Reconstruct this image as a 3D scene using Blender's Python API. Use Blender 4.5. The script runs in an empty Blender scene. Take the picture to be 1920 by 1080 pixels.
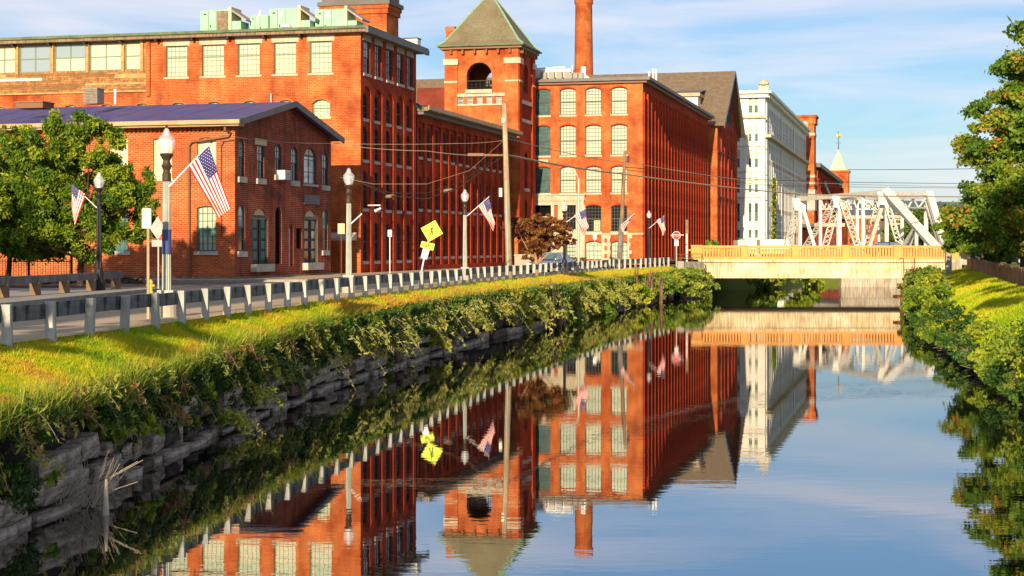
import bpy, math, random
import numpy as np
from mathutils import Vector, Matrix
random.seed(7)
rng = np.random.default_rng(11)
R = math.radians

# ------------------------------------------------------------------ camera, world, sun
scene = bpy.context.scene
F = 3040.0            # focal length in photo pixels
HC = 1.75             # eye height over the street
HORIZ = 461.0
cam_d = bpy.data.cameras.new('camera')
cam = bpy.data.objects.new('camera', cam_d)
scene.collection.objects.link(cam)
cam.location = (0, 0, HC)
cam.rotation_euler = (R(90), 0, 0)
cam_d.sensor_width = 36.0
cam_d.lens = 36.0 * F / 1920
cam_d.shift_y = -(540 - HORIZ) / 1920
cam_d.clip_start = 0.2
cam_d.clip_end = 6000
scene.camera = cam

SUN_AZ = R(12.2)      # the light travels this far to the right of straight ahead
SUN_EL = R(17)
world = bpy.data.worlds.new('World'); scene.world = world
world.use_nodes = True
wn = world.node_tree.nodes; wl = world.node_tree.links; wn.clear()
w_out = wn.new('ShaderNodeOutputWorld'); w_bg = wn.new('ShaderNodeBackground')
sky = wn.new('ShaderNodeTexSky'); sky.sky_type = 'NISHITA'; sky.sun_disc = False
sky.sun_elevation = SUN_EL
sky.sun_rotation = math.pi + SUN_AZ
sky.air_density = 1.0; sky.dust_density = 0.4; sky.ozone_density = 3.0
w_tc = wn.new('ShaderNodeTexCoord')
w_map = wn.new('ShaderNodeMapping'); w_map.inputs['Scale'].default_value = (1.6, 1.6, 12.0)
w_map.inputs['Location'].default_value = (3.1, 1.7, 0.4)
w_n = wn.new('ShaderNodeTexNoise'); w_n.inputs['Scale'].default_value = 2.6
w_n.inputs['Detail'].default_value = 7; w_n.inputs['Roughness'].default_value = 0.55; w_n.inputs['Distortion'].default_value = 0.5
w_r = wn.new('ShaderNodeValToRGB')
w_r.color_ramp.elements[0].position = 0.40; w_r.color_ramp.elements[0].color = (0.06, 0.06, 0.06, 1)
w_r.color_ramp.elements[1].position = 0.74; w_r.color_ramp.elements[1].color = (0.85, 0.85, 0.85, 1)
w_mx = wn.new('ShaderNodeMix'); w_mx.data_type = 'RGBA'
w_mx.inputs['B'].default_value = (9.0, 8.4, 8.9, 1)
w_tint = wn.new('ShaderNodeMix'); w_tint.data_type = 'RGBA'; w_tint.blend_type = 'MULTIPLY'
w_tint.inputs['Factor'].default_value = 1.0
w_tint.inputs['B'].default_value = (0.80, 0.96, 1.12, 1)
w_bg.inputs['Strength'].default_value = 0.070
wl.new(w_tc.outputs['Generated'], w_map.inputs['Vector']); wl.new(w_map.outputs[0], w_n.inputs['Vector'])
wl.new(w_n.outputs['Fac'], w_r.inputs['Fac']); wl.new(w_r.outputs['Color'], w_mx.inputs['Factor'])
wl.new(sky.outputs[0], w_tint.inputs['A']); wl.new(w_tint.outputs['Result'], w_mx.inputs['A'])
wl.new(w_mx.outputs['Result'], w_bg.inputs['Color'])
wl.new(w_bg.outputs[0], w_out.inputs[0])

sun_d = bpy.data.lights.new('sun', 'SUN'); sun_d.energy = 5.0; sun_d.angle = R(0.55)
sun_d.color = (1.0, 0.80, 0.52)
sun = bpy.data.objects.new('sun', sun_d); scene.collection.objects.link(sun)
sdir = Vector((math.sin(SUN_AZ) * math.cos(SUN_EL), math.cos(SUN_AZ) * math.cos(SUN_EL), -math.sin(SUN_EL)))
sun.rotation_euler = sdir.to_track_quat('-Z', 'Y').to_euler()
sun.location = (-20, -20, 60)

scene.view_settings.view_transform = 'Standard'
scene.view_settings.look = 'None'
scene.view_settings.gamma = 1.0
scene.view_settings.use_curve_mapping = False
scene.view_settings.exposure = 0.66
scene.render.engine = 'CYCLES'
scene.cycles.max_bounces = 6
scene.cycles.diffuse_bounces = 3
scene.cycles.glossy_bounces = 3
scene.cycles.transparent_max_bounces = 12
scene.cycles.use_denoising = True

# ------------------------------------------------------------------ materials
MATS = {}
def mat(name, col, rough=0.8, spec=0.3, metal=0.0, var=0.0, vscale=1.0, col2=None, bump=0.0, bscale=20.0,
        streak=0.0, coat=0.0, trans=0.0, alpha=1.0, space='obj'):
    m = bpy.data.materials.new(name); m.use_nodes = True
    nt = m.node_tree; n = nt.nodes; l = nt.links
    b = n['Principled BSDF']
    b.inputs['Base Color'].default_value = (*col, 1); b.inputs['Roughness'].default_value = rough
    b.inputs['Specular IOR Level'].default_value = spec; b.inputs['Metallic'].default_value = metal
    b.inputs['Coat Weight'].default_value = coat; b.inputs['Coat Roughness'].default_value = 0.05
    b.inputs['Transmission Weight'].default_value = trans; b.inputs['Alpha'].default_value = alpha
    if var or col2 or bump or streak:
        if space == 'uv':
            tc = n.new('ShaderNodeUVMap').outputs[0]
        else:
            tc = n.new('ShaderNodeTexCoord').outputs['Object']
        c2 = col2 if col2 else tuple(max(0, c * (1 - var)) for c in col)
        no = n.new('ShaderNodeTexNoise'); no.inputs['Scale'].default_value = vscale
        no.inputs['Detail'].default_value = 6; no.inputs['Roughness'].default_value = 0.62
        l.new(tc, no.inputs['Vector'])
        rp = n.new('ShaderNodeValToRGB'); rp.color_ramp.elements[0].position = 0.36; rp.color_ramp.elements[1].position = 0.64
        rp.color_ramp.elements[0].color = (*c2, 1); rp.color_ramp.elements[1].color = (*col, 1)
        l.new(no.outputs['Fac'], rp.inputs['Fac'])
        out = rp.outputs['Color']
        if streak:
            mp = n.new('ShaderNodeMapping'); mp.inputs['Scale'].default_value = (4, 4, 0.35)
            l.new(tc, mp.inputs['Vector'])
            n2 = n.new('ShaderNodeTexNoise'); n2.inputs['Scale'].default_value = 2.2; n2.inputs['Detail'].default_value = 5
            l.new(mp.outputs[0], n2.inputs['Vector'])
            r2 = n.new('ShaderNodeValToRGB'); r2.color_ramp.elements[0].position = 0.40; r2.color_ramp.elements[1].position = 0.60
            r2.color_ramp.elements[0].color = (1 - streak,) * 3 + (1,); r2.color_ramp.elements[1].color = (1, 1, 1, 1)
            l.new(n2.outputs['Fac'], r2.inputs['Fac'])
            mm = n.new('ShaderNodeMix'); mm.data_type = 'RGBA'; mm.blend_type = 'MULTIPLY'; mm.inputs['Factor'].default_value = 1
            l.new(out, mm.inputs['A']); l.new(r2.outputs['Color'], mm.inputs['B']); out = mm.outputs['Result']
        l.new(out, b.inputs['Base Color'])
        if bump:
            nb = n.new('ShaderNodeTexNoise'); nb.inputs['Scale'].default_value = bscale; nb.inputs['Detail'].default_value = 5
            l.new(tc, nb.inputs['Vector'])
            bp = n.new('ShaderNodeBump'); bp.inputs['Strength'].default_value = bump; bp.inputs['Distance'].default_value = 0.03
            l.new(nb.outputs['Fac'], bp.inputs['Height']); l.new(bp.outputs[0], b.inputs['Normal'])
    MATS[name] = m
    return m

def brick_mat(name, c1, c2, mortar, dirt=(0.10, 0.03, 0.02), dirt_amt=0.35, scale=1.0, mort=0.013, lift=0.5, soot=0.0, stain_scale=0.35):
    m = bpy.data.materials.new(name); m.use_nodes = True
    nt = m.node_tree; n = nt.nodes; l = nt.links; b = n['Principled BSDF']
    uv = n.new('ShaderNodeUVMap').outputs[0]
    br = n.new('ShaderNodeTexBrick')
    br.inputs['Scale'].default_value = 1.0
    br.inputs['Brick Width'].default_value = 0.30 * scale; br.inputs['Row Height'].default_value = 0.105 * scale
    br.inputs['Mortar Size'].default_value = mort * scale; br.inputs['Mortar Smooth'].default_value = 0.3
    br.inputs['Color1'].default_value = (*c1, 1); br.inputs['Color2'].default_value = (*c2, 1)
    br.inputs['Mortar'].default_value = (*mortar, 1); br.inputs['Bias'].default_value = -0.1
    br.offset_frequency = 2
    l.new(uv, br.inputs['Vector'])
    # blotches of tone
    no = n.new('ShaderNodeTexNoise'); no.inputs['Scale'].default_value = stain_scale; no.inputs['Detail'].default_value = 8
    no.inputs['Roughness'].default_value = 0.6
    l.new(uv, no.inputs['Vector'])
    rp = n.new('ShaderNodeValToRGB'); rp.color_ramp.elements[0].position = 0.40; rp.color_ramp.elements[1].position = 0.66
    rp.color_ramp.elements[0].color = (0, 0, 0, 1); rp.color_ramp.elements[1].color = (dirt_amt,) * 3 + (1,)
    l.new(no.outputs['Fac'], rp.inputs['Fac'])
    mx = n.new('ShaderNodeMix'); mx.data_type = 'RGBA'; mx.inputs['B'].default_value = (*dirt, 1)
    l.new(rp.outputs['Color'], mx.inputs['Factor']); l.new(br.outputs['Color'], mx.inputs['A'])
    # repointed, paler runs of mortar in long courses
    mp = n.new('ShaderNodeMapping'); mp.inputs['Scale'].default_value = (1.3, 9.5, 1)
    l.new(uv, mp.inputs['Vector'])
    n3 = n.new('ShaderNodeTexNoise'); n3.inputs['Scale'].default_value = 2.0; n3.inputs['Detail'].default_value = 3
    l.new(mp.outputs[0], n3.inputs['Vector'])
    r3 = n.new('ShaderNodeValToRGB'); r3.color_ramp.elements[0].position = 0.60; r3.color_ramp.elements[1].position = 0.72
    r3.color_ramp.elements[0].color = (0, 0, 0, 1); r3.color_ramp.elements[1].color = (lift,) * 3 + (1,)
    l.new(n3.outputs['Fac'], r3.inputs['Fac'])
    mx2 = n.new('ShaderNodeMix'); mx2.data_type = 'RGBA'; mx2.inputs['B'].default_value = (mortar[0], mortar[1], mortar[2], 1)
    l.new(r3.outputs['Color'], mx2.inputs['Factor']); l.new(mx.outputs['Result'], mx2.inputs['A'])
    out = mx2.outputs['Result']
    if soot:
        mp4 = n.new('ShaderNodeMapping'); mp4.inputs['Scale'].default_value = (1.6, 0.22, 1)
        l.new(uv, mp4.inputs['Vector'])
        n4 = n.new('ShaderNodeTexNoise'); n4.inputs['Scale'].default_value = 1.3; n4.inputs['Detail'].default_value = 6
        l.new(mp4.outputs[0], n4.inputs['Vector'])
        r4 = n.new('ShaderNodeValToRGB'); r4.color_ramp.elements[0].position = 0.46; r4.color_ramp.elements[1].position = 0.66
        r4.color_ramp.elements[0].color = (0, 0, 0, 1); r4.color_ramp.elements[1].color = (soot,) * 3 + (1,)
        l.new(n4.outputs['Fac'], r4.inputs['Fac'])
        mx4 = n.new('ShaderNodeMix'); mx4.data_type = 'RGBA'; mx4.inputs['B'].default_value = (0.035, 0.018, 0.016, 1)
        l.new(r4.outputs['Color'], mx4.inputs['Factor']); l.new(out, mx4.inputs['A']); out = mx4.outputs['Result']
    mp5 = n.new('ShaderNodeMapping'); mp5.inputs['Scale'].default_value = (0.55, 0.8, 1)
    l.new(uv, mp5.inputs['Vector'])
    n5 = n.new('ShaderNodeTexNoise'); n5.inputs['Scale'].default_value = 1.0; n5.inputs['Detail'].default_value = 9; n5.inputs['Roughness'].default_value = 0.7
    l.new(mp5.outputs[0], n5.inputs['Vector'])
    r5 = n.new('ShaderNodeValToRGB'); r5.color_ramp.elements[0].position = 0.32; r5.color_ramp.elements[1].position = 0.68
    r5.color_ramp.elements[0].color = (0.66, 0.62, 0.66, 1); r5.color_ramp.elements[1].color = (1.10, 1.16, 1.12, 1)
    l.new(n5.outputs['Fac'], r5.inputs['Fac'])
    mx5 = n.new('ShaderNodeMix'); mx5.data_type = 'RGBA'; mx5.blend_type = 'MULTIPLY'; mx5.inputs['Factor'].default_value = 1.0
    l.new(out, mx5.inputs['A']); l.new(r5.outputs['Color'], mx5.inputs['B']); out = mx5.outputs['Result']
    l.new(out, b.inputs['Base Color'])
    b.inputs['Roughness'].default_value = 0.92; b.inputs['Specular IOR Level'].default_value = 0.15
    bp = n.new('ShaderNodeBump'); bp.inputs['Strength'].default_value = 0.35; bp.inputs['Distance'].default_value = 0.01; bp.invert = True
    l.new(br.outputs['Fac'], bp.inputs['Height']); l.new(bp.outputs[0], b.inputs['Normal'])
    MATS[name] = m
    return m

def leaf_mat(name, cols, trans=0.25):
    """colour picked per leaf from the point attribute 'tint'"""
    m = bpy.data.materials.new(name); m.use_nodes = True
    nt = m.node_tree; n = nt.nodes; l = nt.links; n.clear()
    out = n.new('ShaderNodeOutputMaterial')
    at = n.new('ShaderNodeAttribute'); at.attribute_name = 'tint'
    rp = n.new('ShaderNodeValToRGB')
    e = rp.color_ramp.elements
    k = len(cols)
    e[0].position = 0; e[0].color = (*cols[0], 1); e[1].position = 1; e[1].color = (*cols[-1], 1)
    for i in range(1, k - 1):
        x = e.new(i / (k - 1)); x.color = (*cols[i], 1)
    l.new(at.outputs['Fac'], rp.inputs['Fac'])
    d = n.new('ShaderNodeBsdfDiffuse'); t = n.new('ShaderNodeBsdfTranslucent'); g = n.new('ShaderNodeBsdfGlossy')
    g.inputs['Roughness'].default_value = 0.45
    g.inputs['Color'].default_value = (0.5, 0.5, 0.45, 1)
    l.new(rp.outputs['Color'], d.inputs['Color']); l.new(rp.outputs['Color'], t.inputs['Color'])
    m1 = n.new('ShaderNodeMixShader'); m1.inputs[0].default_value = trans
    l.new(d.outputs[0], m1.inputs[1]); l.new(t.outputs[0], m1.inputs[2])
    m2 = n.new('ShaderNodeMixShader'); m2.inputs[0].default_value = 0.03
    l.new(m1.outputs[0], m2.inputs[1]); l.new(g.outputs[0], m2.inputs[2])
    l.new(m2.outputs[0], out.inputs[0])
    MATS[name] = m
    return m

brick_mat('brick_orange', (0.62, 0.140, 0.020), (0.48, 0.084, 0.014), (0.58, 0.32, 0.15), dirt=(0.33, 0.042, 0.010), dirt_amt=0.9, soot=0.26)
brick_mat('brick_shaded_red', (0.54, 0.050, 0.012), (0.40, 0.034, 0.010), (0.46, 0.13, 0.06), dirt=(0.28, 0.025, 0.010), dirt_amt=0.7, lift=0.25, soot=0.3)  # deeper copy of the orange brick: shade of the canal sides put into its colour
brick_mat('brick_small_shaded', (0.42, 0.050, 0.020), (0.24, 0.032, 0.018), (0.48, 0.26, 0.16), dirt=(0.13, 0.03, 0.022), dirt_amt=0.6, soot=0.5, lift=0.4)  # gable copy of the small front brick: shade put into its colour, plus soot
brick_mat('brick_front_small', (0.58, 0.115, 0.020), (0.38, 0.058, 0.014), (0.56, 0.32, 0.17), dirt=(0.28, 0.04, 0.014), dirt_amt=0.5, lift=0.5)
brick_mat('brick_dark', (0.24, 0.035, 0.018), (0.18, 0.028, 0.016), (0.25, 0.09, 0.06), dirt=(0.1, 0.02, 0.015), dirt_amt=0.4, lift=0.2)
mat('limestone', (0.60, 0.52, 0.38), 0.85, var=0.25, vscale=1.5, streak=0.15)
mat('weathered_wall', (0.50, 0.44, 0.36), 0.9, col2=(0.36, 0.30, 0.23), vscale=.7, streak=.4)
mat('sill_stone', (0.50, 0.47, 0.42), 0.85, var=0.3, vscale=2)
mat('cream_trim', (0.66, 0.58, 0.36), 0.6, var=0.12, vscale=2)
mat('white_paint', (0.76, 0.73, 0.66), 0.6, var=0.12, vscale=0.6, streak=0.12)
mat('white_metal', (0.72, 0.72, 0.70), 0.4, var=0.1, vscale=2)
mat('green_paint', (0.045, 0.17, 0.14), 0.5, var=0.15, vscale=2)
mat('sash_green', (0.16, 0.24, 0.15), 0.6)
mat('sash_dark', (0.045, 0.06, 0.055), 0.5)
mat('blind', (0.60, 0.64, 0.47), 0.22, spec=0.6, var=0.2, vscale=1.1, coat=0.4)
mat('blind_cream', (0.66, 0.61, 0.42), 0.3, spec=0.5, var=0.12, vscale=0.8, coat=0.3)
mat('glass_teal', (0.10, 0.19, 0.19), 0.08, spec=0.8, var=0.5, vscale=1.2, coat=0.5)
mat('glass_dark', (0.012, 0.014, 0.016), 0.10, spec=0.7, coat=0.3)
mat('glass_sky', (0.26, 0.33, 0.38), 0.05, spec=1.0, coat=0.6)
mat('void', (0.006, 0.006, 0.007), 0.95, spec=0.05)
mat('roof_membrane', (0.05, 0.045, 0.24), 0.5, spec=0.4, col2=(0.10, 0.06, 0.13), vscale=0.5)
mat('roof_grey', (0.16, 0.15, 0.14), 0.85, var=0.3, vscale=0.8)
mat('slate_green', (0.165, 0.138, 0.078), 0.75, col2=(0.21, 0.18, 0.11), vscale=0.5, streak=0.22, bump=0.3, bscale=6)
mat('shingle', (0.21, 0.155, 0.10), 0.9, col2=(0.14, 0.10, 0.068), vscale=2.2, bump=0.3, bscale=5)
mat('copper', (0.30, 0.50, 0.33), 0.7, var=0.3, vscale=3)
mat('copper_bright', (0.42, 0.68, 0.38), 0.7, var=0.15, vscale=3)
mat('eave_wood', (0.20, 0.15, 0.10), 0.8, col2=(0.32, 0.22, 0.13), vscale=1.2, streak=0.4)
mat('eave_green', (0.14, 0.20, 0.11), 0.75, var=0.4, vscale=1.5)
mat('gutter_tan', (0.50, 0.34, 0.18), 0.5, var=0.25, vscale=1.5)
mat('pipe_brown', (0.22, 0.10, 0.05), 0.55)
mat('fascia_grey', (0.17, 0.16, 0.16), 0.6, var=0.25, vscale=1)
mat('siding', (0.46, 0.24, 0.08), 0.85, col2=(0.24, 0.11, 0.04), vscale=2.5, streak=0.3)
mat('siding_light', (0.56, 0.35, 0.15), 0.85, col2=(0.36, 0.19, 0.07), vscale=2.5)
mat('siding_dark', (0.30, 0.14, 0.05), 0.85, col2=(0.18, 0.08, 0.035), vscale=2.5)
mat('hvac_green', (0.30, 0.56, 0.38), 0.55, var=0.15, vscale=1)
mat('hvac_brown', (0.28, 0.19, 0.13), 0.7, var=0.5, vscale=4)
mat('hvac_grey', (0.33, 0.30, 0.27), 0.6, var=0.2, vscale=3)
mat('iron_black', (0.016, 0.016, 0.018), 0.5)
mat('bronze', (0.075, 0.045, 0.028), 0.4, metal=0.3)
mat('lamp_post_grey', (0.42, 0.45, 0.40), 0.6, var=0.2, vscale=3, streak=0.15)
mat('lamp_post_blue', (0.05, 0.07, 0.20), 0.6)
mat('concrete', (0.42, 0.38, 0.31), 0.9, var=0.2, vscale=0.7, bump=0.1)
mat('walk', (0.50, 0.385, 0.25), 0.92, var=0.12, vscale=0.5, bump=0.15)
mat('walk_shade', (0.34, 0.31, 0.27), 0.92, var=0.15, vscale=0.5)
mat('kerb', (0.36, 0.33, 0.29), 0.9, var=0.3, vscale=2)
mat('asphalt', (0.13, 0.125, 0.12), 0.93, col2=(0.10, 0.10, 0.10), vscale=0.6, bump=0.3, bscale=60)
mat('asphalt_dark', (0.05, 0.05, 0.06), 0.9, var=0.2, vscale=0.5)
mat('paint_yellow', (0.6, 0.42, 0.06), 0.8)
mat('post_concrete', (0.56, 0.56, 0.52), 0.85, var=0.25, vscale=3, streak=0.35)
mat('rail_board', (0.20, 0.22, 0.235), 0.85, col2=(0.05, 0.05, 0.05), vscale=2.0, streak=0.75)
mat('old_board', (0.25, 0.225, 0.21), 0.9, var=0.35, vscale=2.5, streak=0.4)
mat('rail_post_wood', (0.24, 0.15, 0.09), 0.9, var=0.3, vscale=4)
mat('brown_board', (0.32, 0.15, 0.075), 0.9, var=0.3, vscale=3, streak=0.35)
mat('bridge_tan', (0.70, 0.34, 0.10), 0.88, var=0.1, vscale=1.2)
mat('bridge_deck', (0.78, 0.68, 0.48), 0.9, col2=(0.60, 0.44, 0.24), vscale=0.8, streak=0.38, bump=0.3, bscale=3)
mat('bridge_soffit', (0.12, 0.10, 0.09), 0.9)
mat('truss_paint', (0.80, 0.78, 0.71), 0.6, var=0.15, vscale=1.5, streak=0.2)
mat('rust', (0.22, 0.08, 0.04), 0.9, var=0.5, vscale=4)
mat('wood_pole', (0.52, 0.40, 0.25), 0.9, var=0.25, vscale=2, streak=0.3)
mat('wood_pole_dark', (0.34, 0.20, 0.11), 0.9, var=0.3, vscale=2, streak=0.3)
mat('pile_wood', (0.23, 0.13, 0.075), 0.9, var=0.4, vscale=3, streak=0.5)
mat('galv', (0.48, 0.48, 0.47), 0.5, metal=0.2, var=0.15, vscale=3)
mat('sign_white', (0.80, 0.80, 0.78), 0.5)
mat('sign_lime', (0.62, 0.80, 0.05), 0.45)
mat('sign_olive', (0.10, 0.12, 0.02), 0.6)
mat('sign_red', (0.60, 0.03, 0.03), 0.5)
mat('sign_back', (0.42, 0.41, 0.39), 0.55, var=0.2, vscale=3)
mat('sign_tan', (0.62, 0.50, 0.28), 0.6)
mat('flag_red', (0.58, 0.025, 0.035), 0.8)
mat('flag_white', (0.80, 0.76, 0.72), 0.8)
mat('flag_blue', (0.035, 0.03, 0.16), 0.8)
mat('wire', (0.03, 0.027, 0.024), 0.7)
mat('wire_pale', (0.28, 0.22, 0.17), 0.7)
mat('bark', (0.10, 0.065, 0.045), 0.95, var=0.4, vscale=5, bump=0.5)
mat('bark_light', (0.42, 0.24, 0.12), 0.95, var=0.3, vscale=5, bump=0.4)
mat('granite', (0.44, 0.37, 0.29), 0.92, col2=(0.12, 0.095, 0.075), vscale=3.2, bump=1.0, bscale=9)
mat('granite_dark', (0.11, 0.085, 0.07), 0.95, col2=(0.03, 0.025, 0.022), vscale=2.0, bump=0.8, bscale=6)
mat('granite_red', (0.19, 0.11, 0.08), 0.93, col2=(0.06, 0.04, 0.03), vscale=2.2, bump=0.7, bscale=6)
mat('wall_core', (0.014, 0.012, 0.010), 0.97)  # near black: shade in the gaps between stones is put into the colour
mat('pane_dull', (0.09, 0.10, 0.10), 0.75, spec=0.08)
mat('soil', (0.10, 0.075, 0.04), 0.97, col2=(0.20, 0.14, 0.06), vscale=0.9)
mat('turf', (0.34, 0.33, 0.03), 0.97, col2=(0.30, 0.22, 0.055), vscale=0.45)
mat('turf_far', (0.14, 0.17, 0.03), 0.97, col2=(0.09, 0.13, 0.02), vscale=0.3)
mat('far_hill', (0.10, 0.17, 0.17), 1.0, col2=(0.13, 0.12, 0.17), vscale=0.012)  # distance haze is mixed into this blue green colour
mat('dead_twig', (0.34, 0.28, 0.22), 0.9)
mat('car_silver', (0.42, 0.45, 0.50), 0.25, metal=0.6, coat=0.5)
mat('rubber', (0.015, 0.015, 0.016), 0.8)
mat('lens', (0.8, 0.8, 0.78), 0.1, coat=0.8)
mat('skylight', (0.06, 0.20, 0.26), 0.4)
mat('foundation', (0.30, 0.22, 0.14), 0.95, col2=(0.16, 0.11, 0.08), vscale=2.5, bump=0.8, bscale=4)
mat('terracotta', (0.42, 0.16, 0.07), 0.9, var=0.3, vscale=1.5)
g = mat('globe_glass', (0.86, 0.86, 0.88), 0.15, spec=0.8, alpha=0.34, coat=0.6)
leaf_mat('leaf_green', [(0.030, 0.075, 0.012), (0.09, 0.17, 0.018), (0.24, 0.32, 0.025), (0.42, 0.43, 0.035)])
leaf_mat('leaf_locust', [(0.03, 0.09, 0.012), (0.09, 0.17, 0.012), (0.32, 0.38, 0.02), (0.58, 0.46, 0.03)], 0.22)
leaf_mat('leaf_autumn', [(0.035, 0.09, 0.015), (0.11, 0.20, 0.02), (0.27, 0.34, 0.03), (0.46, 0.33, 0.04)], 0.25)
leaf_mat('leaf_rust', [(0.09, 0.06, 0.012), (0.30, 0.14, 0.02), (0.44, 0.15, 0.03), (0.52, 0.32, 0.05)], 0.3)
leaf_mat('leaf_maroon', [(0.05, 0.02, 0.014), (0.15, 0.05, 0.022), (0.27, 0.13, 0.03), (0.22, 0.20, 0.035)], 0.2)
leaf_mat('leaf_ivy', [(0.012, 0.035, 0.010), (0.03, 0.075, 0.015), (0.09, 0.15, 0.02), (0.32, 0.28, 0.035)], 0.10)  # shade of the bank is put into these dark greens
leaf_mat('leaf_weed', [(0.07, 0.12, 0.02), (0.16, 0.23, 0.03), (0.32, 0.37, 0.05), (0.44, 0.38, 0.08)], 0.3)
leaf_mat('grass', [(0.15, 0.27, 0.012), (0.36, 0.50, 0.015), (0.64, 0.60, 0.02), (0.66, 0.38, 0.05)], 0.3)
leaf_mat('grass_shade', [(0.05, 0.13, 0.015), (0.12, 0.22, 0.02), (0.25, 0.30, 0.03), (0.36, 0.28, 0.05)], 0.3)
leaf_mat('dry_weed', [(0.10, 0.05, 0.025), (0.22, 0.12, 0.04), (0.34, 0.18, 0.06), (0.16, 0.16, 0.04)], 0.2)

def vary_by_object(name, other, lo=.45, hi=.95):
    m = MATS[name]; nt = m.node_tree; n = nt.nodes; l = nt.links; b = n['Principled BSDF']; src = b.inputs['Base Color'].links[0].from_socket if b.inputs['Base Color'].links else None
    oi = n.new('ShaderNodeObjectInfo'); r = n.new('ShaderNodeValToRGB'); r.color_ramp.elements[0].position = lo; r.color_ramp.elements[1].position = hi; r.color_ramp.elements[1].color = (.8, .8, .8, 1); r.color_ramp.elements[0].color = (0, 0, 0, 1)
    mx = n.new('ShaderNodeMix'); mx.data_type = 'RGBA'; mx.inputs['B'].default_value = (*other, 1)
    if src: l.new(src, mx.inputs['A'])
    else: mx.inputs['A'].default_value = b.inputs['Base Color'].default_value
    l.new(oi.outputs['Random'], r.inputs['Fac']); l.new(r.outputs['Color'], mx.inputs['Factor']); l.new(mx.outputs['Result'], b.inputs['Base Color'])
vary_by_object('blind', (0.36, 0.44, 0.36)); vary_by_object('blind_cream', (0.50, 0.48, 0.36), .3, .9); vary_by_object('glass_dark', (0.05, 0.065, 0.07), .4, 1.0); vary_by_object('glass_sky', (0.10, 0.13, 0.15), .3, .9); vary_by_object('post_concrete', (0.30, 0.31, 0.29), .3, 1.0)

# water
m = bpy.data.materials.new('canal_water'); m.use_nodes = True
n = m.node_tree.nodes; l = m.node_tree.links; b = n['Principled BSDF']
b.inputs['Base Color'].default_value = (0.003, 0.004, 0.004, 1); b.inputs['Roughness'].default_value = 0.0
b.inputs['IOR'].default_value = 7.0; b.inputs['Specular IOR Level'].default_value = 0.5
tc = n.new('ShaderNodeTexCoord'); mp = n.new('ShaderNodeMapping'); mp.inputs['Scale'].default_value = (0.55, 1.6, 1)
n1 = n.new('ShaderNodeTexNoise'); n1.inputs['Scale'].default_value = 2.2; n1.inputs['Detail'].default_value = 3; n1.inputs['Roughness'].default_value = 0.5
n2 = n.new('ShaderNodeTexNoise'); n2.inputs['Scale'].default_value = 0.09; n2.inputs['Detail'].default_value = 2
r2 = n.new('ShaderNodeValToRGB'); r2.color_ramp.elements[0].position = 0.40; r2.color_ramp.elements[1].position = 0.75
r2.color_ramp.elements[0].color = (0.35,) * 3 + (1,)
mu = n.new('ShaderNodeMath'); mu.operation = 'MULTIPLY'
bp = n.new('ShaderNodeBump'); bp.inputs['Strength'].default_value = 0.065; bp.inputs['Distance'].default_value = 0.022
l.new(tc.outputs['Object'], mp.inputs['Vector']); l.new(mp.outputs[0], n1.inputs['Vector'])
l.new(tc.outputs['Object'], n2.inputs['Vector']); l.new(n2.outputs['Fac'], r2.inputs['Fac'])
l.new(n1.outputs['Fac'], mu.inputs[0]); l.new(r2.outputs['Color'], mu.inputs[1])
l.new(mu.outputs[0], bp.inputs['Height']); l.new(bp.outputs[0], b.inputs['Normal'])
MATS['canal_water'] = m

# ------------------------------------------------------------------ helpers
col = scene.collection

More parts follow.
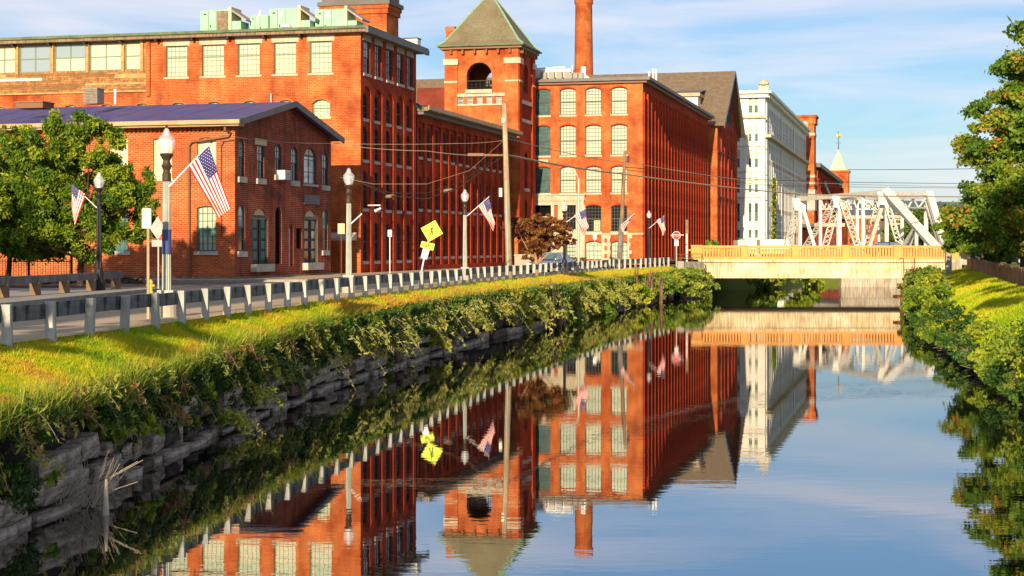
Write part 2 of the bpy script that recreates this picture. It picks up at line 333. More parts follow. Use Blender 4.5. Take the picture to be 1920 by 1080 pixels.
class MB:
    """collects faces, then links them as ONE mesh object"""
    def __init__(s): s.v = []; s.f = []; s.m = []
    def add(s, vs, fs, mi=0):
        o = len(s.v); s.v.extend([tuple(p) for p in vs]); s.f.extend([tuple(i + o for i in f) for f in fs]); s.m.extend([mi] * len(fs)); return s
    def quad(s, a, b, c, d, mi=0): return s.add([a, b, c, d], [(0, 1, 2, 3)], mi)
    def box(s, x0, x1, y0, y1, z0, z1, mi=0, skip=''):
        vs = [(x0, y0, z0), (x1, y0, z0), (x1, y1, z0), (x0, y1, z0), (x0, y0, z1), (x1, y0, z1), (x1, y1, z1), (x0, y1, z1)]
        fs = [(0, 3, 2, 1), (4, 5, 6, 7), (0, 1, 5, 4), (1, 2, 6, 5), (2, 3, 7, 6), (3, 0, 4, 7)]
        return s.add(vs, fs, mi)
    def tube(s, p, q, r0, r1=None, n=8, mi=0, caps=True):
        r1 = r0 if r1 is None else r1
        p = Vector(p); q = Vector(q); d = (q - p)
        if d.length < 1e-6: return s
        d.normalize(); a = d.orthogonal().normalized(); b = d.cross(a)
        vs = []
        for c, r in ((p, r0), (q, r1)):
            for i in range(n):
                t = 2 * math.pi * (i + 0.5) / n
                vs.append(c + a * (r * math.cos(t)) + b * (r * math.sin(t)))
        fs = [(i, (i + 1) % n, n + (i + 1) % n, n + i) for i in range(n)]
        if caps: fs += [tuple(range(n - 1, -1, -1)), tuple(range(n, 2 * n))]
        return s.add(vs, fs, mi)
    def path(s, pts, r, n=6, mi=0):
        for a, b in zip(pts[:-1], pts[1:]): s.tube(a, b, r, r, n, mi)
        return s
    def bar(s, p, q, w, h, mi=0, up=(0, 0, 1)):
        p = Vector(p); q = Vector(q); d = (q - p).normalized(); u = Vector(up)
        a = d.cross(u)
        if a.length < 1e-4: a = Vector((1, 0, 0))
        a.normalize(); b = a.cross(d).normalized()
        vs = []
        for c in (p, q):
            for (i, j) in ((-1, -1), (1, -1), (1, 1), (-1, 1)):
                vs.append(c + a * (i * w / 2) + b * (j * h / 2))
        fs = [(0, 1, 2, 3), (7, 6, 5, 4), (0, 4, 5, 1), (1, 5, 6, 2), (2, 6, 7, 3), (3, 7, 4, 0)]
        return s.add(vs, fs, mi)
    def lathe(s, prof, n=16, mi=0, c=(0, 0, 0)):
        vs = []; fs = []
        for r, z in prof:
            for i in range(n):
                t = 2 * math.pi * i / n
                vs.append((c[0] + r * math.cos(t), c[1] + r * math.sin(t), c[2] + z))
        for k in range(len(prof) - 1):
            for i in range(n):
                j = (i + 1) % n
                fs.append((k * n + i, k * n + j, (k + 1) * n + j, (k + 1) * n + i))
        return s.add(vs, fs, mi)
    def prism(s, poly, y0, y1, mi=0):
        """poly of (x, z), extruded along y"""
        n = len(poly)
        vs = [(x, y0, z) for x, z in poly] + [(x, y1, z) for x, z in poly]
        fs = [tuple(range(n)), tuple(range(2 * n - 1, n - 1, -1))] + [(i, n + i, n + (i + 1) % n, (i + 1) % n) for i in range(n)]
        return s.add(vs, fs, mi)
    def mesh(s, name, mats, smooth=False):
        me = bpy.data.meshes.new(name)
        me.from_pydata(s.v, [], s.f)
        if isinstance(mats, str): mats = [mats]
        for mm in mats: me.materials.append(MATS[mm])
        nf = len(s.f)
        if len(mats) > 1: me.polygons.foreach_set('material_index', s.m)
        if smooth: me.polygons.foreach_set('use_smooth', [True] * nf)
        me.update()
        # box-projected UVs in metres
        if nf:
            nl = len(me.loops)
            co = np.array(s.v, dtype=np.float32)
            vi = np.empty(nl, dtype=np.int32); me.loops.foreach_get('vertex_index', vi)
            no = np.empty(nf * 3, dtype=np.float32); me.polygons.foreach_get('normal', no); no = np.abs(no.reshape(-1, 3))
            tot = np.empty(nf, dtype=np.int32); me.polygons.foreach_get('loop_total', tot)
            ax = np.argmax(no * np.array([1.0, 1.02, 1.05]), axis=1); axl = np.repeat(ax, tot)
            c = co[vi]
            uv = np.where((axl == 0)[:, None], c[:, [1, 2]], np.where((axl == 1)[:, None], c[:, [0, 2]], c[:, [0, 1]]))
            lay = me.uv_layers.new(name='UVMap'); lay.data.foreach_set('uv', uv.astype(np.float32).ravel())
        return me
    def build(s, name, mats, parent=None, loc=(0, 0, 0), rz=0, smooth=False):
        return place(s.mesh(name, mats, smooth), name, parent, loc, rz)

def place(me, name, parent=None, loc=(0, 0, 0), rz=0):
    o = bpy.data.objects.new(name, me); col.objects.link(o); o.location = loc
    if rz: o.rotation_euler = (0, 0, rz)
    if parent is not None: o.parent = parent
    return o
def tag(o, label, cat, group=None, kind=None):
    if label: o['label'] = label
    if cat: o['category'] = cat
    if group: o['group'] = group
    if kind: o['kind'] = kind
    return o
def thing(name, label, cat, loc=(0, 0, 0), rz=0, group=None):
    o = bpy.data.objects.new(name, None); col.objects.link(o); o.location = loc; o.rotation_euler = (0, 0, rz)
    o.empty_display_size = 0.3
    return tag(o, label, cat, group)
def struct(o): o['kind'] = 'structure'; return o
def copy_tree(o, parent=None):
    c = o.copy(); col.objects.link(c); c.parent = parent
    for ch in list(o.children): copy_tree(ch, c)
    return c

def at(px, py, D):
    """a point of the place, from where it stands in the photo and its distance"""
    return Vector(((px - 960) / F * D, D, HC + (HORIZ - py) / F * D))
def lerp(pts, t):
    if t <= pts[0][0]:
        a, b = pts[0], pts[1]
    elif t >= pts[-1][0]:
        a, b = pts[-2], pts[-1]
    else:
        for a, b in zip(pts[:-1], pts[1:]):
            if a[0] <= t <= b[0]: break
    k = (t - a[0]) / (b[0] - a[0]); return a[1] + k * (b[1] - a[1])

BA = R(14.3); CA, SA = math.cos(BA), math.sin(BA)
class Bld:
    """a building frame: origin at its near right corner, x along its front (to the right), y along its canal side (away)"""
    def __init__(s, name, label, X, Y, cat='building', group=None):
        s.X, s.Y = X, Y
        s.o = thing(name, label, cat, (X, Y, 0), -BA, group)
    def fx(s, px):
        k = (px - 960) / F
        return (k * s.Y - s.X) / (CA + k * SA)
    def fz(s, px, py):
        x = s.fx(px); return HC + (HORIZ - py) / F * (s.Y - x * SA)
    def sy(s, px):
        k = (px - 960) / F
        return (k * s.Y - s.X) / (SA - k * CA)
    def sz(s, px, py):
        y = s.sy(px); return HC + (HORIZ - py) / F * (s.Y + y * CA)
    def box(s, name, m, *a, **k):
        return MB().box(*a).build(name, m, s.o, **k)

def arc_pts(x0, x1, zs, rise, n=8):
    """points of an arch from left spring to right spring; rise==half width gives a half circle"""
    h = (x1 - x0) / 2; cx = (x0 + x1) / 2
    if rise <= 0: return [(x0, zs), (x1, zs)]
    r = (h * h + rise * rise) / (2 * rise); cz = zs + rise - r
    a0 = math.atan2(zs - cz, -h); a1 = math.atan2(zs - cz, h)
    if a0 < 0: a0 += 2 * math.pi
    return [(cx + r * math.cos(a0 + (a1 - a0) * i / n), cz + r * math.sin(a0 + (a1 - a0) * i / n)) for i in range(n + 1)]

def wall_mesh(mb, s0, s1, z0, z1, ops, d=0.0, dep=0.25, mi=0, rmi=0):
    """a wall in the x-z plane at y=d with real openings (x0,x1,z0,ztop,rise) and reveals dep deep"""
    xs = sorted(set([s0, s1] + [o[0] for o in ops] + [o[1] for o in ops]))
    zs = sorted(set([z0, z1] + [o[2] for o in ops] + [o[3] for o in ops]))
    xs = [x for x in xs if s0 <= x <= s1]; zs = [z for z in zs if z0 <= z <= z1]
    for i in range(len(xs) - 1):
        xa, xb = xs[i], xs[i + 1]; xm = (xa + xb) / 2
        if xb - xa < 1e-5: continue
        run = None
        for j in range(len(zs) - 1):
            za, zb = zs[j], zs[j + 1]; zm = (za + zb) / 2
            hole = any(o[0] < xm < o[1] and o[2] < zm < o[3] for o in ops)
            if not hole:
                if run is None: run = [za, zb]
                else: run[1] = zb
            if (hole or j == len(zs) - 2) and run:
                mb.quad((xa, d, run[0]), (xb, d, run[0]), (xb, d, run[1]), (xa, d, run[1]), mi); run = None
    for o in ops:
        x0, x1, a, t, rise = o
        sp = t - rise
        pts = arc_pts(x0, x1, sp, rise) if rise > 0 else [(x0, t), (x1, t)]
        if rise > 0:
            k = len(pts) // 2
            L = pts[:k + 1]; Rr = pts[k:]
            mb.add([(x0, d, t)] + [(x, d, z) for x, z in L], [tuple(range(len(L) + 1))], mi)
            mb.add([(x1, d, t)] + [(x, d, z) for x, z in Rr], [tuple(range(len(Rr) + 1))], mi)
        ring = [(x0, a)] + list(pts) + [(x1, a)]
        for p, q in zip(ring, ring[1:] + ring[:1]):
            if abs(p[0] - q[0]) + abs(p[1] - q[1]) < 1e-6: continue
            mb.quad((p[0], d, p[1]), (q[0], d, q[1]), (q[0], d + dep, q[1]), (p[0], d + dep, p[1]), rmi)
    return mb

WCACHE = {}
def window(parent, s, z0, w, h, rise=0.0, cols=2, rows=2, fr='sash_green', top='blind', bot=None, d=0.2, face='F', meet=0.5, off=0.0, bar=0.035, name='window'):
    """frame and glazing bars as a part, its panes as a sub-part; origin at the bottom middle"""
    bot = bot or top
    w = round(w, 2); h = round(h, 2); rise = round(min(rise, w / 2), 2)
    key = (w, h, rise, cols, rows, fr, top, bot, meet, bar)
    if key not in WCACHE:
        f = MB(); t = 0.07 if w > 0.8 else 0.05
        f.box(-w/2, -w/2+t, -0.02, 0.06, 0, h - rise); f.box(w/2-t, w/2, -0.02, 0.06, 0, h - rise)
        f.box(-w/2+t, w/2-t, -0.02, 0.06, 0, t)
        pts = arc_pts(-w/2, w/2, h - rise, rise, 8) if rise > 0 else [(-w/2, h), (w/2, h)]
        if rise > 0:
            inn = arc_pts(-w/2+t, w/2-t, h-rise, max(rise-t, 0.02), 8)
            for i in range(8):
                a, b2, c, e = pts[i], pts[i+1], inn[i+1], inn[i]
                f.quad((a[0], -0.02, a[1]), (b2[0], -0.02, b2[1]), (c[0], -0.02, c[1]), (e[0], -0.02, e[1]))
                f.quad((e[0], -0.02, e[1]), (c[0], -0.02, c[1]), (c[0], 0.05, c[1]), (e[0], 0.05, e[1]))
        else:
            f.box(-w/2+t, w/2-t, -0.02, 0.06, h-t, h)
        zm = h * meet
        f.box(-w/2+t, w/2-t, -0.01, 0.05, zm-0.035, zm+0.035)
        def zt(x):
            if rise <= 0: return h - t
            hh = w/2; r = (hh*hh+rise*rise)/(2*rise); return h - rise - (r - rise) + math.sqrt(max(r*r-x*x, 0)) - t
        bw = bar / 2
        for c in range(1, cols):
            x = -w/2 + w*c/cols; f.box(x-bw, x+bw, 0.004, 0.03, t, zt(abs(x)))
        for r_ in range(1, rows):
            z = h*r_/rows
            if abs(z - zm) < 0.06: continue
            if z < h - rise: f.box(-w/2+t, w/2-t, 0.001, 0.027, z-bw, z+bw)
        fm = f.mesh('window', fr)
        p = MB(); y = 0.035
        p.quad((-w/2, y, 0), (w/2, y, 0), (w/2, y, zm), (-w/2, y, zm), 0)
        top_ring = [(-w/2, zm), (w/2, zm)] + [(x, z) for x, z in reversed(pts)]
        p.add([(x, y, z) for x, z in top_ring], [tuple(range(len(top_ring)))], 1)
        pm = p.mesh('pane', [bot, top])
        WCACHE[key] = (fm, pm)
    fm, pm = WCACHE[key]
    if face == 'F': o = place(fm, name, parent, (s, d + off, z0))
    else: o = place(fm, name, parent, (-d - off, s, z0), R(90))
    place(pm, 'pane', o, (0, 0, 0))
    return o
BC = {}
def block(parent, name, m, s, z0, w, h, dp, out, face='F', off=0.0):
    """a stone: width w along the face, height h, set proud by out, dp deep"""
    key = (name, m, round(w, 3), round(h, 3), round(dp, 3), round(out, 3))
    if key not in BC:
        BC[key] = MB().box(-w/2, w/2, -out, dp, 0, h).mesh(name, m)
    if face == 'F': return place(BC[key], name, parent, (s, off, z0))
    return place(BC[key], name, parent, (-off, s, z0), R(90))

def leaves(name, P, size, m, parent=None, tint=None, aspect=1.7, up=0.35, jitter=0.5, tri=True, N=None):
    """leaf-sized faces at points P (n,3)"""
    P = np.asarray(P, dtype=np.float64); n = len(P)
    sz = size * (1 + jitter * (rng.random(n) - 0.5) * 2)
    nrm = rng.normal(size=(n, 3)); nrm[:, 2] = nrm[:, 2] * 0.7 + up
    if N is not None: nrm = nrm * 0.7 + N
    nrm /= np.linalg.norm(nrm, axis=1)[:, None] + 1e-9
    t = rng.normal(size=(n, 3)); t[:, 2] -= 0.3; t -= (t * nrm).sum(1)[:, None] * nrm; t /= np.linalg.norm(t, axis=1)[:, None] + 1e-9
    b = np.cross(nrm, t)
    L = (sz * aspect / 2)[:, None]; W = (sz / 2)[:, None]
    if tri:
        V = np.stack([P - t * L, P + b * W, P + t * L, P - b * W], 1)
        k = 4
    V = V.reshape(-1, 3)
    me = bpy.data.meshes.new(name)
    me.vertices.add(n * k); me.vertices.foreach_set('co', V.astype(np.float32).ravel())
    me.loops.add(n * k); me.loops.foreach_set('vertex_index', np.arange(n * k, dtype=np.int32))
    me.polygons.add(n); me.polygons.foreach_set('loop_start', np.arange(0, n * k, k, dtype=np.int32))
    me.materials.append(MATS[m])
    me.update(calc_edges=True)
    if tint is None: tint = rng.random(n)
    a = me.attributes.new('tint', 'FLOAT', 'POINT'); a.data.foreach_set('value', np.repeat(np.clip(tint, 0, 1), k).astype(np.float32))
    o = place(me, name, parent); return o

def blades(name, P, h, w, m, tint=None, lean=0.35, parent=None, dirs=None, seg=1):
    """grass blades / stalks: thin upright triangles"""
    P = np.asarray(P, dtype=np.float64); n = len(P)
    hh = h * (0.55 + 0.9 * rng.random(n)) if np.isscalar(h) else np.asarray(h)
    ang = rng.random(n) * 2 * np.pi
    bx = np.stack([np.cos(ang), np.sin(ang), np.zeros(n)], 1) * (w / 2 if np.isscalar(w) else (w / 2)[:, None])
    ln = rng.normal(size=(n, 3)) * lean; ln[:, 2] = 1
    if dirs is not None: ln = ln + dirs
    tip = P + ln * hh[:, None]
    V = np.stack([P - bx, P + bx, tip], 1).reshape(-1, 3)
    me = bpy.data.meshes.new(name)
    me.vertices.add(n * 3); me.vertices.foreach_set('co', V.astype(np.float32).ravel())
    me.loops.add(n * 3); me.loops.foreach_set('vertex_index', np.arange(n * 3, dtype=np.int32))
    me.polygons.add(n); me.polygons.foreach_set('loop_start', np.arange(0, n * 3, 3, dtype=np.int32))
    me.materials.append(MATS[m]); me.update(calc_edges=True)
    if tint is None: tint = rng.random(n)
    a = me.attributes.new('tint', 'FLOAT', 'POINT'); a.data.foreach_set('value', np.repeat(np.clip(tint, 0, 1), 3).astype(np.float32))
    return place(me, name, parent)

def vnoise(x, y, s, seed=0):
    """smooth value noise on arrays"""
    x = np.asarray(x) / s + 100; y = np.asarray(y) / s + 100
    xi = np.floor(x).astype(int); yi = np.floor(y).astype(int); xf = x - xi; yf = y - yi
    def hsh(a, b):
        v = np.sin(a * 127.1 + b * 311.7 + seed * 74.7) * 43758.5453; return v - np.floor(v)
    u = xf * xf * (3 - 2 * xf); v = yf * yf * (3 - 2 * yf)
    return (hsh(xi, yi) * (1-u) + hsh(xi+1, yi) * u) * (1-v) + (hsh(xi, yi+1) * (1-u) + hsh(xi+1, yi+1) * u) * v

# ------------------------------------------------------------------ the lie of the land
WATER = -2.40
FXL = [(0, -13.6), (20, -10.5), (29, -9.0), (35.8, -7.9), (41.8, -7.15), (48.7, -6.05), (58.5, -4.4), (78.2, -1.23), (100, 3.4), (117, 7.3), (136, 13.2)]
WXL = [(0, -8.4), (10, -7.8), (23, -7.26), (28.7, -7.0), (32.4, -6.8), (46.2, -5.45), (59.5, -3.25), (73.8, -0.75), (106.9, 6.7), (134, 13.6), (140, 15.4), (147, 17), (151, 21), (165, 27), (200, 33), (240, 43)]
RXL = [(0, 5.8), (22, 9.8), (48.9, 14.8), (60, 16.8), (67.8, 17.9), (107, 26.5), (136, 33.0), (149, 37.5), (164, 42), (165, 41), (200, 46), (240, 55)]
RFL = [(0, 11.5), (22, 13.5), (50, 18.6), (76, 24.0), (140, 39.5), (166, 46)]
WZL = [(0, -0.75), (23, -0.72), (33, -0.70), (46, -0.42), (60, -0.32), (110, -0.40), (136, -0.3)]
KFL = [(0, -22.5), (30, -18.6), (48.8, -15.6), (67, -14.6)]                 # far kerb, near part
KBL = [(84, -10.6), (90, -9.7), (98.5, -8.4), (117, -4.0), (137, 1.0)]        # kerb before the mills
fX = lambda d: lerp(FXL, d); wX = lambda d: lerp(WXL, d); rX = lambda d: lerp(RXL, d); rF = lambda d: lerp(RFL, d); wZ = lambda d: lerp(WZL, d)

g = MB(); Z = -0.15
ds = [-80, 0] + list(range(10, 170, 6)) + [164, 165, 180, 200, 220, 240]; ds = sorted(set(ds))
for a, b2 in zip(ds[:-1], ds[1:]):
    la, lb = (fX(a), fX(b2)) if b2 <= 136 else (wX(a), wX(b2))
    g.quad((-3000, a, Z), (la - 0.1, a, Z), (lb - 0.1, b2, Z), (-3000, b2, Z))
    ra, rb = (rF(a), rF(b2)) if b2 <= 164 else (rX(a), rX(b2))
    g.quad((ra, a, Z), (3000, a, Z), (3000, b2, Z), (rb, b2, Z))
    if b2 > 136:       # banks beyond the bridge drop into the water
        g.quad((la - 0.1, a, Z), (la + 0.6, a, -3.2), (lb + 0.6, b2, -3.2), (lb - 0.1, b2, Z))
    if b2 > 164:
        g.quad((ra, a, Z), (rb, b2, Z), (rb - 0.4, b2, -3.2), (ra - 0.4, a, -3.2))
g.quad((-3000, 240, Z), (3000, 240, Z), (3000, 3400, Z), (-3000, 3400, Z))
g.quad((wX(240), 240, Z), (rX(240), 240, Z), (rX(240), 240, -3.2), (wX(240), 240, -3.2))
struct(g.build('ground', 'turf_far'))
w = MB()
w.quad((-60, -80, WATER), (90, -80, WATER), (90, 239.9, WATER), (-60, 239.9, WATER))
struct(w.build('water', 'canal_water'))

# road and pavements
def ribbon(fl, fr_, d0, d1, z, step=4):
    mb = MB(); n = max(2, int((d1 - d0) / step)); dd = [d0 + (d1 - d0) * i / n for i in range(n + 1)]
    for a, b2 in zip(dd[:-1], dd[1:]):
        mb.quad((fl(a), a, z), (fr_(a), a, z), (fr_(b2), b2, z), (fl(b2), b2, z))
    return mb
kf = lambda d: lerp(KFL, d); kb = lambda d: lerp(KBL, d)
swl = lambda d: fX(d) - 2.35
road = ribbon(kf, lambda d: swl(d) - 0.15, -40, 67, -0.12)
road.quad((-90, 67, -0.12), (swl(67) - .15, 67, -0.12), (swl(84) - .15, 84, -0.12), (-90, 84, -0.12))
for a in range(84, 137, 4):
    b2 = min(a + 4, 137); road.quad((kb(a), a, -0.12), (swl(a) - .15, a, -0.12), (swl(b2) - .15, b2, -0.12), (kb(b2), b2, -0.12))
road.quad((-90, 149, -0.12), (-90, 137, -0.12), (6, 137, -0.12), (6, 149, -0.12))
road.quad((6, 137, -0.12), (14.6, 137, 0.56), (14.6, 149, 0.56), (6, 149, -0.12))
struct(road.build('road', 'asphalt'))
pv = ribbon(swl, lambda d: fX(d) - 0.02, -40, 134, 0.0)
struct(pv.build('canal_side_pavement', 'walk'))
kk = MB()
for a in range(-40, 134, 3):
    b2 = min(a + 3, 134)
    kk.quad((swl(a) - .15, a, 0.006), (swl(a), a, 0.006), (swl(b2), b2, 0.006), (swl(b2) - .15, b2, 0.006))
    kk.quad((swl(a) - .15, a, 0.006), (swl(b2) - .15, b2, 0.006), (swl(b2) - .15, b2, -0.14), (swl(a) - .15, a, -0.14))
for a in range(-40, 67, 3):
    b2 = min(a + 3, 67)
    kk.quad((kf(a), a, 0.006), (kf(a) - .15, a, 0.006), (kf(b2) - .15, b2, 0.006), (kf(b2), b2, 0.006))
    kk.quad((kf(a), a, 0.006), (kf(b2), b2, 0.006), (kf(b2), b2, -0.14), (kf(a), a, -0.14))
kk.quad((-70, 67.15, 0.006), (kf(67), 67.15, 0.006), (kf(67), 67.15, -.14), (-70, 67.15, -.14))
for a in range(84, 137, 4):
    b2 = min(a + 4, 137)
    kk.quad((kb(a), a, 0.006), (kb(a) - .15, a, 0.006), (kb(b2) - .15, b2, 0.006), (kb(b2), b2, 0.006))
    kk.quad((kb(a), a, 0.006), (kb(b2), b2, 0.006), (kb(b2), b2, -0.14), (kb(a), a, -0.14))
kk.quad((-60, 84, 0.006), (kb(84), 84, 0.006), (kb(84), 84, -.14), (-60, 84, -.14))
struct(kk.build('kerb', 'kerb'))
p2 = ribbon(lambda d: -60, lambda d: kf(d) - .15, -40, 67.15, 0.0)
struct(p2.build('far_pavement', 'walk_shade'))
p3 = ribbon(lambda d: -60, lambda d: kb(d) - .15, 84, 137, 0.0)
struct(p3.build('mill_pavement', 'walk'))
# yellow centre lines, worn
ln = MB()
for off in (-0.12, 0.12):
    for a in range(10, 128, 2):
        c0 = (kf(a) if a < 67 else lerp([(67, -14.6), (84, -10.6)], a) if a < 84 else kb(a)); c0 = (c0 + swl(a)) / 2 + off
        a2 = a + 2; c1 = (kf(a2) if a2 < 67 else lerp([(67, -14.6), (84, -10.6)], a2) if a2 < 84 else kb(a2)); c1 = (c1 + swl(a2)) / 2 + off
        ln.quad((c0 - .05, a, -.116), (c0 + .05, a, -.116), (c1 + .05, a2, -.116), (c1 - .05, a2, -.116))
struct(ln.build('road_marking', 'paint_yellow'))

# left grass bank, from the guardrail down to the canal wall
def bank_left(d, t):
    x0, x1 = fX(d) - 0.05, wX(d) - 0.15
    z = -0.02 + (wZ(d) + 0.02) * (t ** 0.9)
    x = x0 + (x1 - x0) * t
    z += 0.05 * (vnoise(x, d, 1.1, 3) - 0.5) * min(1, 4 * t) + 0.10 * (vnoise(x, d, 3.0, 5) - 0.5) * min(1, 4 * t)
    if t > 0.98: z -= 0.1
    return (float(x), d, float(z))
lb_ = MB(); NT = 12; dd = np.arange(0, 136.1, 0.5)
vs = [bank_left(float(d), i / NT) for d in dd for i in range(NT + 1)]
fs = []
for k in range(len(dd) - 1):
    for i in range(NT):
        a = k * (NT + 1) + i; fs.append((a, a + 1, a + NT + 2, a + NT + 1))
lb_.add(vs, fs)
struct(lb_.build('left_grass_bank', 'turf', smooth=True))
def bank_right(d, t):
    x0, x1 = rX(d) - 0.3, rF(d) + 0.1
    z = -2.0 + 1.85 * (1 - (1 - t) ** 1.7)
    x = x0 + (x1 - x0) * t
    z += 0.04 * (vnoise(x, d, 2.3, 9) - 0.5) * (1 if t < .95 else 0)
    return (float(x), d, float(z))
rb_ = MB(); dd = np.arange(0, 137.1, 1.0)
vs = [bank_right(float(d), i / NT) for d in dd for i in range(NT + 1)]; fs = []
for k in range(len(dd) - 1):
    for i in range(NT):
        a = k * (NT + 1) + i; fs.append((a, a + 1, a + NT + 2, a + NT + 1))
rb_.add(vs, fs)
for a in range(0, 137, 3):
    b2 = a + 3; rb_.quad((rX(a) - .3, a, -2.0), (rX(b2) - .3, b2, -2.0), (rX(b2) - .35, b2, -3.2), (rX(a) - .35, a, -3.2), 1)
struct(rb_.build('right_grass_bank', ['turf', 'wall_core'], smooth=True))

# canal wall: core, then every stone that can be told apart
cw = thing('canal_wall', 'rough granite block retaining wall rising from the dark water along the left bank', 'wall')
core = MB()
for a in np.arange(0, 137, 1.5):
    b2 = a + 1.5
    for (oa, za, ob, zb) in ((0.12, -3.2, -0.12, -1.5), (-0.12, -1.5, -0.35, None)):
        z1a = wZ(a) - 0.12 if zb is None else zb; z1b = wZ(b2) - 0.12 if zb is None else zb
        core.quad((wX(a) + oa - .15, a, za), (wX(b2) + oa - .15, b2, za), (wX(b2) + ob - .15, b2, z1b), (wX(a) + ob - .15, a, z1a))
core.build('wall_core', 'wall_core', cw)
SV = []
for k in range(6):
    r = np.random.default_rng(40 + k); nx, nz = 4, 3
    for mname in ('granite', 'granite_dark', 'granite_red'):
        vs = []; fs = []
        for j in range(nz + 1):
            for i in range(nx + 1):
                e = (i in (0, nx)) or (j in (0, nz))
                yy = (0.16 if e else 0.0) + r.normal() * 0.08
                vs.append((i / nx + (r.normal() * 0.045), yy, j / nz + (r.normal() * 0.085)))
        for j in range(nz):
            for i in range(nx):
                a = j * (nx + 1) + i; fs.append((a, a + 1, a + nx + 2, a + nx + 1))
        o = len(vs); vs += [(0, 0.6, 0), (1, 0.6, 0), (1, 0.6, 1), (0, 0.6, 1)]
        fs += [(0, o, o + 1, nx)[::-1], (nz * (nx + 1), nz * (nx + 1) + nx, o + 2, o + 3)[::-1]]
        fs += [tuple([j * (nx + 1) for j in range(nz + 1)] + [o + 3, o]), tuple([j * (nx + 1) + nx for j in range(nz, -1, -1)] + [o + 1, o + 2])]
        b_ = MB(); b_.add(vs, fs); SV.append((mname, b_.mesh('stone', mname)))
        if mname != 'granite_dark':
            c_ = MB(); c_.add([((round(x * nx) / nx * .8 + x * .2) if y < .5 else x, (.06 if (round(x * nx) in (0, nx) or round(z * nz) in (0, nz)) else 0.) + .25 * (y - .08) if y < .5 else y, (round(z * nz) / nz * .85 + z * .15) if y < .5 else z) for x, y, z in vs], fs)
            SV.append((mname + '_dressed', c_.mesh('stone', mname)))
courses = [(-2.70, 0.46, 0.10, 'granite', 20, 70), (-2.22, 0.34, 0.02, 'granite', 20, 66), (-1.87, 0.33, -0.05, 'granite', 20, 60), (-1.50, 0.36, -0.22, 'granite_red', 20, 56), (-1.12, 0.36, -0.32, 'granite_dark', 20, 52),
           (-2.62, 0.56, 0.06, 'granite_dark', 70, 132), (-2.0, 0.7, -0.06, 'granite_dark', 66, 132)]
rs = random.Random(5)
for (z, h, off, mn, d0, d1) in courses:
    d = d0 + rs.random() * 0.5
    while d < d1:
        L = (rs.choice((rs.uniform(.45, .8), rs.uniform(0.9, 1.9))) if d0 < 55 else rs.uniform(1.6, 3.0))
        if (z > -1.6 and rs.random() < 0.42) or (z > -2.3 and rs.random() < .10): d += L * .7; continue
        d2 = d + L * 0.98
        ang = math.atan2(wX(d2) - wX(d), d2 - d); ln_ = math.hypot(wX(d2) - wX(d), d2 - d)
        pick = mn if rs.random() < 0.72 else rs.choice(['granite', 'granite_dark', 'granite_red'])
        if z < -2.5: pick = 'granite' if rs.random() < .9 else 'granite_red'
        me = rs.choice([q for mm_, q in SV if mm_ == (pick + '_dressed' if (z < -1.6 and pick != 'granite_dark') else pick)])
        o = place(me, 'stone', cw)
        jz = rs.uniform(-.02, .02)
        o.matrix_local = Matrix.Translation((wX(d) + off + rs.uniform(-.10, .12), d, z + jz * (1 if z < -2.5 else 3))) @ Matrix.Rotation(R(90) - ang + rs.uniform(-.06, .06), 4, 'Z') @ Matrix.Rotation(rs.uniform(-.05, .05) * (0.4 if z < -2.5 else 1.6), 4, 'Y') @ Matrix.Diagonal((ln_ - 0.045, 0.55, h * (rs.uniform(0.8, 1.0) if z < -2.5 else rs.uniform(.65, 1.15)), 1))
        d += L

# ------------------------------------------------------------------ guardrail on concrete posts
gr = thing('guardrail', 'long low guardrail of grey boards on pale concrete posts along the grass bank', 'guardrail')
TOPZ = lambda d: lerp([(20, .69), (58, .72), (100, .75), (136, .78)], d)
pm = [MB() for _ in range(3)]
for k, q in enumerate(pm):
    t = (0.0, 0.01, -0.01)[k]
    q.add([(-.082, -.07, -.55), (.082, -.07, -.55), (.082, .07, -.55), (-.082, .07, -.55), (-.08 + t, -.068, .98), (.08 + t, -.068, .99), (.08, .068, 1.0), (-.08, .068, .99),
           (-.075, -.06, 1.01), (.075, -.06, 1.01), (.075, .06, 1.012), (-.075, .06, 1.012)],
          [(0, 3, 2, 1), (0, 1, 5, 4), (1, 2, 6, 5), (2, 3, 7, 6), (3, 0, 4, 7), (4, 5, 9, 8), (5, 6, 10, 9), (6, 7, 11, 10), (7, 4, 8, 11), (8, 9, 10, 11)])
pms = [q.mesh('post', 'post_concrete') for q in pm]
rb0 = MB().box(0, 1, -0.04, 0.04, -0.30, -0.015).mesh('board', 'rail_board')
posts = []; d = 22.0
while d < 136.2:
    posts.append(d); sl = (fX(d + 1) - fX(d)); d += 1.76 / math.sqrt(1 + sl * sl)
for i, d in enumerate(posts):
    ang = math.atan2(fX(d + 1) - fX(d - 1), 2.0); zt = TOPZ(d)
    o = place(rs.choice(pms), 'post', gr); o.location = (fX(d), d, 0); o.scale = (1, 1, zt)
    o.rotation_euler = (R(rs.gauss(0, 1.6)), R(rs.gauss(0, 1.6)), -ang + R(rs.gauss(0, 3)))
    if i + 1 < len(posts):
        e = posts[i + 1]; L = math.hypot(fX(e) - fX(d), e - d)
        b_ = place(rb0, 'board', gr)
        cx = math.cos(ang) * -0.10
        an2 = math.atan2(e - d, fX(e) - fX(d))
        b_.matrix_local = Matrix.Translation((fX(d) - 0.115, d, zt + rs.uniform(-.025, .012))) @ Matrix.Rotation(an2, 4, 'Z') @ Matrix.Rotation(rs.gauss(0, .006), 4, 'Y') @ Matrix.Diagonal((L - 0.01, 1, 1, 1))

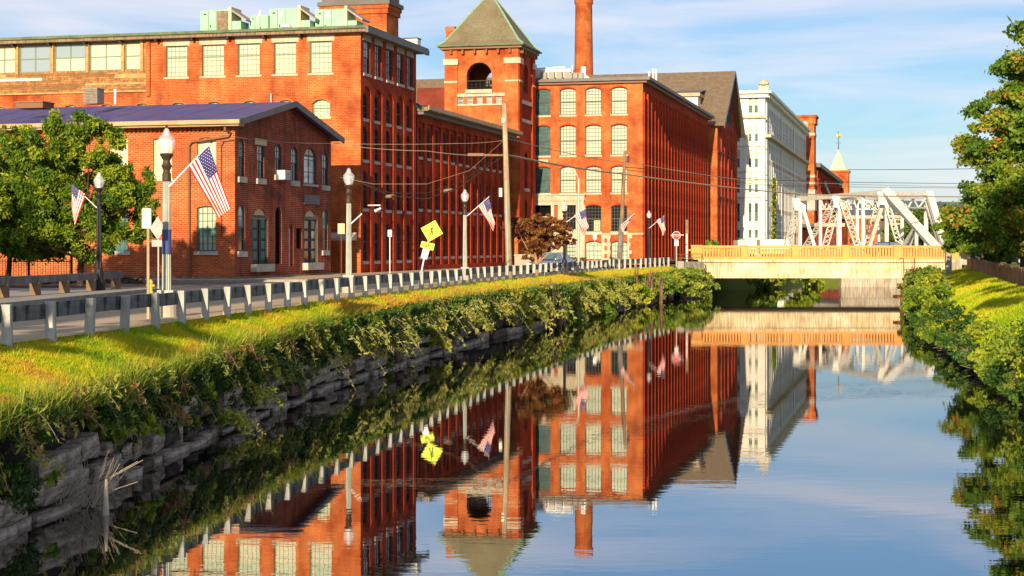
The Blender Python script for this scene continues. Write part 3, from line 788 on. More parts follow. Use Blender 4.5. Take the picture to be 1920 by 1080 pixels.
# ------------------------------------------------------------------ small gabled brick building
S = Bld('small_brick_building', 'low two storey brick building with purple roof and shaded gable end', -14.7, 86)
LS = 14.35; WZ = 8.25
f = MB(); ops = []
upF = [(370, 405), (287, 322), (205, 240), (122, 157), (40, 75)]
for a, b2 in upF: ops.append((S.fx(a), S.fx(b2), S.fz(a, 335), S.fz(a, 258), 0.12))
loF = [(369, 405), (204, 240), (120, 156), (38, 74)]
for a, b2 in loF: ops.append((S.fx(a), S.fx(b2), S.fz(a, 471), S.fz(a, 386), 0.12))
wall_mesh(f, -21, 0, 0.12, WZ, ops, 0, 0.22)
f.build('wall', 'brick_front_small', S.o)
for i, (a, b2) in enumerate(upF):
    o_ = ops[i]
    window(S.o, (o_[0]+o_[1])/2, o_[2], o_[1]-o_[0], o_[3]-o_[2], .12, 2, 4, 'cream_trim', 'blind_cream', 'blind_cream', .14)
    block(S.o, 'sill', 'cream_trim', (o_[0]+o_[1])/2, o_[2]-.14, o_[1]-o_[0]+.2, .14, .2, .06)
for i, (a, b2) in enumerate(loF):
    o_ = ops[i + len(upF)]
    window(S.o, (o_[0]+o_[1])/2, o_[2], o_[1]-o_[0], o_[3]-o_[2], .12, 4, 6, 'green_paint', 'blind_cream' if i == 0 else 'glass_sky', 'glass_teal', .14)
    block(S.o, 'sill', 'sill_stone', (o_[0]+o_[1])/2, o_[2]-.2, o_[1]-o_[0]+.28, .2, .2, .07)
# dentil course under the gutter
dn = MB().box(-.05, .05, -.07, 0.02, 0, .30).mesh('dentil', 'brick_front_small')
q = MB()
for k in range(84):
    x = -20.9 + k * 0.25; q.box(x, x + .13, -.08, 0.01, WZ - .42, WZ - .06)
q.box(-21, 0.05, -.12, .01, WZ - .06, WZ)
q.build('brick_dentil_course', 'brick_front_small', S.o)['kind'] = 'stuff'
# side (gable) wall
s_ = MB(); so = []
def sop(a, b2, y0, y1, rise):
    y0_, y1_ = S.sy(a), S.sy(b2); return (y0_, y1_, S.sz(a, y1), S.sz(a, y0), rise)
def zz(x): return 400 + x / 4
def zy(y): return 230 + y / 4
upS = [(192, 235, 118, 405, .35, 'n'), (330, 380, 165, 418, 0, 'l'), (465, 510, 155, 390, .3, 'n'), (585, 632, 178, 435, .3, 'n'), (680, 772, 180, 458, .55, 'w'), (818, 860, 218, 470, .3, 'n')]
loS = [(188, 238, 615, 965, .35, 'n'), (290, 410, 640, 1062, .6, 'd'), (465, 512, 628, 1060, .3, 'v'), (566, 600, 762, 1078, .2, 'p'), (622, 665, 792, 945, 0, 'v'), (678, 782, 655, 1052, .55, 'd'), (820, 858, 650, 958, .25, 'n')]
for (a, b2, y0, y1, r_, k) in upS + loS: so.append(sop(zz(a), zz(b2), zy(y0), zy(y1), r_))
wall_mesh(s_, 0, LS, 0.12, WZ, so, 0, 0.16)
s_.build('wall', 'brick_small_shaded', S.o, rz=R(90))
gp = MB(); gp.add([(0, 0, WZ), (LS, 0, WZ), (LS/2, 0, WZ + 1.62)], [(0, 1, 2)]); gp.build('gable', 'brick_small_shaded', S.o, rz=R(90))
# raked band of corbelled brick under the verge
rk = MB()
rk.bar((0.3, -0.05, WZ + .0), (LS/2, -0.05, WZ + 1.46), .14, .18); rk.bar((LS/2, -.05, WZ + 1.46), (LS - .3, -.05, WZ + 0.0), .14, .18)
rk.build('corbel_band', 'brick_dark', S.o, rz=R(90))
for (a, b2, y0, y1, r_, k), o_ in zip(upS + loS, so):
    c, wd, z0, h = (o_[0]+o_[1])/2, o_[1]-o_[0], o_[2], o_[3]-o_[2]
    low = y0 > 500
    if k in 'nl':
        window(S.o, c, z0, wd, h, r_, 1 if low else 2, 4, 'green_paint' if low else 'sash_dark', 'glass_sky', 'glass_dark', .07, 'R', .52)
        block(S.o, 'sill', 'sill_stone', c, z0 - .3, wd + .3, .3, .2, .10, 'R')
        if k == 'l': block(S.o, 'lintel', 'sign_tan', c, z0 + h, wd + .7, .34, .2, .02, 'R')
    elif k == 'w':
        window(S.o, c, z0, wd, h, r_, 2, 3, 'sash_dark', 'cream_trim', 'glass_sky', .08, 'R', .78)
        block(S.o, 'sill', 'sill_stone', c, z0 - .12, wd + .3, .12, .2, .10, 'R')
    elif k == 'v':
        MB().quad((-wd/2, 0, 0), (wd/2, 0, 0), (wd/2, 0, h), (-wd/2, 0, h)).build('dark_opening', 'void', S.o, (-.15, c, z0), R(90))
        if wd > 0.9 and h > 4: pass
    elif k == 'p':
        MB().quad((-wd/2, 0, 0), (wd/2, 0, 0), (wd/2, 0, h), (-wd/2, 0, h)).build('recess_panel', 'brick_small_shaded', S.o, (-.15, c, z0), R(90))
        MB().tube((-.08, c - wd/4, .1), (-.08, c - wd/4, z0 + h - .3), .07).tube((-.2, c - wd/4, z0 + h - .3), (-.05, c - wd/4, z0 + h - .3), .09).build('drain_pipe', 'galv', S.o)
    elif k == 'd':
        dr = MB()
        hd = h * .84
        dr.box(-wd/2, -wd/2 + .12, -.02, .1, 0, hd); dr.box(wd/2 - .12, wd/2, -.02, .1, 0, hd); dr.box(-wd/2, wd/2, -.03, .1, hd, hd + .12)
        do = dr.build('door', 'green_paint' if a > 500 else 'sash_dark', S.o, (-.06, c, z0), R(90))
        lf = MB()
        for sgn in (-1, 1):
            lf.box(sgn * wd/4 - wd/4 + .07, sgn * wd/4 + wd/4 - .07, .04, .08, 0.02, hd - .02)
        l_ = lf.build('door_leaf', 'iron_black', do)
        pnm = MB().box(-wd/8, wd/8, .02, .04, 0, .75 * hd/4.4).mesh('door_panel', 'glass_dark' if a > 500 else 'green_paint')
        for sgn in (-1, 1):
            for j in range(4): place(pnm, 'door_panel', do, (sgn * wd/4, 0, .25 + j * hd/4.4))
        tp = MB(); ring = [(-wd/2, hd + .12), (wd/2, hd + .12)] + list(reversed(arc_pts(-wd/2, wd/2, h - r_, min(r_, wd/2), 8)))
        tp.add([(x, .02, z) for x, z in ring], [tuple(range(len(ring)))]); tp.build('transom', 'sign_tan', do)
        st = block(S.o, 'step', 'sill_stone', c, max(0.0, z0 - .42), wd + .35, .42, .3, .35, 'R')
block(S.o, 'plaque', 'fascia_grey', S.sy(zz(735)), S.sz(zz(735), zy(612)), S.sy(zz(790)) - S.sy(zz(678)), .55, .1, .06, 'R')
# vertical brick arches over the side windows
# roof, fascia, gutter
rf = MB(); ov = .55; e = .75
zE = WZ + .12; zR = WZ + 1.75
th = .14
for (y0, y1, za, zb) in ((-e, LS/2, zE - .0, zR), (LS + e, LS/2, zE, zR)):
    rf.add([(-22, y0, za), (ov, y0, za), (ov, y1, zb), (-22, y1, zb), (-22, y0, za - th), (ov, y0, za - th), (ov, y1, zb - th), (-22, y1, zb - th)],
           [(0, 1, 2, 3), (7, 6, 5, 4), (0, 4, 5, 1), (1, 5, 6, 2), (3, 7, 4, 0)])
S_roof = rf.build('roof', 'roof_membrane', S.o)
sm_ = MB().bar((0, -e, zE + .006), (0, LS/2 - .1, zR - .01), .035, .012).mesh('roof_seam', 'fascia_grey')
for k in range(9): place(sm_, 'roof_seam', S.o, (-1.5 - 2.1 * k, 0, 0))
vb = MB(); vb.bar((ov + .04, -e, zE - .12), (ov + .04, LS/2, zR - .12), .08, .34); vb.bar((ov + .04, LS/2, zR - .12), (ov + .04, LS + e, zE - .12), .08, .34)
vb.build('verge_board', 'fascia_grey', S.o)
gt = MB().box(-22, ov + .1, -e - .16, -e, zE - .20, zE + .02).box(-22, ov, -e, -.1, zE - .30, zE - .2)
gt.build('gutter', 'gutter_tan', S.o)
xp = S.fx(430); xq = S.fx(356)
MB().path([(xp, -.55, 8.15), (xp, -.55, 7.85), (xp + .1, -.12, 7.75), (xp, -.12, 7.55), (xq + .15, -.12, 7.3), (xq, -.12, 7.1), (xq, -.12, .1)], .065, 8).build('downpipe', 'pipe_brown', S.o)
xw = S.fx(416)
MB().path([(-.02, -.03, 7.35), (xw + .15, -.04, 7.3), (xw, -.04, 7.1), (xw, -.04, 2.2)], .022, 5).build('cable_conduit', 'iron_black', S.o)
fo = MB().box(-21, 0.06, -0.07, .3, -.15, 0.125); fo.box(-.3, .07, 0.3, LS + .05, -.15, .118); fo.build('foundation', 'foundation', S.o)
MB().box(-20.8, -.2, .34, LS, 0, WZ - .02).build('inner_wall', 'brick_dark', S.o)
# far (left/back) gable is out of sight; roof vent lump, cooler and pipe on the roof
ac = thing('roof_air_conditioner', 'grey louvred cooling unit standing on the purple roof above the leafy tree', 'air conditioner', at(176, 195, 91.5), -BA)
MB().box(-.42, .42, -.4, .4, 0, .82).build('casing', 'hvac_grey', ac)
lv = MB()
for k in range(9): lv.box(-.39, .39, -.44, -.40, .06 + k * .085, .10 + k * .085)
lv.build('louvre', 'hvac_brown', ac); MB().box(-.46, .46, -.44, .44, .82, .87).build('lid', 'hvac_grey', ac)
pp = MB().lathe([(.07, 0), (.07, .75), (.1, .76), (.1, .84), (0, .86)], 10).build('vent_pipe', 'white_metal', None, at(216, 195.5, 91.6)); tag(pp, 'thin white vent pipe on the purple roof right of the cooling unit', 'pipe')
hh_ = thing('roof_hatch', 'low dark brown box hatch lying on the purple roof above the tree', 'hatch', at(68, 204, 90), -BA)
MB().box(-.9, .75, -.6, .6, 0, .3).build('hatch_box', 'pipe_brown', hh_); MB().box(-.95, .8, -.65, .65, .3, .36).build('hatch_lid', 'hvac_brown', hh_)
wa = thing('window_air_conditioner', 'white box air conditioner sticking out of the gable wall window', 'air conditioner', (0, 0, 0), -BA)
p_ = Matrix.Translation((S.X, S.Y, 0)) @ Matrix.Rotation(-BA, 4, 'Z') @ Vector((0.22, S.sy(zz(500)), S.sz(zz(500), zy(427))))
wa.location = p_
MB().box(-.35, .25, -.42, .42, 0, .52).build('casing', 'white_metal', wa)
q = MB()
for k in range(6): q.box(.25, .27, -.38, .38, .05 + k * .075, .085 + k * .075)
q.build('grille', 'hvac_grey', wa)

# ------------------------------------------------------------------ tall orange mill with the green roof edge
B = Bld('orange_mill', 'four storey orange brick mill with stone lintels and green coolers on its flat roof', -9.8, 105)
LB = 11.8; HB = 15.55
ops = []
def tag_ops(pxs, y0, y1, rise, dx=0): return [(B.fx(a), B.fx(b2), B.fz(a, y1), B.fz(a, y0), rise) for a, b2 in pxs]
topw = [(581, 622), (514, 555), (446, 487), (379, 420), (311, 351)]
z_lo = B.fz(601, 137); z_hi = B.fz(601, 77)
ops += [(B.fx(a), B.fx(b2), z_lo, z_hi, 0) for a, b2 in topw]
row2 = [(586 - 67.0 * k, 619 - 67.0 * k) for k in range(10)]
r2lo, r2hi = B.fz(602, 219), B.fz(602, 186)
ops += [(B.fx(a), B.fx(b2), r2lo, r2hi, .28) for a, b2 in row2]
xS = B.fx(275)
fw = MB(); wall_mesh(fw, xS, 0, 0, HB, [o for o in ops if o[0] > xS], 0, .25)
zc = B.fz(200, 171)
wall_mesh(fw, -32, xS, 0, zc, [o for o in ops if o[0] < xS], 0.02, .25)
fw.build('wall', 'brick_orange', B.o)
for i, o_ in enumerate(ops):
    c, wd, h = (o_[0]+o_[1])/2, o_[1]-o_[0], o_[3]-o_[2]
    if i < 5:
        window(B.o, c, o_[2], wd, h, 0, 5, 6, 'sash_green', 'blind', 'blind_cream', .15, 'F', .62, bar=.022)
        block(B.o, 'lintel', 'limestone', c, o_[3], wd + .38, .42, .15, .03)
    else:
        window(B.o, c, o_[2], wd, h, .28, 5, 3, 'sash_green', 'blind_cream', 'blind', .15, 'F', .5, bar=.022)
        # brick arch ring standing proud
        ar = MB(); pi_ = arc_pts(-wd/2, wd/2, h - .28, .28, 8); po = arc_pts(-wd/2 - .16, wd/2 + .16, h - .28, .42, 8)
        for k in range(8):
            a_, b_, c_, d_ = pi_[k], pi_[k+1], po[k+1], po[k]
            ar.quad((a_[0], -.03, a_[1]), (b_[0], -.03, b_[1]), (c_[0], -.03, c_[1]), (d_[0], -.03, d_[1])); ar.quad((d_[0], -.03, d_[1]), (c_[0], -.03, c_[1]), (c_[0], 0.03, c_[1]), (d_[0], 0.03, d_[1]))
        ar.build('brick_arch', 'brick_orange', B.o, (c, 0, o_[2]))
    block(B.o, 'sill', 'limestone' if i < 5 else 'cream_trim', c, o_[2] - .13, wd + (.3 if i < 5 else .12), .13, .2, .06)
# timber-clad top storey at the left
zt = B.fz(200, 80); zb = B.fz(200, 132); 
wl_ = [(-14, 28), (36, 94), (102, 160), (168, 227), (234, 263)]
so2 = [(B.fx(a), B.fx(b2), zb, zt, 0) for a, b2 in wl_]
tm = MB(); wall_mesh(tm, -32, xS, zb - .12, HB, so2, .02, .2); tm.build('timber_wall', 'siding', B.o)
for (a, b2), o_ in zip(wl_, so2):
    c, wd, h = (o_[0]+o_[1])/2, o_[1]-o_[0], o_[3]-o_[2]
    dark = a in (36, 102)
    window(B.o, c, o_[2], wd, h, 0, 2 if wd > 1.2 else 1, 2, 'sash_green', 'glass_sky' if dark else 'blind_cream', 'glass_sky' if a == 36 else 'blind_cream', .1, 'F', .5, bar=.09)
for px in (-20, 32, 98, 164, 230.5, 266): 
    block(B.o, 'timber_post', 'siding_light', B.fx(px), zb - .1, .2, zt - zb + .25, .1, .06)
# planks: long overlapping weatherboards, each its own
rp_ = random.Random(3); ph = (zb - .12 - zc) / 9
pmesh = {}
for r_ in range(9):
    x = -32 + rp_.random() * 2
    while x < xS - .1:
        L = rp_.choice([2.2, 3.0, 3.8, 4.6]); x2 = min(x + L, xS - .02)
        mm_ = rp_.choice(['siding', 'siding', 'siding_light', 'siding_dark'])
        if x2 > -28 and x2 - x > .2:
            key = (mm_, round(x2 - x, 2))
            if key not in pmesh: 
                w_ = x2 - x - .02; pmesh[key] = MB().add([(0, -.045, 0), (w_, -.045, 0), (w_, -.02, ph), (0, -.02, ph), (0, .02, 0), (w_, .02, 0), (w_, .02, ph), (0, .02, ph)], [(0, 1, 2, 3), (4, 7, 6, 5), (0, 4, 5, 1), (3, 2, 6, 7), (0, 3, 7, 4), (1, 5, 6, 2)]).mesh('plank', mm_)
            place(pmesh[key], 'plank', B.o, (x, 0, zc + r_ * ph))
        x = x2
block(B.o, 'white_board', 'white_paint', B.fx(40), B.fz(40, 152), 3.2, .16, .02, .06)
block(B.o, 'ledge', 'siding_light', (-32 + xS) / 2, zc - .1, 32 + xS, .1, .1, .1)
q = MB().box(xS + .02, xS + .30, -.16, 0.02, B.fz(275, 180), HB); q.build('corner_pier', 'brick_orange', B.o)
# side facade facing the canal: recessed bays between piers
s_ = MB(); bays = []; wn_ = []
sx = lambda x: 360 + x / 4
topS = [(1290, 1335, 325, 565), (1375, 1420, 350, 590), (1460, 1505, 380, 615), (1540, 1585, 405, 640), (1617, 1655, 435, 660)]
tz0, tz1 = z_lo, z_hi + .05
yc = []
for (a, b2, _, _) in topS:
    y0, y1 = B.sy(sx(a)), B.sy(sx(b2)); yc.append((y0 + y1) / 2)
tops = [(c - .62, c + .62, tz0, tz1, 0) for c in yc]
zrows = [(10.1, 11.75), (7.4, 9.6), (4.2, 6.7), (0.75, 3.3)]
bays = [(c - .82, c + .82, 0.0, 12.2, .5) for c in yc]
wall_mesh(s_, 0, LB, 0.0, HB, tops + bays, 0, .17)
inner = [(c - .60, c + .60, a, b2, .42) for c in yc for a, b2 in zrows]
wall_mesh(s_, 0.05, LB - .05, 0.0, 12.3, inner, .17, .16)
s_.build('wall', 'brick_shaded_red', B.o, rz=R(90))
for i, o_ in enumerate(tops):
    c = (o_[0]+o_[1])/2
    window(B.o, c, o_[2], 1.24, o_[3]-o_[2], 0, 2, 4, 'sash_dark', 'glass_sky' if i in (0, 3) else 'glass_dark', 'glass_dark', .10, 'R')
    block(B.o, 'lintel', 'sill_stone', c, o_[3], 1.6, .46, .15, .03, 'R'); block(B.o, 'sill', 'sill_stone', c, o_[2] - .18, 1.5, .18, .15, .08, 'R')
for o_ in inner:
    c = (o_[0]+o_[1])/2
    window(B.o, c, o_[2], 1.2, o_[3]-o_[2], .42, 2, 4, 'sash_dark', 'glass_dark', 'glass_dark', .27, 'R')
    block(B.o, 'sill', 'sill_stone', c, o_[2] - .2, 1.4, .2, .15, .08, 'R', .17)
MB().box(-31.8, -.36, .3, LB, 0, HB - .05).build('inner_wall', 'brick_orange', B.o)
# roof slab, cornice
rf = MB().box(-32.6, .75, -.75, LB + .6, HB + .22, HB + .40); rf.build('roof', 'eave_green', B.o)
cn = MB().box(-32.5, .62, -.62, LB + .5, HB - .0, HB + .22); cn.build('eave', 'eave_wood', B.o)
cn2 = MB().box(.62, .80, -.8, LB + .65, HB - .08, HB + .30); cn2.build('side_gutter', 'fascia_grey', B.o)
fg = MB().box(-32, xS, -.05, 0.02, zt + .14, HB - .02); fg.build('frieze_board', 'sash_dark', B.o)
bk = MB().box(-.08, .08, -.5, 0, -.16, 0).mesh('bracket', 'iron_black')
for k in range(14): place(bk, 'bracket', B.o, (B.fx(566 - 67 * k), -.03, HB))
MB().path([(B.fx(509.5), -.1, B.fz(509, 198)), (B.fx(509.5), -.1, B.fz(509, 176))], .06, 8).build('vent_pipe', 'galv', B.o)
# penthouse stair tower
ph_ = Bld('brick_stair_tower', 'square brick tower rising above the orange mill roof at the top of the picture', -8.75, 113.2, 'tower')
wt = 4.75
MB().box(-wt, 0, 0, 2.6, HB + .4, 18.35).build('shaft', 'brick_orange', ph_.o)
MB().box(-wt - .12, .12, -.12, 2.72, 18.0, 18.35).box(-wt - .2, .2, -.2, 2.8, 18.35, 18.62).build('brick_collar', 'brick_orange', ph_.o)
MB().box(-wt - .3, .3, -.3, 2.9, 18.62, 18.9).box(-wt-.05, .05, -.05, 2.65, 18.9, 20.2).build('cap', 'roof_grey', ph_.o)
# roof coolers
def cooler(px0, px1, pytop, label, split=None, hood=True, base=48):
    D_ = 108.5; a = at(px0, base, D_); b2 = at(px1, base, D_); wd = (b2.x - a.x) / CA; h = (base - pytop) / F * D_
    t = thing('rooftop_cooler', label, 'cooling unit', (a.x, a.y, HB + .40), -BA, 'green coolers along the mill roof')
    h = h + (a.z - HB - .4)
    MB().box(0, wd, 0, 1.7, 0, h).build('cabinet', 'hvac_green', t)
    q = MB()
    for x in (wd * .28, wd * .55): q.box(x - .012, x + .012, -.02, .0, .05, h - .05)
    q.box(.12 * wd, .2 * wd, -.03, 0, h * .8, h * .86); q.box(.7, .78, -.03, 0, h * .25, h * .35)
    q.build('seam', 'sash_dark', t)
    MB().box(wd * .36, wd * .47, -.025, 0, h * .66, h * .9).build('label_plate', 'white_paint', t)
    if split:
        MB().box(wd * split, wd - .05, -.03, .0, h * .0, h * .95).build('open_panel', 'hvac_brown', t)
    if hood:
        MB().box(wd + .002, wd + .18, -.05, 1.6, .05, h + .18).build('side_panel', 'cream_trim', t)
        q = MB().add([(wd + .18, 0, h), (wd + 1.25, 0, h * .55), (wd + 1.25, 1.5, h * .55), (wd + .18, 1.5, h), (wd + .18, 0, h * .92), (wd + 1.2, 0, h * .48), (wd + 1.2, 1.5, h * .48), (wd + .18, 1.5, h * .92)],
                     [(0, 1, 2, 3), (7, 6, 5, 4), (0, 4, 5, 1), (1, 5, 6, 2), (2, 6, 7, 3)])
        q.build('hood', 'hvac_grey', t)
        MB().box(wd + .18, wd + .8, .1, 1.4, 0, h * .5).build('lower_box', 'hvac_green', t)
    return t
cooler(376, 432, 20, 'green rooftop cooler furthest left, with a brown opened panel', .58)
cooler(469, 504, 30, 'smallest of the green rooftop coolers, low box beside a white pole', None, False)
cooler(505, 561, 17, 'green rooftop cooler in the middle, tallest box with a hood', None)
cooler(591, 648, 18, 'green rooftop cooler nearest the brick stair tower', None)
vn = thing('roof_vent', 'round silver vent cap between the green rooftop coolers', 'vent', (at(537, 45, 107).x, 107, HB + .4))
MB().lathe([(.22, 0), (.22, .18), (.36, .2), (.36, .3), (.24, .32), (.28, .36), (.28, .42), (0, .46)], 14).build('vent_cap', 'white_metal', vn)
an = thing('roof_beacon_pole', 'thin pole with a white lamp head on the mill roof among the coolers', 'pole', (at(488, 45, 110).x, 110, HB + .4))
MB().tube((0, 0, 0), (0, 0, 1.2), .03).build('pole', 'galv', an); MB().lathe([(.05, 1.15), (.13, 1.25), (.11, 1.6), (.05, 1.75), (0, 1.8)], 10).build('lamp_head', 'white_paint', an)
rb2 = thing('roof_box', 'small white and dark box at the far right corner of the mill roof', 'box', (at(770, 78, 115).x, 115, HB + .4), -BA)
MB().box(-.5, .5, 0, .8, 0, .5).build('box_body', 'white_paint', rb2); MB().box(-.55, .55, -.05, .85, .5, .56).build('lid', 'iron_black', rb2)

# ------------------------------------------------------------------ lower ribbed mill along the street
C2 = Bld('ribbed_mill', 'three storey dark red mill with many piers between orange mill and belfry tower', -6.85, 117.1)
LC = 27.0; HC2 = 11.35
s_ = MB(); nb = 13; pitch = 2.07; cs = [1.1 + pitch * k for k in range(nb)]
big = (7,)
bays = [(c - .74, c + .74, 0.35, 10.75, 0) for i, c in enumerate(cs)]
wall_mesh(s_, 0, LC, 0, HC2, bays, 0, .18)
rows = [(8.25, 10.5), (4.45, 6.9), (0.95, 3.45)]
inner = []
for i, c in enumerate(cs):
    for j, (a, b2) in enumerate(rows):
        inner.append((c - (.5), c + .5, a, b2, .4))
wall_mesh(s_, .05, LC - .05, 0.3, 10.9, inner, .18, .15)
s_.build('wall', 'brick_shaded_red', C2.o, rz=R(90))
for o_ in inner:
    c = (o_[0]+o_[1])/2
    window(C2.o, c, o_[2], 1.0, o_[3]-o_[2], .4, 2, 4, 'sash_dark', 'glass_dark', 'glass_dark', .27, 'R')
    block(C2.o, 'sill', 'sill_stone', c, o_[2] - .2, 1.2, .2, .15, .10, 'R', .18)
MB().box(-16, -.36, .02, LC, 0, HC2 - .1).build('inner_wall', 'brick_dark', C2.o)
MB().box(-16.2, .95, -.3, LC + .6, HC2 + .12, HC2 + .42).build('cornice', 'eave_wood', C2.o)
MB().box(-16.2, .55, -.2, LC + .4, HC2 - .12, HC2 + .12).build('lower_cornice', 'fascia_grey', C2.o)
MB().box(.955, 1.02, -.35, LC + .65, HC2 + .2, HC2 + .5).build('gutter', 'gutter_tan', C2.o)
MB().add([(-16, 0, HC2 + .44), (.9, 0, HC2 + .44), (.9, LC + .5, HC2 + .44), (-16, LC + .5, HC2 + .44)], [(0, 1, 2, 3)]).build('roof', 'roof_grey', C2.o)
for k in range(5):
    t = MB().add([(-3, 0, 0), (-.3, 0, 0), (-.3, 1.5, 0), (-3, 1.5, 0), (-3, .0, .75), (-1.2, 0, .75)], [(0, 1, 5, 4), (1, 2, 5), (3, 4, 5, 2), (0, 4, 3)])
    o = t.build('skylight', 'skylight', C2.o, (-.4, .3 + 2.4 * k, HC2 + .46))

# ------------------------------------------------------------------ belfry tower with pyramid roof
T = Bld('belfry_tower', 'square brick belfry tower with olive pyramid roof and arched balcony opening', .53, 145, 'tower')
WT = 6.75; LT = 6.1; HT = 19.45
zs_, zr_ = T.fz(898, 168), T.fz(898, 117)
def shift(ops, dx): return [(a + dx, b2 + dx, c, d_, e) for a, b2, c, d_, e in ops]
xo0, xo1 = T.fx(875), T.fx(922.5); half = (xo1 - xo0) / 2
f = MB()
sw = [(T.fx(a), T.fx(a + 10.5), T.fz(900, 195), T.fz(900, 181.5), 0) for a in (858, 876, 894, 912, 930)]
wall_mesh(f, -WT, 0, 0, HT, [(xo0, xo1, zs_, zr_, half)] + sw, 0, .7)
f.build('front_wall', 'brick_orange', T.o)
for o_ in sw:
    window(T.o, (o_[0]+o_[1])/2, o_[2], o_[1]-o_[0], o_[3]-o_[2], 0, 1, 1, 'limestone', 'glass_sky', 'glass_sky', .1)
f = MB(); cy = LT * .5
sideop = [(cy - .75, cy + .75, zs_ - .1, zr_ - .0, .75), (cy - .6, cy + .6, 7.0, 10.3, .6), (cy - .5, cy + .5, 1.5, 6.0, .5)]
ss = [(cy - 1.8 + k * .8, cy - 1.8 + k * .8 + .45, 13.3, 14.6, 0) for k in range(5)]
wall_mesh(f, 0, LT, 0, HT, sideop + ss, 0, .6); f.build('side_wall', 'brick_shaded_red', T.o, rz=R(90))
for o_ in sideop[1:]:
    window(T.o, cy, o_[2], o_[1]-o_[0], o_[3]-o_[2], o_[4], 2, 5, 'sash_dark', 'glass_sky', 'glass_dark', .3, 'R')
    block(T.o, 'sill', 'sill_stone', cy, o_[2] - .3, 1.6, .3, .3, .15, 'R')
for o_ in ss: window(T.o, (o_[0]+o_[1])/2, o_[2], .45, 1.3, 0, 1, 1, 'sash_dark', 'glass_dark', 'glass_dark', .3, 'R')
block(T.o, 'band', 'sill_stone', cy, 14.6, 4.6, .35, .1, .1, 'R'); block(T.o, 'band', 'sill_stone', cy, 12.95, 4.6, .3, .1, .1, 'R')
f = MB(); wall_mesh(f, -WT, 0, 14.5, HT, [(xo0, xo1, zs_, zr_, half)], 0, .5)
f.build('back_wall', 'brick_orange', T.o, (0, LT, 0))
f = MB(); wall_mesh(f, 0, LT, 0, HT, [(cy - .75, cy + .75, zs_ - .1, zr_, .75)], 0, .5); f.build('left_wall', 'brick_orange', T.o, (-WT, 0, 0), R(90))
MB().box(-WT + .05, -.05, .7, LT - .05, zs_ - .55, zs_ - .4).build('belfry_floor', 'roof_grey', T.o)
MB().box(-WT + .1, -.62, .72, LT - .1, zr_ + .3, zr_ + .42).build('belfry_ceiling', 'siding_dark', T.o)
# corner piers and stones
for x0 in (-WT - .06, -1.15):
    MB().box(x0, x0 + 1.21, -.14, .0, 6, HT - .02).build('corner_pier', 'brick_orange', T.o)
    MB().box(x0 - .08, x0 + 1.29, -.26, -.14, T.fz(960, 119), T.fz(960, 108)).build('capital', 'limestone', T.o)
    MB().box(x0 - .02, x0 + 1.23, -.20, -.14, T.fz(960, 153), T.fz(960, 149.5)).build('band', 'limestone', T.o)
for y0 in (.0, LT - 1.0):
    MB().box(.0, .14, y0, y0 + 1.0, 2, HT - .02).build('corner_pier', 'brick_shaded_red', T.o)
    MB().box(.14, .26, y0 - .1, y0 + 1.1, T.fz(960, 119), T.fz(960, 108)).build('capital', 'limestone', T.o)
    MB().box(.14, .2, y0 - .02, y0 + 1.02, T.fz(960, 153), T.fz(960, 149.5)).build('band', 'limestone', T.o)
MB().box(xo0 - .05, xo1 + .05, -.28, 0, T.fz(898, 175), zs_).build('balcony_stone', 'limestone', T.o)
MB().box(T.fx(851), T.fx(947), -.12, 0, T.fz(898, 181), T.fz(898, 175)).build('stone_band', 'limestone', T.o)
MB().box(T.fx(851), T.fx(947), -.10, 0, T.fz(898, 198), T.fz(898, 195)).build('stone_band', 'limestone', T.o)
# arch ring
ar = MB(); cxo = (xo0 + xo1) / 2; pi_ = arc_pts(xo0, xo1, zr_ - half, half, 16); po = arc_pts(xo0 - .3, xo1 + .3, zr_ - half, half + .3, 16)
for k in range(16):
    a_, b_, c_, d_ = pi_[k], pi_[k+1], po[k+1], po[k]
    ar.quad((a_[0], -.05, a_[1]), (b_[0], -.05, b_[1]), (c_[0], -.05, c_[1]), (d_[0], -.05, d_[1])); ar.quad((d_[0], -.05, d_[1]), (c_[0], -.05, c_[1]), (c_[0], 0.02, c_[1]), (d_[0], 0.02, d_[1]))
ar.build('brick_arch', 'brick_orange', T.o)
def rail_panel(parent, w_, h_, loc, rz=0):
    q = MB().box(-w_/2, w_/2, -.03, .03, h_ - .07, h_).box(-w_/2, w_/2, -.03, .03, 0, .06)
    nn = int(w_ / .38)
    for k in range(nn):
        x = -w_/2 + (k + .5) * w_ / nn; r = w_ / nn * .42
        pts = [(x + r * math.cos(t), 0, h_ * .42 + r * math.sin(t)) for t in [i * math.pi / 5 for i in range(11)]]
        q.path(pts, .042, 4); q.tube((x - w_/nn/2, 0, 0), (x - w_/nn/2, 0, h_), .045, n=4)
        q.tube((x, 0, h_ * .42 + r), (x, 0, h_), .02, n=4); q.tube((x - r, 0, .05), (x, 0, h_ * .42), .02, n=4); q.tube((x + r, 0, .05), (x, 0, h_ * .42), .02, n=4)
    return q.build('iron_railing', 'iron_black', parent, loc, rz)
hr = T.fz(898, 150) - zs_
rail_panel(T.o, xo1 - xo0, hr, (cxo, .3, zs_)); rail_panel(T.o, 1.5, hr, (-.3, cy, zs_), R(90))
rail_panel(T.o, xo1 - xo0, hr, (cxo, LT - .1, zs_))
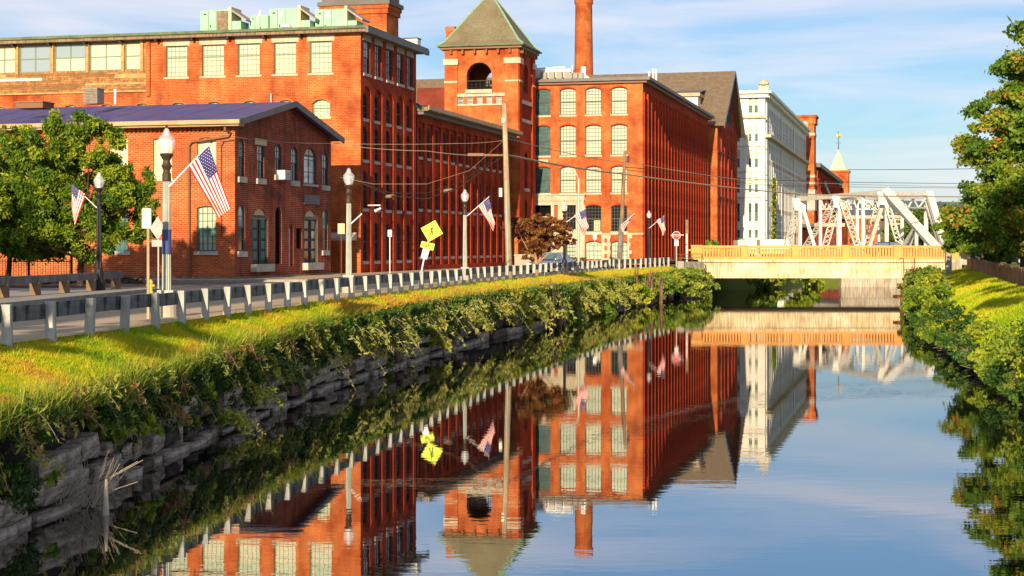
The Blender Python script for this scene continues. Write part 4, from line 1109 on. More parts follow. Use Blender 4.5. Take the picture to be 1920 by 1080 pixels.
# roof
cxr, cyr = -WT / 2, LT / 2; ex, ey = WT / 2 + .62, LT / 2 + .62; zap = 24.6; ze = HT + .35
def ring(fr_, z): return [(cxr - ex * fr_, cyr - ey * fr_, z), (cxr + ex * fr_, cyr - ey * fr_, z), (cxr + ex * fr_, cyr + ey * fr_, z), (cxr - ex * fr_, cyr + ey * fr_, z)]
prof = [(1.0, ze), (.86, ze + .42), (.78, ze + .85), (.10, zap - .12), (.07, zap)]
q = MB(); vs = []
for a, z in prof: vs += ring(a, z)
fs = [(k * 4 + i, k * 4 + (i + 1) % 4, (k + 1) * 4 + (i + 1) % 4, (k + 1) * 4 + i) for k in range(len(prof) - 1) for i in range(4)]
q.add(vs, fs + [(0, 3, 2, 1)]); q.build('roof', 'slate_green', T.o)
q = MB()
for i in range(4):
    for k in range(len(prof) - 1): q.bar(Vector(vs[k*4+i]) + Vector((0, 0, .03)), Vector(vs[(k+1)*4+i]) + Vector((0, 0, .03)), .14, .10)
q.build('hip_flashing', 'copper', T.o)
MB().box(cxr - .42, cxr + .42, cyr - .42, cyr + .42, zap - .12, zap + .15).build('roof_cap', 'copper_bright', T.o)
MB().box(cxr - ex - .03, cxr + ex + .03, cyr - ey - .03, cyr + ey + .03, ze - .12, ze - .003).build('eave_trim', 'eave_green', T.o)
MB().box(cxr - ex + .2, cxr + ex - .2, cyr - ey + .2, cyr + ey - .2, ze - .34, ze - .12).build('eave_board', 'pipe_brown', T.o)
bk2 = MB().box(-.1, .1, -.42, 0, -.42, -.05).mesh('bracket', 'siding_dark')
for k in range(6): place(bk2, 'bracket', T.o, (-WT + .6 + k * 1.1, -.02, HT - .0))
for k in range(6): place(bk2, 'bracket', T.o, (.02, .4 + k * 1.05, HT), R(90))
xc = T.fx(838)
MB().box(xc - .42, xc + .42, 1.0, 1.8, HT - .2, T.fz(838, 55)).build('chimney', 'brick_orange', T.o)
MB().box(xc - .46, xc + .46, .96, 1.84, T.fz(838, 55), T.fz(838, 47)).build('chimney_cap', 'terracotta', T.o)

# ------------------------------------------------------------------ the big square mill with the ribbed side
Mb = Bld('big_brick_mill', 'big five storey brick mill with tall narrow ribs along its canal side', 12.1, 150)
LM = 46.4; HM = 16.95
cols_ = [(1145.5, 1176), (1097.5, 1127.5), (1050, 1080), (1004, 1032)]
zr = lambda a, b2: (Mb.fz(1160, b2), Mb.fz(1160, a))
rows = [zr(163, 213.5), zr(233, 290), zr(311, 361), zr(384, 434), zr(452, 487)]
ops = []; meta = []
for i, (a, b2) in enumerate(cols_):
    for j, (z0, z1) in enumerate(rows):
        if i >= 2 and j >= 3: continue
        x0, x1 = Mb.fx(a), Mb.fx(b2)
        ops.append((x0, x1, z0, z1, .22)); meta.append((i, j))
ent = (Mb.fx(1000), Mb.fx(1034), 0.0, Mb.fz(1160, 384), 0)
dwin = (Mb.fx(1062), Mb.fx(1079), Mb.fz(1160, 486), Mb.fz(1160, 457), 0)
upwin = (Mb.fx(1062), Mb.fx(1080), Mb.fz(1160, 430), Mb.fz(1160, 384), 0)
f = MB(); wall_mesh(f, -14, 0, 0, HM, ops + [ent, dwin, upwin], 0, .35); f.build('front_wall', 'brick_orange', Mb.o)
for (i, j), o_ in zip(meta, ops):
    c, wd, h = (o_[0]+o_[1])/2, o_[1]-o_[0], o_[3]-o_[2]
    top = 'glass_teal' if i == 3 else 'blind'; bot = 'glass_teal' if i == 3 else 'blind'
    if j == 3: top, bot = 'glass_dark', ('glass_dark' if i == 0 else 'glass_dark')
    window(Mb.o, c, o_[2], wd, h, .22, 5 if j < 4 else 4, 8 if j < 4 else 4, 'sash_dark', top, bot, .15, 'F', .47, bar=.035)
    if j < 4 : block(Mb.o, 'sill', 'limestone', c, o_[2] - .17, wd + .1, .17, .25, .06)
    ar = MB(); pi_ = arc_pts(-wd/2, wd/2, h - .22, .22, 8); po = arc_pts(-wd/2 - .12, wd/2 + .12, h - .22, .34, 8)
    for k in range(8):
        a_, b_, c_, d_ = pi_[k], pi_[k+1], po[k+1], po[k]
        ar.quad((a_[0], -.035, a_[1]), (b_[0], -.035, b_[1]), (c_[0], -.035, c_[1]), (d_[0], -.035, d_[1])); ar.quad((d_[0], -.035, d_[1]), (c_[0], -.035, c_[1]), (c_[0], 0.03, c_[1]), (d_[0], 0.03, d_[1]))
    ar.build('brick_arch', 'brick_shaded_red', Mb.o, (c, 0, o_[2]))
# yellow lit blind low in the fourth row
MB().quad((-.3, 0, 0), (.3, 0, 0), (.3, 0, 1.0), (-.3, 0, 1.0)).build('blind_panel', 'cream_trim', Mb.o, (Mb.fx(1119), .17, rows[3][0] + .05))
# stone entrance surround
ex0, ex1 = Mb.fx(995), Mb.fx(1097)
MB().box(ex0, ex1, -.32, 0, Mb.fz(1160, 376), Mb.fz(1160, 366)).box(ex0 - .05, ex1 + .08, -.45, 0, Mb.fz(1160, 366), Mb.fz(1160, 363)).build('entrance_entablature', 'limestone', Mb.o)
MB().box(ex0, ex1 - .1, -.22, 0, Mb.fz(1160, 384), Mb.fz(1160, 376)).build('entrance_frieze', 'limestone', Mb.o)
zf = Mb.fz(1160, 384)
MB().box(ent[1], Mb.fx(1040), -.2, 0, 0, zf).build('entrance_pier', 'limestone', Mb.o)
MB().box(ex0, ent[0], -.2, 0, 0, zf).build('entrance_pier', 'limestone', Mb.o)
sp = MB(); wall_mesh(sp, Mb.fx(1040), Mb.fx(1098), 0, Mb.fz(1160, 430), [(dwin[0] - .001, dwin[1] + .001, dwin[2], dwin[3], 0)], -.12, .12); sp.build('stone_panel', 'limestone', Mb.o)
MB().box(Mb.fx(1080.5), Mb.fx(1098), -.2, 0, Mb.fz(1160, 430) + .01, zf).build('entrance_pier', 'limestone', Mb.o)
MB().box(Mb.fx(1090), Mb.fx(1097.5), -.34, -.2, 0, zf).build('column', 'limestone', Mb.o)
MB().box(Mb.fx(1047), Mb.fx(1060), -.2, 0, Mb.fz(1160, 430) + .01, zf).build('entrance_pier', 'limestone', Mb.o)
MB().quad((ent[0], .34, 0), (ent[1], .34, 0), (ent[1], .34, zf), (ent[0], .34, zf)).build('doorway', 'void', Mb.o)
for zq in (2.4, 4.4):
    MB().box(ent[0], ent[1], .1, .25, zq, zq + .12).build('door_rail', 'limestone', Mb.o)
window(Mb.o, (dwin[0]+dwin[1])/2, dwin[2], dwin[1]-dwin[0], dwin[3]-dwin[2], 0, 3, 4, 'sash_dark', 'blind', 'blind', .1)
window(Mb.o, (upwin[0]+upwin[1])/2, upwin[2], upwin[1]-upwin[0], upwin[3]-upwin[2], 0, 3, 3, 'sash_dark', 'glass_dark', 'glass_dark', .1)
block(Mb.o, 'keystone', 'limestone', Mb.fx(1018), Mb.fz(1018, 305), 1.0, .32, .05, .04)
MB().box(Mb.fx(1098), .05, -.08, 0, Mb.fz(1160, 440), Mb.fz(1160, 437)).build('stone_belt', 'limestone', Mb.o)
for px in (1134.5,):
    for k in range(4):
        z = 0.3 + k * .72
        MB().box(Mb.fx(1127.8), Mb.fx(1145), -.06, 0, z, z + .3).build('quoin', 'limestone', Mb.o)
    for xx in (1127.8, 1138.2): MB().box(Mb.fx(xx), Mb.fx(xx + 5.5), -.05, 0, 0.3, Mb.fz(1160, 440)).build('quoin_strip', 'limestone', Mb.o)
for k in range(4):
    z = 0.3 + k * .72; MB().box(Mb.fx(1176.5), Mb.fx(1182 + 3 * (k % 2)), -.06, 0, z, z + .3).build('quoin', 'limestone', Mb.o)
MB().box(Mb.fx(1176.6), Mb.fx(1180), -.05, 0, 0.3, Mb.fz(1160, 440)).build('quoin_strip', 'limestone', Mb.o)
# ribbed side
s_ = MB(); nb = 22; pitch = 2.05; cs = [1.55 + pitch * k for k in range(nb)]
bays = [(c - .62, c + .62, 0.6, 16.15, .62) for c in cs]
wall_mesh(s_, 0, LM, 0, HM, bays, 0, .22)
inner = []
for c in cs:
    for j, (a, b2) in enumerate([(12.9, 15.4), (9.6, 12.1), (6.3, 8.8), (3.0, 5.5), (.9, 2.4)]): inner.append((c - .45, c + .45, a, b2, .2))
wall_mesh(s_, .1, LM - .1, 0.5, 16.3, inner, .22, .12)
s_.build('ribbed_wall', 'brick_shaded_red', Mb.o, rz=R(90))
for o_ in inner:
    window(Mb.o, (o_[0]+o_[1])/2, o_[2], .9, o_[3]-o_[2], .2, 2, 4, 'sash_dark', 'glass_dark', 'glass_dark', .27, 'R')
rbm = MB().box(-.14, .14, -.12, 0, 0.2, 16.0).mesh('rib', 'brick_shaded_red')
for k in range(nb + 1): place(rbm, 'rib', Mb.o, (.0, 1.55 - pitch/2 + pitch * k, 0), R(90))
MB().box(-22, -.38, .36, LM, 0, HM - .05).build('inner_wall', 'brick_dark', Mb.o)
MB().box(-14.5, .75, -.55, LM + .6, HM + .12, HM + .42).build('cornice', 'fascia_grey', Mb.o)
MB().box(-14.2, .42, -.3, LM + .4, HM - .1, HM + .12).build('lower_cornice', 'pipe_brown', Mb.o)
MB().quad((-14.4, -.5, HM + .426), (.7, -.5, HM + .426), (.7, LM, HM + .426), (-14.4, LM, HM + .426)).build('roof', 'roof_grey', Mb.o)
# roof plant on the big mill
rp2 = thing('rooftop_plant', 'white metal ducts and boxes on the big mill roof left of the tall chimney stack', 'roof plant', (at(1040, 146, 152).x, 153, HM + .43), -BA)
MB().box(-1.9, 1.6, 0, 1.6, .25, 1.05).build('duct', 'white_metal', rp2)
q = MB().tube((-2.1, .2, 0), (-1.8, .2, 1.15), .28, n=8); q.tube((-1.8, .2, 1.15), (1.0, .2, 1.25), .08, n=6).tube((1.7, .1, 0), (1.7, .1, 1.4), .05, n=6); q.build('pipework', 'white_paint', rp2)
for k in range(4): MB().box(-1.2 + k * .75, -.65 + k * .75, -.5, 0, 0, .75).build('condenser', 'hvac_grey', rp2)
rp3 = thing('rooftop_flue', 'white square flue with sloping base just right of the tall chimney stack', 'flue', (at(1095, 146, 152).x, 153.5, HM + .43), -BA)
MB().box(-.22, .2, 0, .5, 0, 1.35).build('flue_pipe', 'white_metal', rp3); MB().add([(.2, 0, 0), (.95, 0, 0), (.2, 0, .6), (.2, .5, 0), (.95, .5, 0), (.2, .5, .6)], [(0, 1, 2), (5, 4, 3), (1, 4, 5, 2), (0, 3, 4, 1)]).build('flue_base', 'white_paint', rp3)
rp4 = thing('roof_vent_pipes', 'cluster of three pale vent pipes at the right corner of the big mill roof', 'pipes', (at(1224, 150, 156).x, 156, HM + .43), -BA)
for k, (x, h) in enumerate(((-.35, 1.0), (0, 1.3), (.25, 1.25))): MB().lathe([(.11, 0), (.11, h), (.15, h + .02), (.15, h + .12), (0, h + .14)], 10).build('pipe', 'white_metal', rp4, (x, .2 * k, 0))
hv = thing('rooftop_units', 'brownish cooling boxes lined up on the big mill roof in front of the stack', 'cooling unit', (at(1078, 147, 152).x, 151.5, HM + .43), -BA)
for k in range(3): MB().box(-.7 + k * .5, -.28 + k * .5, 0, .5, 0, .55).build('cooler_box', 'hvac_grey', hv)

# ------------------------------------------------------------------ chimney stack
ck = thing('chimney_stack', 'tall round orange brick chimney stack rising behind the big mill', 'chimney', ((1094.5 - 960) / F * 232, 232, 0))
MB().lathe([(1.75, 0), (1.36, 26), (1.20, 36.2), (1.34, 36.4), (1.36, 37.4), (1.05, 37.5)], 28).build('shaft', 'brick_orange', ck, smooth=True)

# ------------------------------------------------------------------ gabled building beyond
G = Bld('gabled_mill', 'brick building with a long brown shingle roof and steep gable beside the white building', 24.95, 197)
LG = 21.6; HG = 16.9; ZRG = 24.1
f = MB(); wall_mesh(f, -75, 0, 0, HG, [], 0, .2); f.build('front_wall', 'brick_orange', G.o)
s_ = MB(); ops = []
for c in (2.3, 5.2, 8.2, 13.4, 16.4, 19.3):
    for a, b2 in ((14, 16.3), (8.8, 12.4), (2.8, 6.8)): ops.append((c - .5, c + .5, a, b2, .4))
for c in (8.2, 13.4): ops.append((c - .4, c + .4, 17.6, 19.6, .3))
lo = [o for o in ops if o[2] < 17]; hi = [o for o in ops if o[2] > 17]
wall_mesh(s_, 0, LG, 0, HG, lo, 0, .3)
s_.build('side_wall', 'brick_shaded_red', G.o, rz=R(90))
gp = MB(); gp.add([(0, 0, HG), (LG, 0, HG), (LG/2, 0, ZRG - .2)], [(0, 1, 2)]); gp.build('gable', 'brick_shaded_red', G.o, rz=R(90))
for o_ in lo:
    window(G.o, (o_[0]+o_[1])/2, o_[2], 1.0, o_[3]-o_[2], .4, 2, 5, 'sash_dark', 'glass_dark', 'glass_dark', .2, 'R')
for c in (8.2, 10.8, 13.4):
    window(G.o, c, 17.4, .9, 2.3, .4, 2, 4, 'sash_dark', 'glass_dark', 'glass_dark', -.1, 'R')
for c in (3.7, 6.7, 10.8, 14.9, 17.8):
    MB().box(-.25, .25, -.12, 0, 0, HG - .3).build('pier', 'brick_shaded_red', G.o, (0, c, 0), R(90))
for z in (7.6, 13.1): MB().box(.0, .1, .2, LG - .2, z, z + .25).build('string_course', 'brick_dark', G.o)
q = MB(); th = .2
for (y0, y1, za, zb_) in ((-.8, LG/2, HG - .4, ZRG), (LG + .8, LG/2, HG - .4, ZRG)):
    q.add([(-75, y0, za), (.9, y0, za), (.9, y1, zb_), (-75, y1, zb_), (-75, y0, za - th), (.9, y0, za - th), (.9, y1, zb_ - th), (-75, y1, zb_ - th)],
          [(0, 1, 2, 3), (7, 6, 5, 4), (0, 4, 5, 1), (1, 5, 6, 2), (3, 7, 4, 0)])
q.build('roof', 'shingle', G.o)
q = MB(); q.bar((.97, -.8, HG - .65), (.97, LG/2, ZRG - .25), .12, .5); q.bar((.97, LG/2, ZRG - .25), (.97, LG + .8, HG - .65), .12, .5); q.build('verge_board', 'fascia_grey', G.o)
dx0, dx1 = G.fx(1263), G.fx(1309)
MB().box(dx0, dx1 - .2, 1.2, 6, 16.9, 20.1).build('dormer', 'white_paint', G.o)
MB().box(dx0 - .3, dx1 + .1, .8, 7, 20.1, 20.5).build('dormer_eave', 'gutter_tan', G.o)
MB().add([(dx0 - .3, .8, 20.5), (dx1 + .1, .8, 20.5), (dx1 + .1, 7, 21.4), (dx0 - .3, 7, 21.4)], [(0, 1, 2, 3)]).build('dormer_roof', 'fascia_grey', G.o)
MB().box(-74, -.3, .3, LG - .3, 0, HG - .1).build('inner_wall', 'brick_dark', G.o)
MB().box(dx0, dx1, -1.6, -.2, 14.5, 16.2).build('inner_box', 'brick_dark', G.o) if False else None

# ------------------------------------------------------------------ white building
W = Bld('white_mill', 'big white six storey mill with close set pilasters and red panels under its windows', 35.6, 228)
LW = 79.5; HW = 22.6
cp = [(1404, 1410.5), (1414.5, 1421), (1380, 1387)]
rw = [(184, 211.5), (237.5, 265), (281, 314), (332, 361), (381, 415), (431, 446)]
ops = [(W.fx(a), W.fx(b2), W.fz(1410, y1), W.fz(1410, y0), 0) for a, b2 in cp for y0, y1 in rw]
f = MB(); wall_mesh(f, -16, 0, 0, HW, ops, 0, .3); f.build('front_wall', 'white_paint', W.o)
for o_ in ops: window(W.o, (o_[0]+o_[1])/2, o_[2], round(o_[1]-o_[0], 1), o_[3]-o_[2], 0, 2, 6, 'sash_green', 'glass_dark' if o_[2] < 9 else 'blind_cream', 'glass_teal', .12)
for px in (1399, 1412.5, 1430): MB().box(W.fx(px) - .25, W.fx(px) + .25, -.14, 0, .2, W.fz(1410, 222)).build('pilaster', 'white_paint', W.o)
for (ya, yb, o_) in ((222, 218, .5), (275, 273, .15), (323, 321.5, .15), (371, 369, .15)): MB().box(-16, .2, -o_, 0, W.fz(1410, ya), W.fz(1410, yb)).build('cornice_band', 'limestone', W.o)
MB().box(-16.5, .5, -.6, 0, HW, HW + .55).box(-16.5, .9, -1.0, 0, HW + .55, HW + .95).build('front_cornice', 'white_paint', W.o)
MB().box(.0, .6, 0.001, LW, HW + .001, HW + .55).box(0, .95, 0.001, LW + .6, HW + .552, HW + .95).build('side_cornice', 'white_paint', W.o)
q = MB().box(-.9, .5, -.1, .5, HW + .95, HW + 1.7); q.lathe([(.5, HW + 1.7), (.75, HW + 1.9), (.7, HW + 2.2), (.3, HW + 2.5), (0, HW + 2.55)], 10, 0, (-.2, .2, 0)); q.build('corner_crest', 'limestone', W.o)
q = MB().box(-.5, .5, LW - 1.2, LW - .4, HW + .95, HW + 1.7).lathe([(.5, HW + 1.7), (.7, HW + 2.0), (.2, HW + 2.6), (0, HW + 2.65)], 10, 0, (0, LW - .8, 0)); q.build('corner_crest', 'limestone', W.o)
s_ = MB(); inner = []; spd = []
rws = [(18.0, 21.6)] + [(.9 + 3.35 * k, 3.2 + 3.35 * k) for k in range(5)]
nb = 28; pt = (LW - 3) / nb; cs = [1.9 + pt * (k + .5) for k in range(nb)]
for c in cs:
    for j, (a, b2) in enumerate(rws): inner.append((c - pt * .33, c + pt * .33, a, b2, 0))
wall_mesh(s_, 0, LW, 0, HW, inner, 0, .05); s_.build('side_wall', 'white_paint', W.o, rz=R(90))
for j, o_ in enumerate(inner):
    window(W.o, (o_[0]+o_[1])/2, o_[2], o_[1]-o_[0], o_[3]-o_[2], 0, 2, 3, 'white_metal', 'pane_dull', 'pane_dull', .012, 'R', .5, 0, .05)
pan = MB().box(-pt*.33, pt*.33, -.03, 0, 0, .62).mesh('brick_panel', 'brick_shaded_red')
for c in cs:
    for k in range(4): place(pan, 'brick_panel', W.o, (0, c, 3.4 + 3.35 * k), R(90))
pl = MB().box(-.42, .42, -.07, 0, 0.1, 17.0).mesh('pilaster', 'white_paint')
for k in range(nb + 1): place(pl, 'pilaster', W.o, (0, 1.9 + pt * k, 0), R(90))
for k in (0, 9, 18, 28): MB().box(-.6, .6, -.13, 0, 0, HW).build('wide_pier', 'white_paint', W.o, (0, 1.9 + pt * k, 0), R(90))
MB().box(0, .8, .5, LW, 17.05, 17.5).build('balcony_band', 'limestone', W.o)
MB().box(-15.8, -.2, .4, LW, 0, HW + .4).build('inner_wall', 'white_paint', W.o)
ivy_here = (W, 30)

# ------------------------------------------------------------------ buildings further off
O2 = Bld('orange_pier_tower', 'slim orange brick tower with pale bands at the far end of the white building', 57.6, 309, 'tower')
MB().box(-7, 0, 0, 5, 0, 25.0).build('shaft', 'brick_orange', O2.o); MB().box(-7.3, .3, -.3, 5.3, 25.0, 26.3).box(-7.5, .5, -.5, 5.5, 26.3, 26.7).build('parapet', 'brick_orange', O2.o)
for z in (13.5, 14.8, 22.8): MB().box(-7.1, .1, -.1, 5.1, z, z + .5).build('stone_band', 'limestone', O2.o)
MB().box(-1.6, .15, -.15, 5.1, 8.5, 12.5).build('stone_panel', 'sill_stone', O2.o)
O3 = Bld('sloping_roof_mill', 'long red brick mill with a dark sloping roof edge running back towards the green spire', 59.5, 318)
MB().box(-14, 0, 0, 92, 0, 17.2).build('wall', 'brick_shaded_red', O3.o)
MB().box(-14.5, 1.0, -.5, 92.5, 17.2, 18.0).build('eave', 'fascia_grey', O3.o)
pr = MB().box(-.5, .5, -.35, 0, 0, 16.6).mesh('pier', 'brick_shaded_red')
for k in range(22): place(pr, 'pier', O3.o, (0, 2 + k * 4.2, 0), R(90))
MB().add([(-.1, 20, 15.5), (.6, 20, 15.5), (.6, 88, 8.5), (-.1, 88, 8.5), (-.1, 20, 14.6), (.6, 20, 14.6), (.6, 88, 7.6), (-.1, 88, 7.6)], [(0, 1, 2, 3), (7, 6, 5, 4), (1, 5, 6, 2)]).build('conveyor_roof', 'sill_stone', O3.o)
O4 = Bld('green_spire_tower', 'distant brick clock tower with a pale green pyramid roof and gold weather vane', 85.5, 412, 'tower')
MB().box(-5.2, 0, 0, 5, 0, 20.4).build('shaft', 'brick_orange', O4.o)
MB().box(-5.5, .3, -.3, 5.3, 20.4, 21.0).build('parapet', 'brick_orange', O4.o)
f = MB().add([(-4.7, .5, 21), (-.5, .5, 21), (-.5, 4.5, 21), (-4.7, 4.5, 21), (-2.6, 2.5, 26.6)], [(0, 1, 4), (1, 2, 4), (2, 3, 4), (3, 0, 4)]); f.build('roof', 'copper_bright', O4.o)
MB().tube((-2.6, 2.5, 26.4), (-2.6, 2.5, 31.2), .10, .05, 6).bar((-3.3, 2.5, 28.1), (-1.9, 2.5, 28.1), .08, .08).build('spire_rod', 'iron_black', O4.o)
MB().lathe([(0, -.45), (.45, 0), (.3, .5), (0, .8)], 8, 0, (-2.3, 2.5, 29.9)).bar((-3.1, 2.5, 30.1), (-1.7, 2.5, 29.8), .15, .5).build('weather_vane', 'paint_yellow', O4.o)
window(O4.o, -2.6, 15.6, 2.2, 3.4, 1.1, 3, 4, 'sash_dark', 'glass_sky', 'glass_dark', -.06)
def far_block(name, label, px0, px1, pytop, D_, m, depth=14, rows=4, cols=8, wm='glass_dark', base=0, rz=-BA):
    a = at(px0, pytop, D_); b2 = at(px1, pytop, D_); w_ = (b2.x - a.x); h = a.z
    t = thing(name, label, 'building', (a.x, D_, 0), 0)
    ops = []
    for r_ in range(rows):
        for c in range(cols):
            ww = w_ / cols; z0 = h * (r_ + .3) / rows
            ops.append((ww * (c + .3), ww * (c + .72), z0, z0 + h / rows * .5, 0))
    q = MB(); wall_mesh(q, 0, w_, 0, h, ops, 0, .3); q.build('wall', m, t)
    for o_ in ops: window(t, (o_[0]+o_[1])/2, o_[2], o_[1]-o_[0], o_[3]-o_[2], 0, 1, 2, 'sash_dark', wm, wm, .2)
    MB().box(0.02, w_ - .02, .35, depth, 0, h).build('inner_wall', m, t); MB().box(-.3, w_ + .3, -.3, depth + .3, h, h + .6).build('parapet', 'limestone', t)
    return t
far_block('distant_red_building', 'distant red brick block seen through the truss bridge left of centre', 1590, 1652, 410, 300, 'brick_orange', cols=6)
far_block('distant_cream_building', 'distant pale cream building with small windows seen through the right half of the truss', 1672, 1692, 409, 330, 'limestone', cols=3, rows=5)
far_block('distant_tan_building', 'long low tan building on the horizon right of the truss bridge end post', 1700, 1815, 400, 520, 'sign_tan', rows=3, cols=12)
far_block('distant_brown_building', 'low brown brick block low behind the left end of the truss bridge', 1530, 1580, 425, 275, 'brick_dark', cols=5, rows=3)
hl = MB(); vs = []; N_ = 90
for i in range(N_ + 1):
    x = -1400 + 4200 * i / N_
    h = 26 + 14 * float(vnoise(x, 0, 300, 2)) + 6 * float(vnoise(x, 0, 40, 4)) + 16 * math.exp(-((x - 480) / 160) ** 2)
    vs += [(x, 1500, Z), (x, 1600 + 0, h * .6), (x, 1760, h)]
fs = []
for i in range(N_):
    for j in range(2): a = i * 3 + j; fs.append((a, a + 3, a + 4, a + 1))
hl.add(vs, fs); struct(hl.build('hills', 'far_hill', smooth=True))

# ------------------------------------------------------------------ concrete road bridge
BD = 136.0
br = thing('road_bridge', 'low concrete road bridge with orange tan baluster parapet across the canal', 'bridge', (0, 0, 0))
bx = lambda px: (px - 960) / F * BD
zpar = 1.79; zdk = 0.66; zsof = -0.96
MB().box(bx(1309), bx(1775), BD + .0, BD + 13, zsof, zdk - .28).build('girder', 'bridge_deck', br)
MB().box(bx(1309), bx(1790), BD - .22, BD + 13.2, zdk - .28, zdk - .06).build('deck_edge', 'bridge_deck', br)
MB().box(bx(1300), bx(1795), BD - .10, BD + 13.1, zdk - .06, zdk + .03).build('deck', 'bridge_tan', br)
MB().box(bx(1300), bx(1795), BD + .3, BD + 12.7, zdk + .032, zdk + .05).build('deck_surface', 'asphalt', br)
piers = [(1296, 1317), (1389, 1402), (1485, 1498), (1579, 1592), (1676, 1690), (1775, 1798)]
def parapet(y0, first=True):
    dy = .42
    for (a, b2) in piers:
        MB().box(bx(a), bx(b2), y0 - .05, y0 + dy + .05, zdk + .03, zpar + .03).box(bx(a) - .04, bx(b2) + .04, y0 - .09, y0 + dy + .09, zpar - .10, zpar - .02).build('pier', 'bridge_tan', br)
    bal = MB().box(-.08, .08, .05, .30, 0, zpar - zdk - .42).mesh('baluster', 'bridge_tan')
    for (a, b2), (c, d_) in zip(piers[:-1], piers[1:]):
        x0, x1 = bx(b2), bx(c)
        MB().box(x0, x1, y0, y0 + .40, zpar - .17, zpar - .02).box(x0, x1, y0 + .03, y0 + .37, zpar - .23, zpar - .17).build('coping', 'bridge_tan', br)
        MB().box(x0, x1, y0, y0 + .40, zdk + .03, zdk + .17).build('plinth', 'bridge_tan', br)
        n_ = int((x1 - x0) / .235)
        for k in range(n_):
            o = place(bal, 'baluster', br, (x0 + (k + .5) * (x1 - x0) / n_, y0 + .02, zdk + .17))
parapet(BD)
# far parapet simple but real
for (a, b2), (c, d_) in zip(piers[:-1], piers[1:]):
    MB().box(bx(b2), bx(c), BD + 12.6, BD + 12.95, zpar - .5, zpar - .36).build('far_coping', 'bridge_tan', br)
MB().box(bx(1318) , bx(1690), BD + .2, BD + 12.9, zsof + .001, zsof + .3).build('soffit', 'bridge_soffit', br) if False else None
ab = thing('bridge_abutment', 'stained concrete wing wall with rusty rail at the left end of the road bridge', 'wall', (0, 0, 0))
MB().box(bx(1268), bx(1312), BD - 3.2, BD - .25, -3.0, .45).build('wing_wall', 'old_board', ab)
MB().box(bx(1262), bx(1274), BD - 3.5, BD - 3.25, -.6, .50).build('end_block', 'concrete', ab)
q = MB()
for x in (1270, 1290, 1308): q.tube((bx(x), BD - 3, .45), (bx(x), BD - 3, 1.1), .035, n=6)
q.path([(bx(1265), BD - 3, 1.05), (bx(1308), BD - 3, 1.1), (bx(1311), BD - 3, .6)], .035).path([(bx(1265), BD - 3, .78), (bx(1308), BD - 3, .8)], .025); q.build('rail', 'rust', ab)
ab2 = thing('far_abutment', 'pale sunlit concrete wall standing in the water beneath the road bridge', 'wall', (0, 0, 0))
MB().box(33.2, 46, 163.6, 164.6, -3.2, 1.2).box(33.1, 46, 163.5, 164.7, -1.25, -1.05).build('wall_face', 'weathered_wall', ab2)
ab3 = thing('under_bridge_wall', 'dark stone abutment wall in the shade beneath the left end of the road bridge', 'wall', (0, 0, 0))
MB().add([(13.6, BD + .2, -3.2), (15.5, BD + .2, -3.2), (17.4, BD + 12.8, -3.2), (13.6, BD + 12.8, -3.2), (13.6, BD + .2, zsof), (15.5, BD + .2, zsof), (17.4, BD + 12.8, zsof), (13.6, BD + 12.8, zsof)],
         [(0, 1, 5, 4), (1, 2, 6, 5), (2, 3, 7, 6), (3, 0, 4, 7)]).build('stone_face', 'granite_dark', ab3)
ab4 = thing('right_abutment', 'stained concrete abutment wall under the right end of the road bridge', 'wall', (0, 0, 0))
MB().add([(32.9, BD + .1, -3.2), (36, BD + .1, -3.2), (38, BD + 12.8, -3.2), (35.9, BD + 12.8, -3.2), (32.9, BD + .1, zsof), (36, BD + .1, zsof), (38, BD + 12.8, zsof), (35.9, BD + 12.8, zsof)],
         [(0, 1, 5, 4), (1, 2, 6, 5), (2, 3, 7, 6), (3, 0, 4, 7)]).build('wall_face', 'concrete', ab4)
# rusted pier in the water at the right bank
rp = thing('rusted_sluice_pier', 'rusty broken pier of timber and iron standing at the right water edge', 'pier', (25.35, 105, WATER))
q = MB()
for (x, y, h) in ((-.1, 0, 1.35), (.35, .2, 1.6), (.8, -.1, 1.5), (.1, .8, 1.3)): q.tube((x, y, -.6), (x + .03, y, h), .16, .12, 7)
q.build('pile', 'pile_wood', rp); MB().box(-.45, 1.2, -.3, 1.0, .75, .95).box(-.2, 1.0, -.2, .9, 1.35, 1.7).build('rusty_frame', 'rust', rp)
q = MB(); q.path([(.05, 0, 1.7), (.0, 0, 3.35), (-.3, 0, 3.3)], .03).tube((.7, 0, 1.7), (.72, 0, 3.4), .03); q.path([(0, 0, 2.6), (.7, 0, 2.65)], .02); q.build('rail', 'rust', rp)
cp_ = thing('concrete_bank_post', 'short square concrete post on the right bank next to the road bridge end', 'post', (at(1778, 500, 128).x, 128, -.9))
MB().box(-.22, .22, -.22, .22, -.4, 2.1).box(-.27, .27, -.27, .27, 2.1, 2.2).build('post_body', 'concrete', cp_)

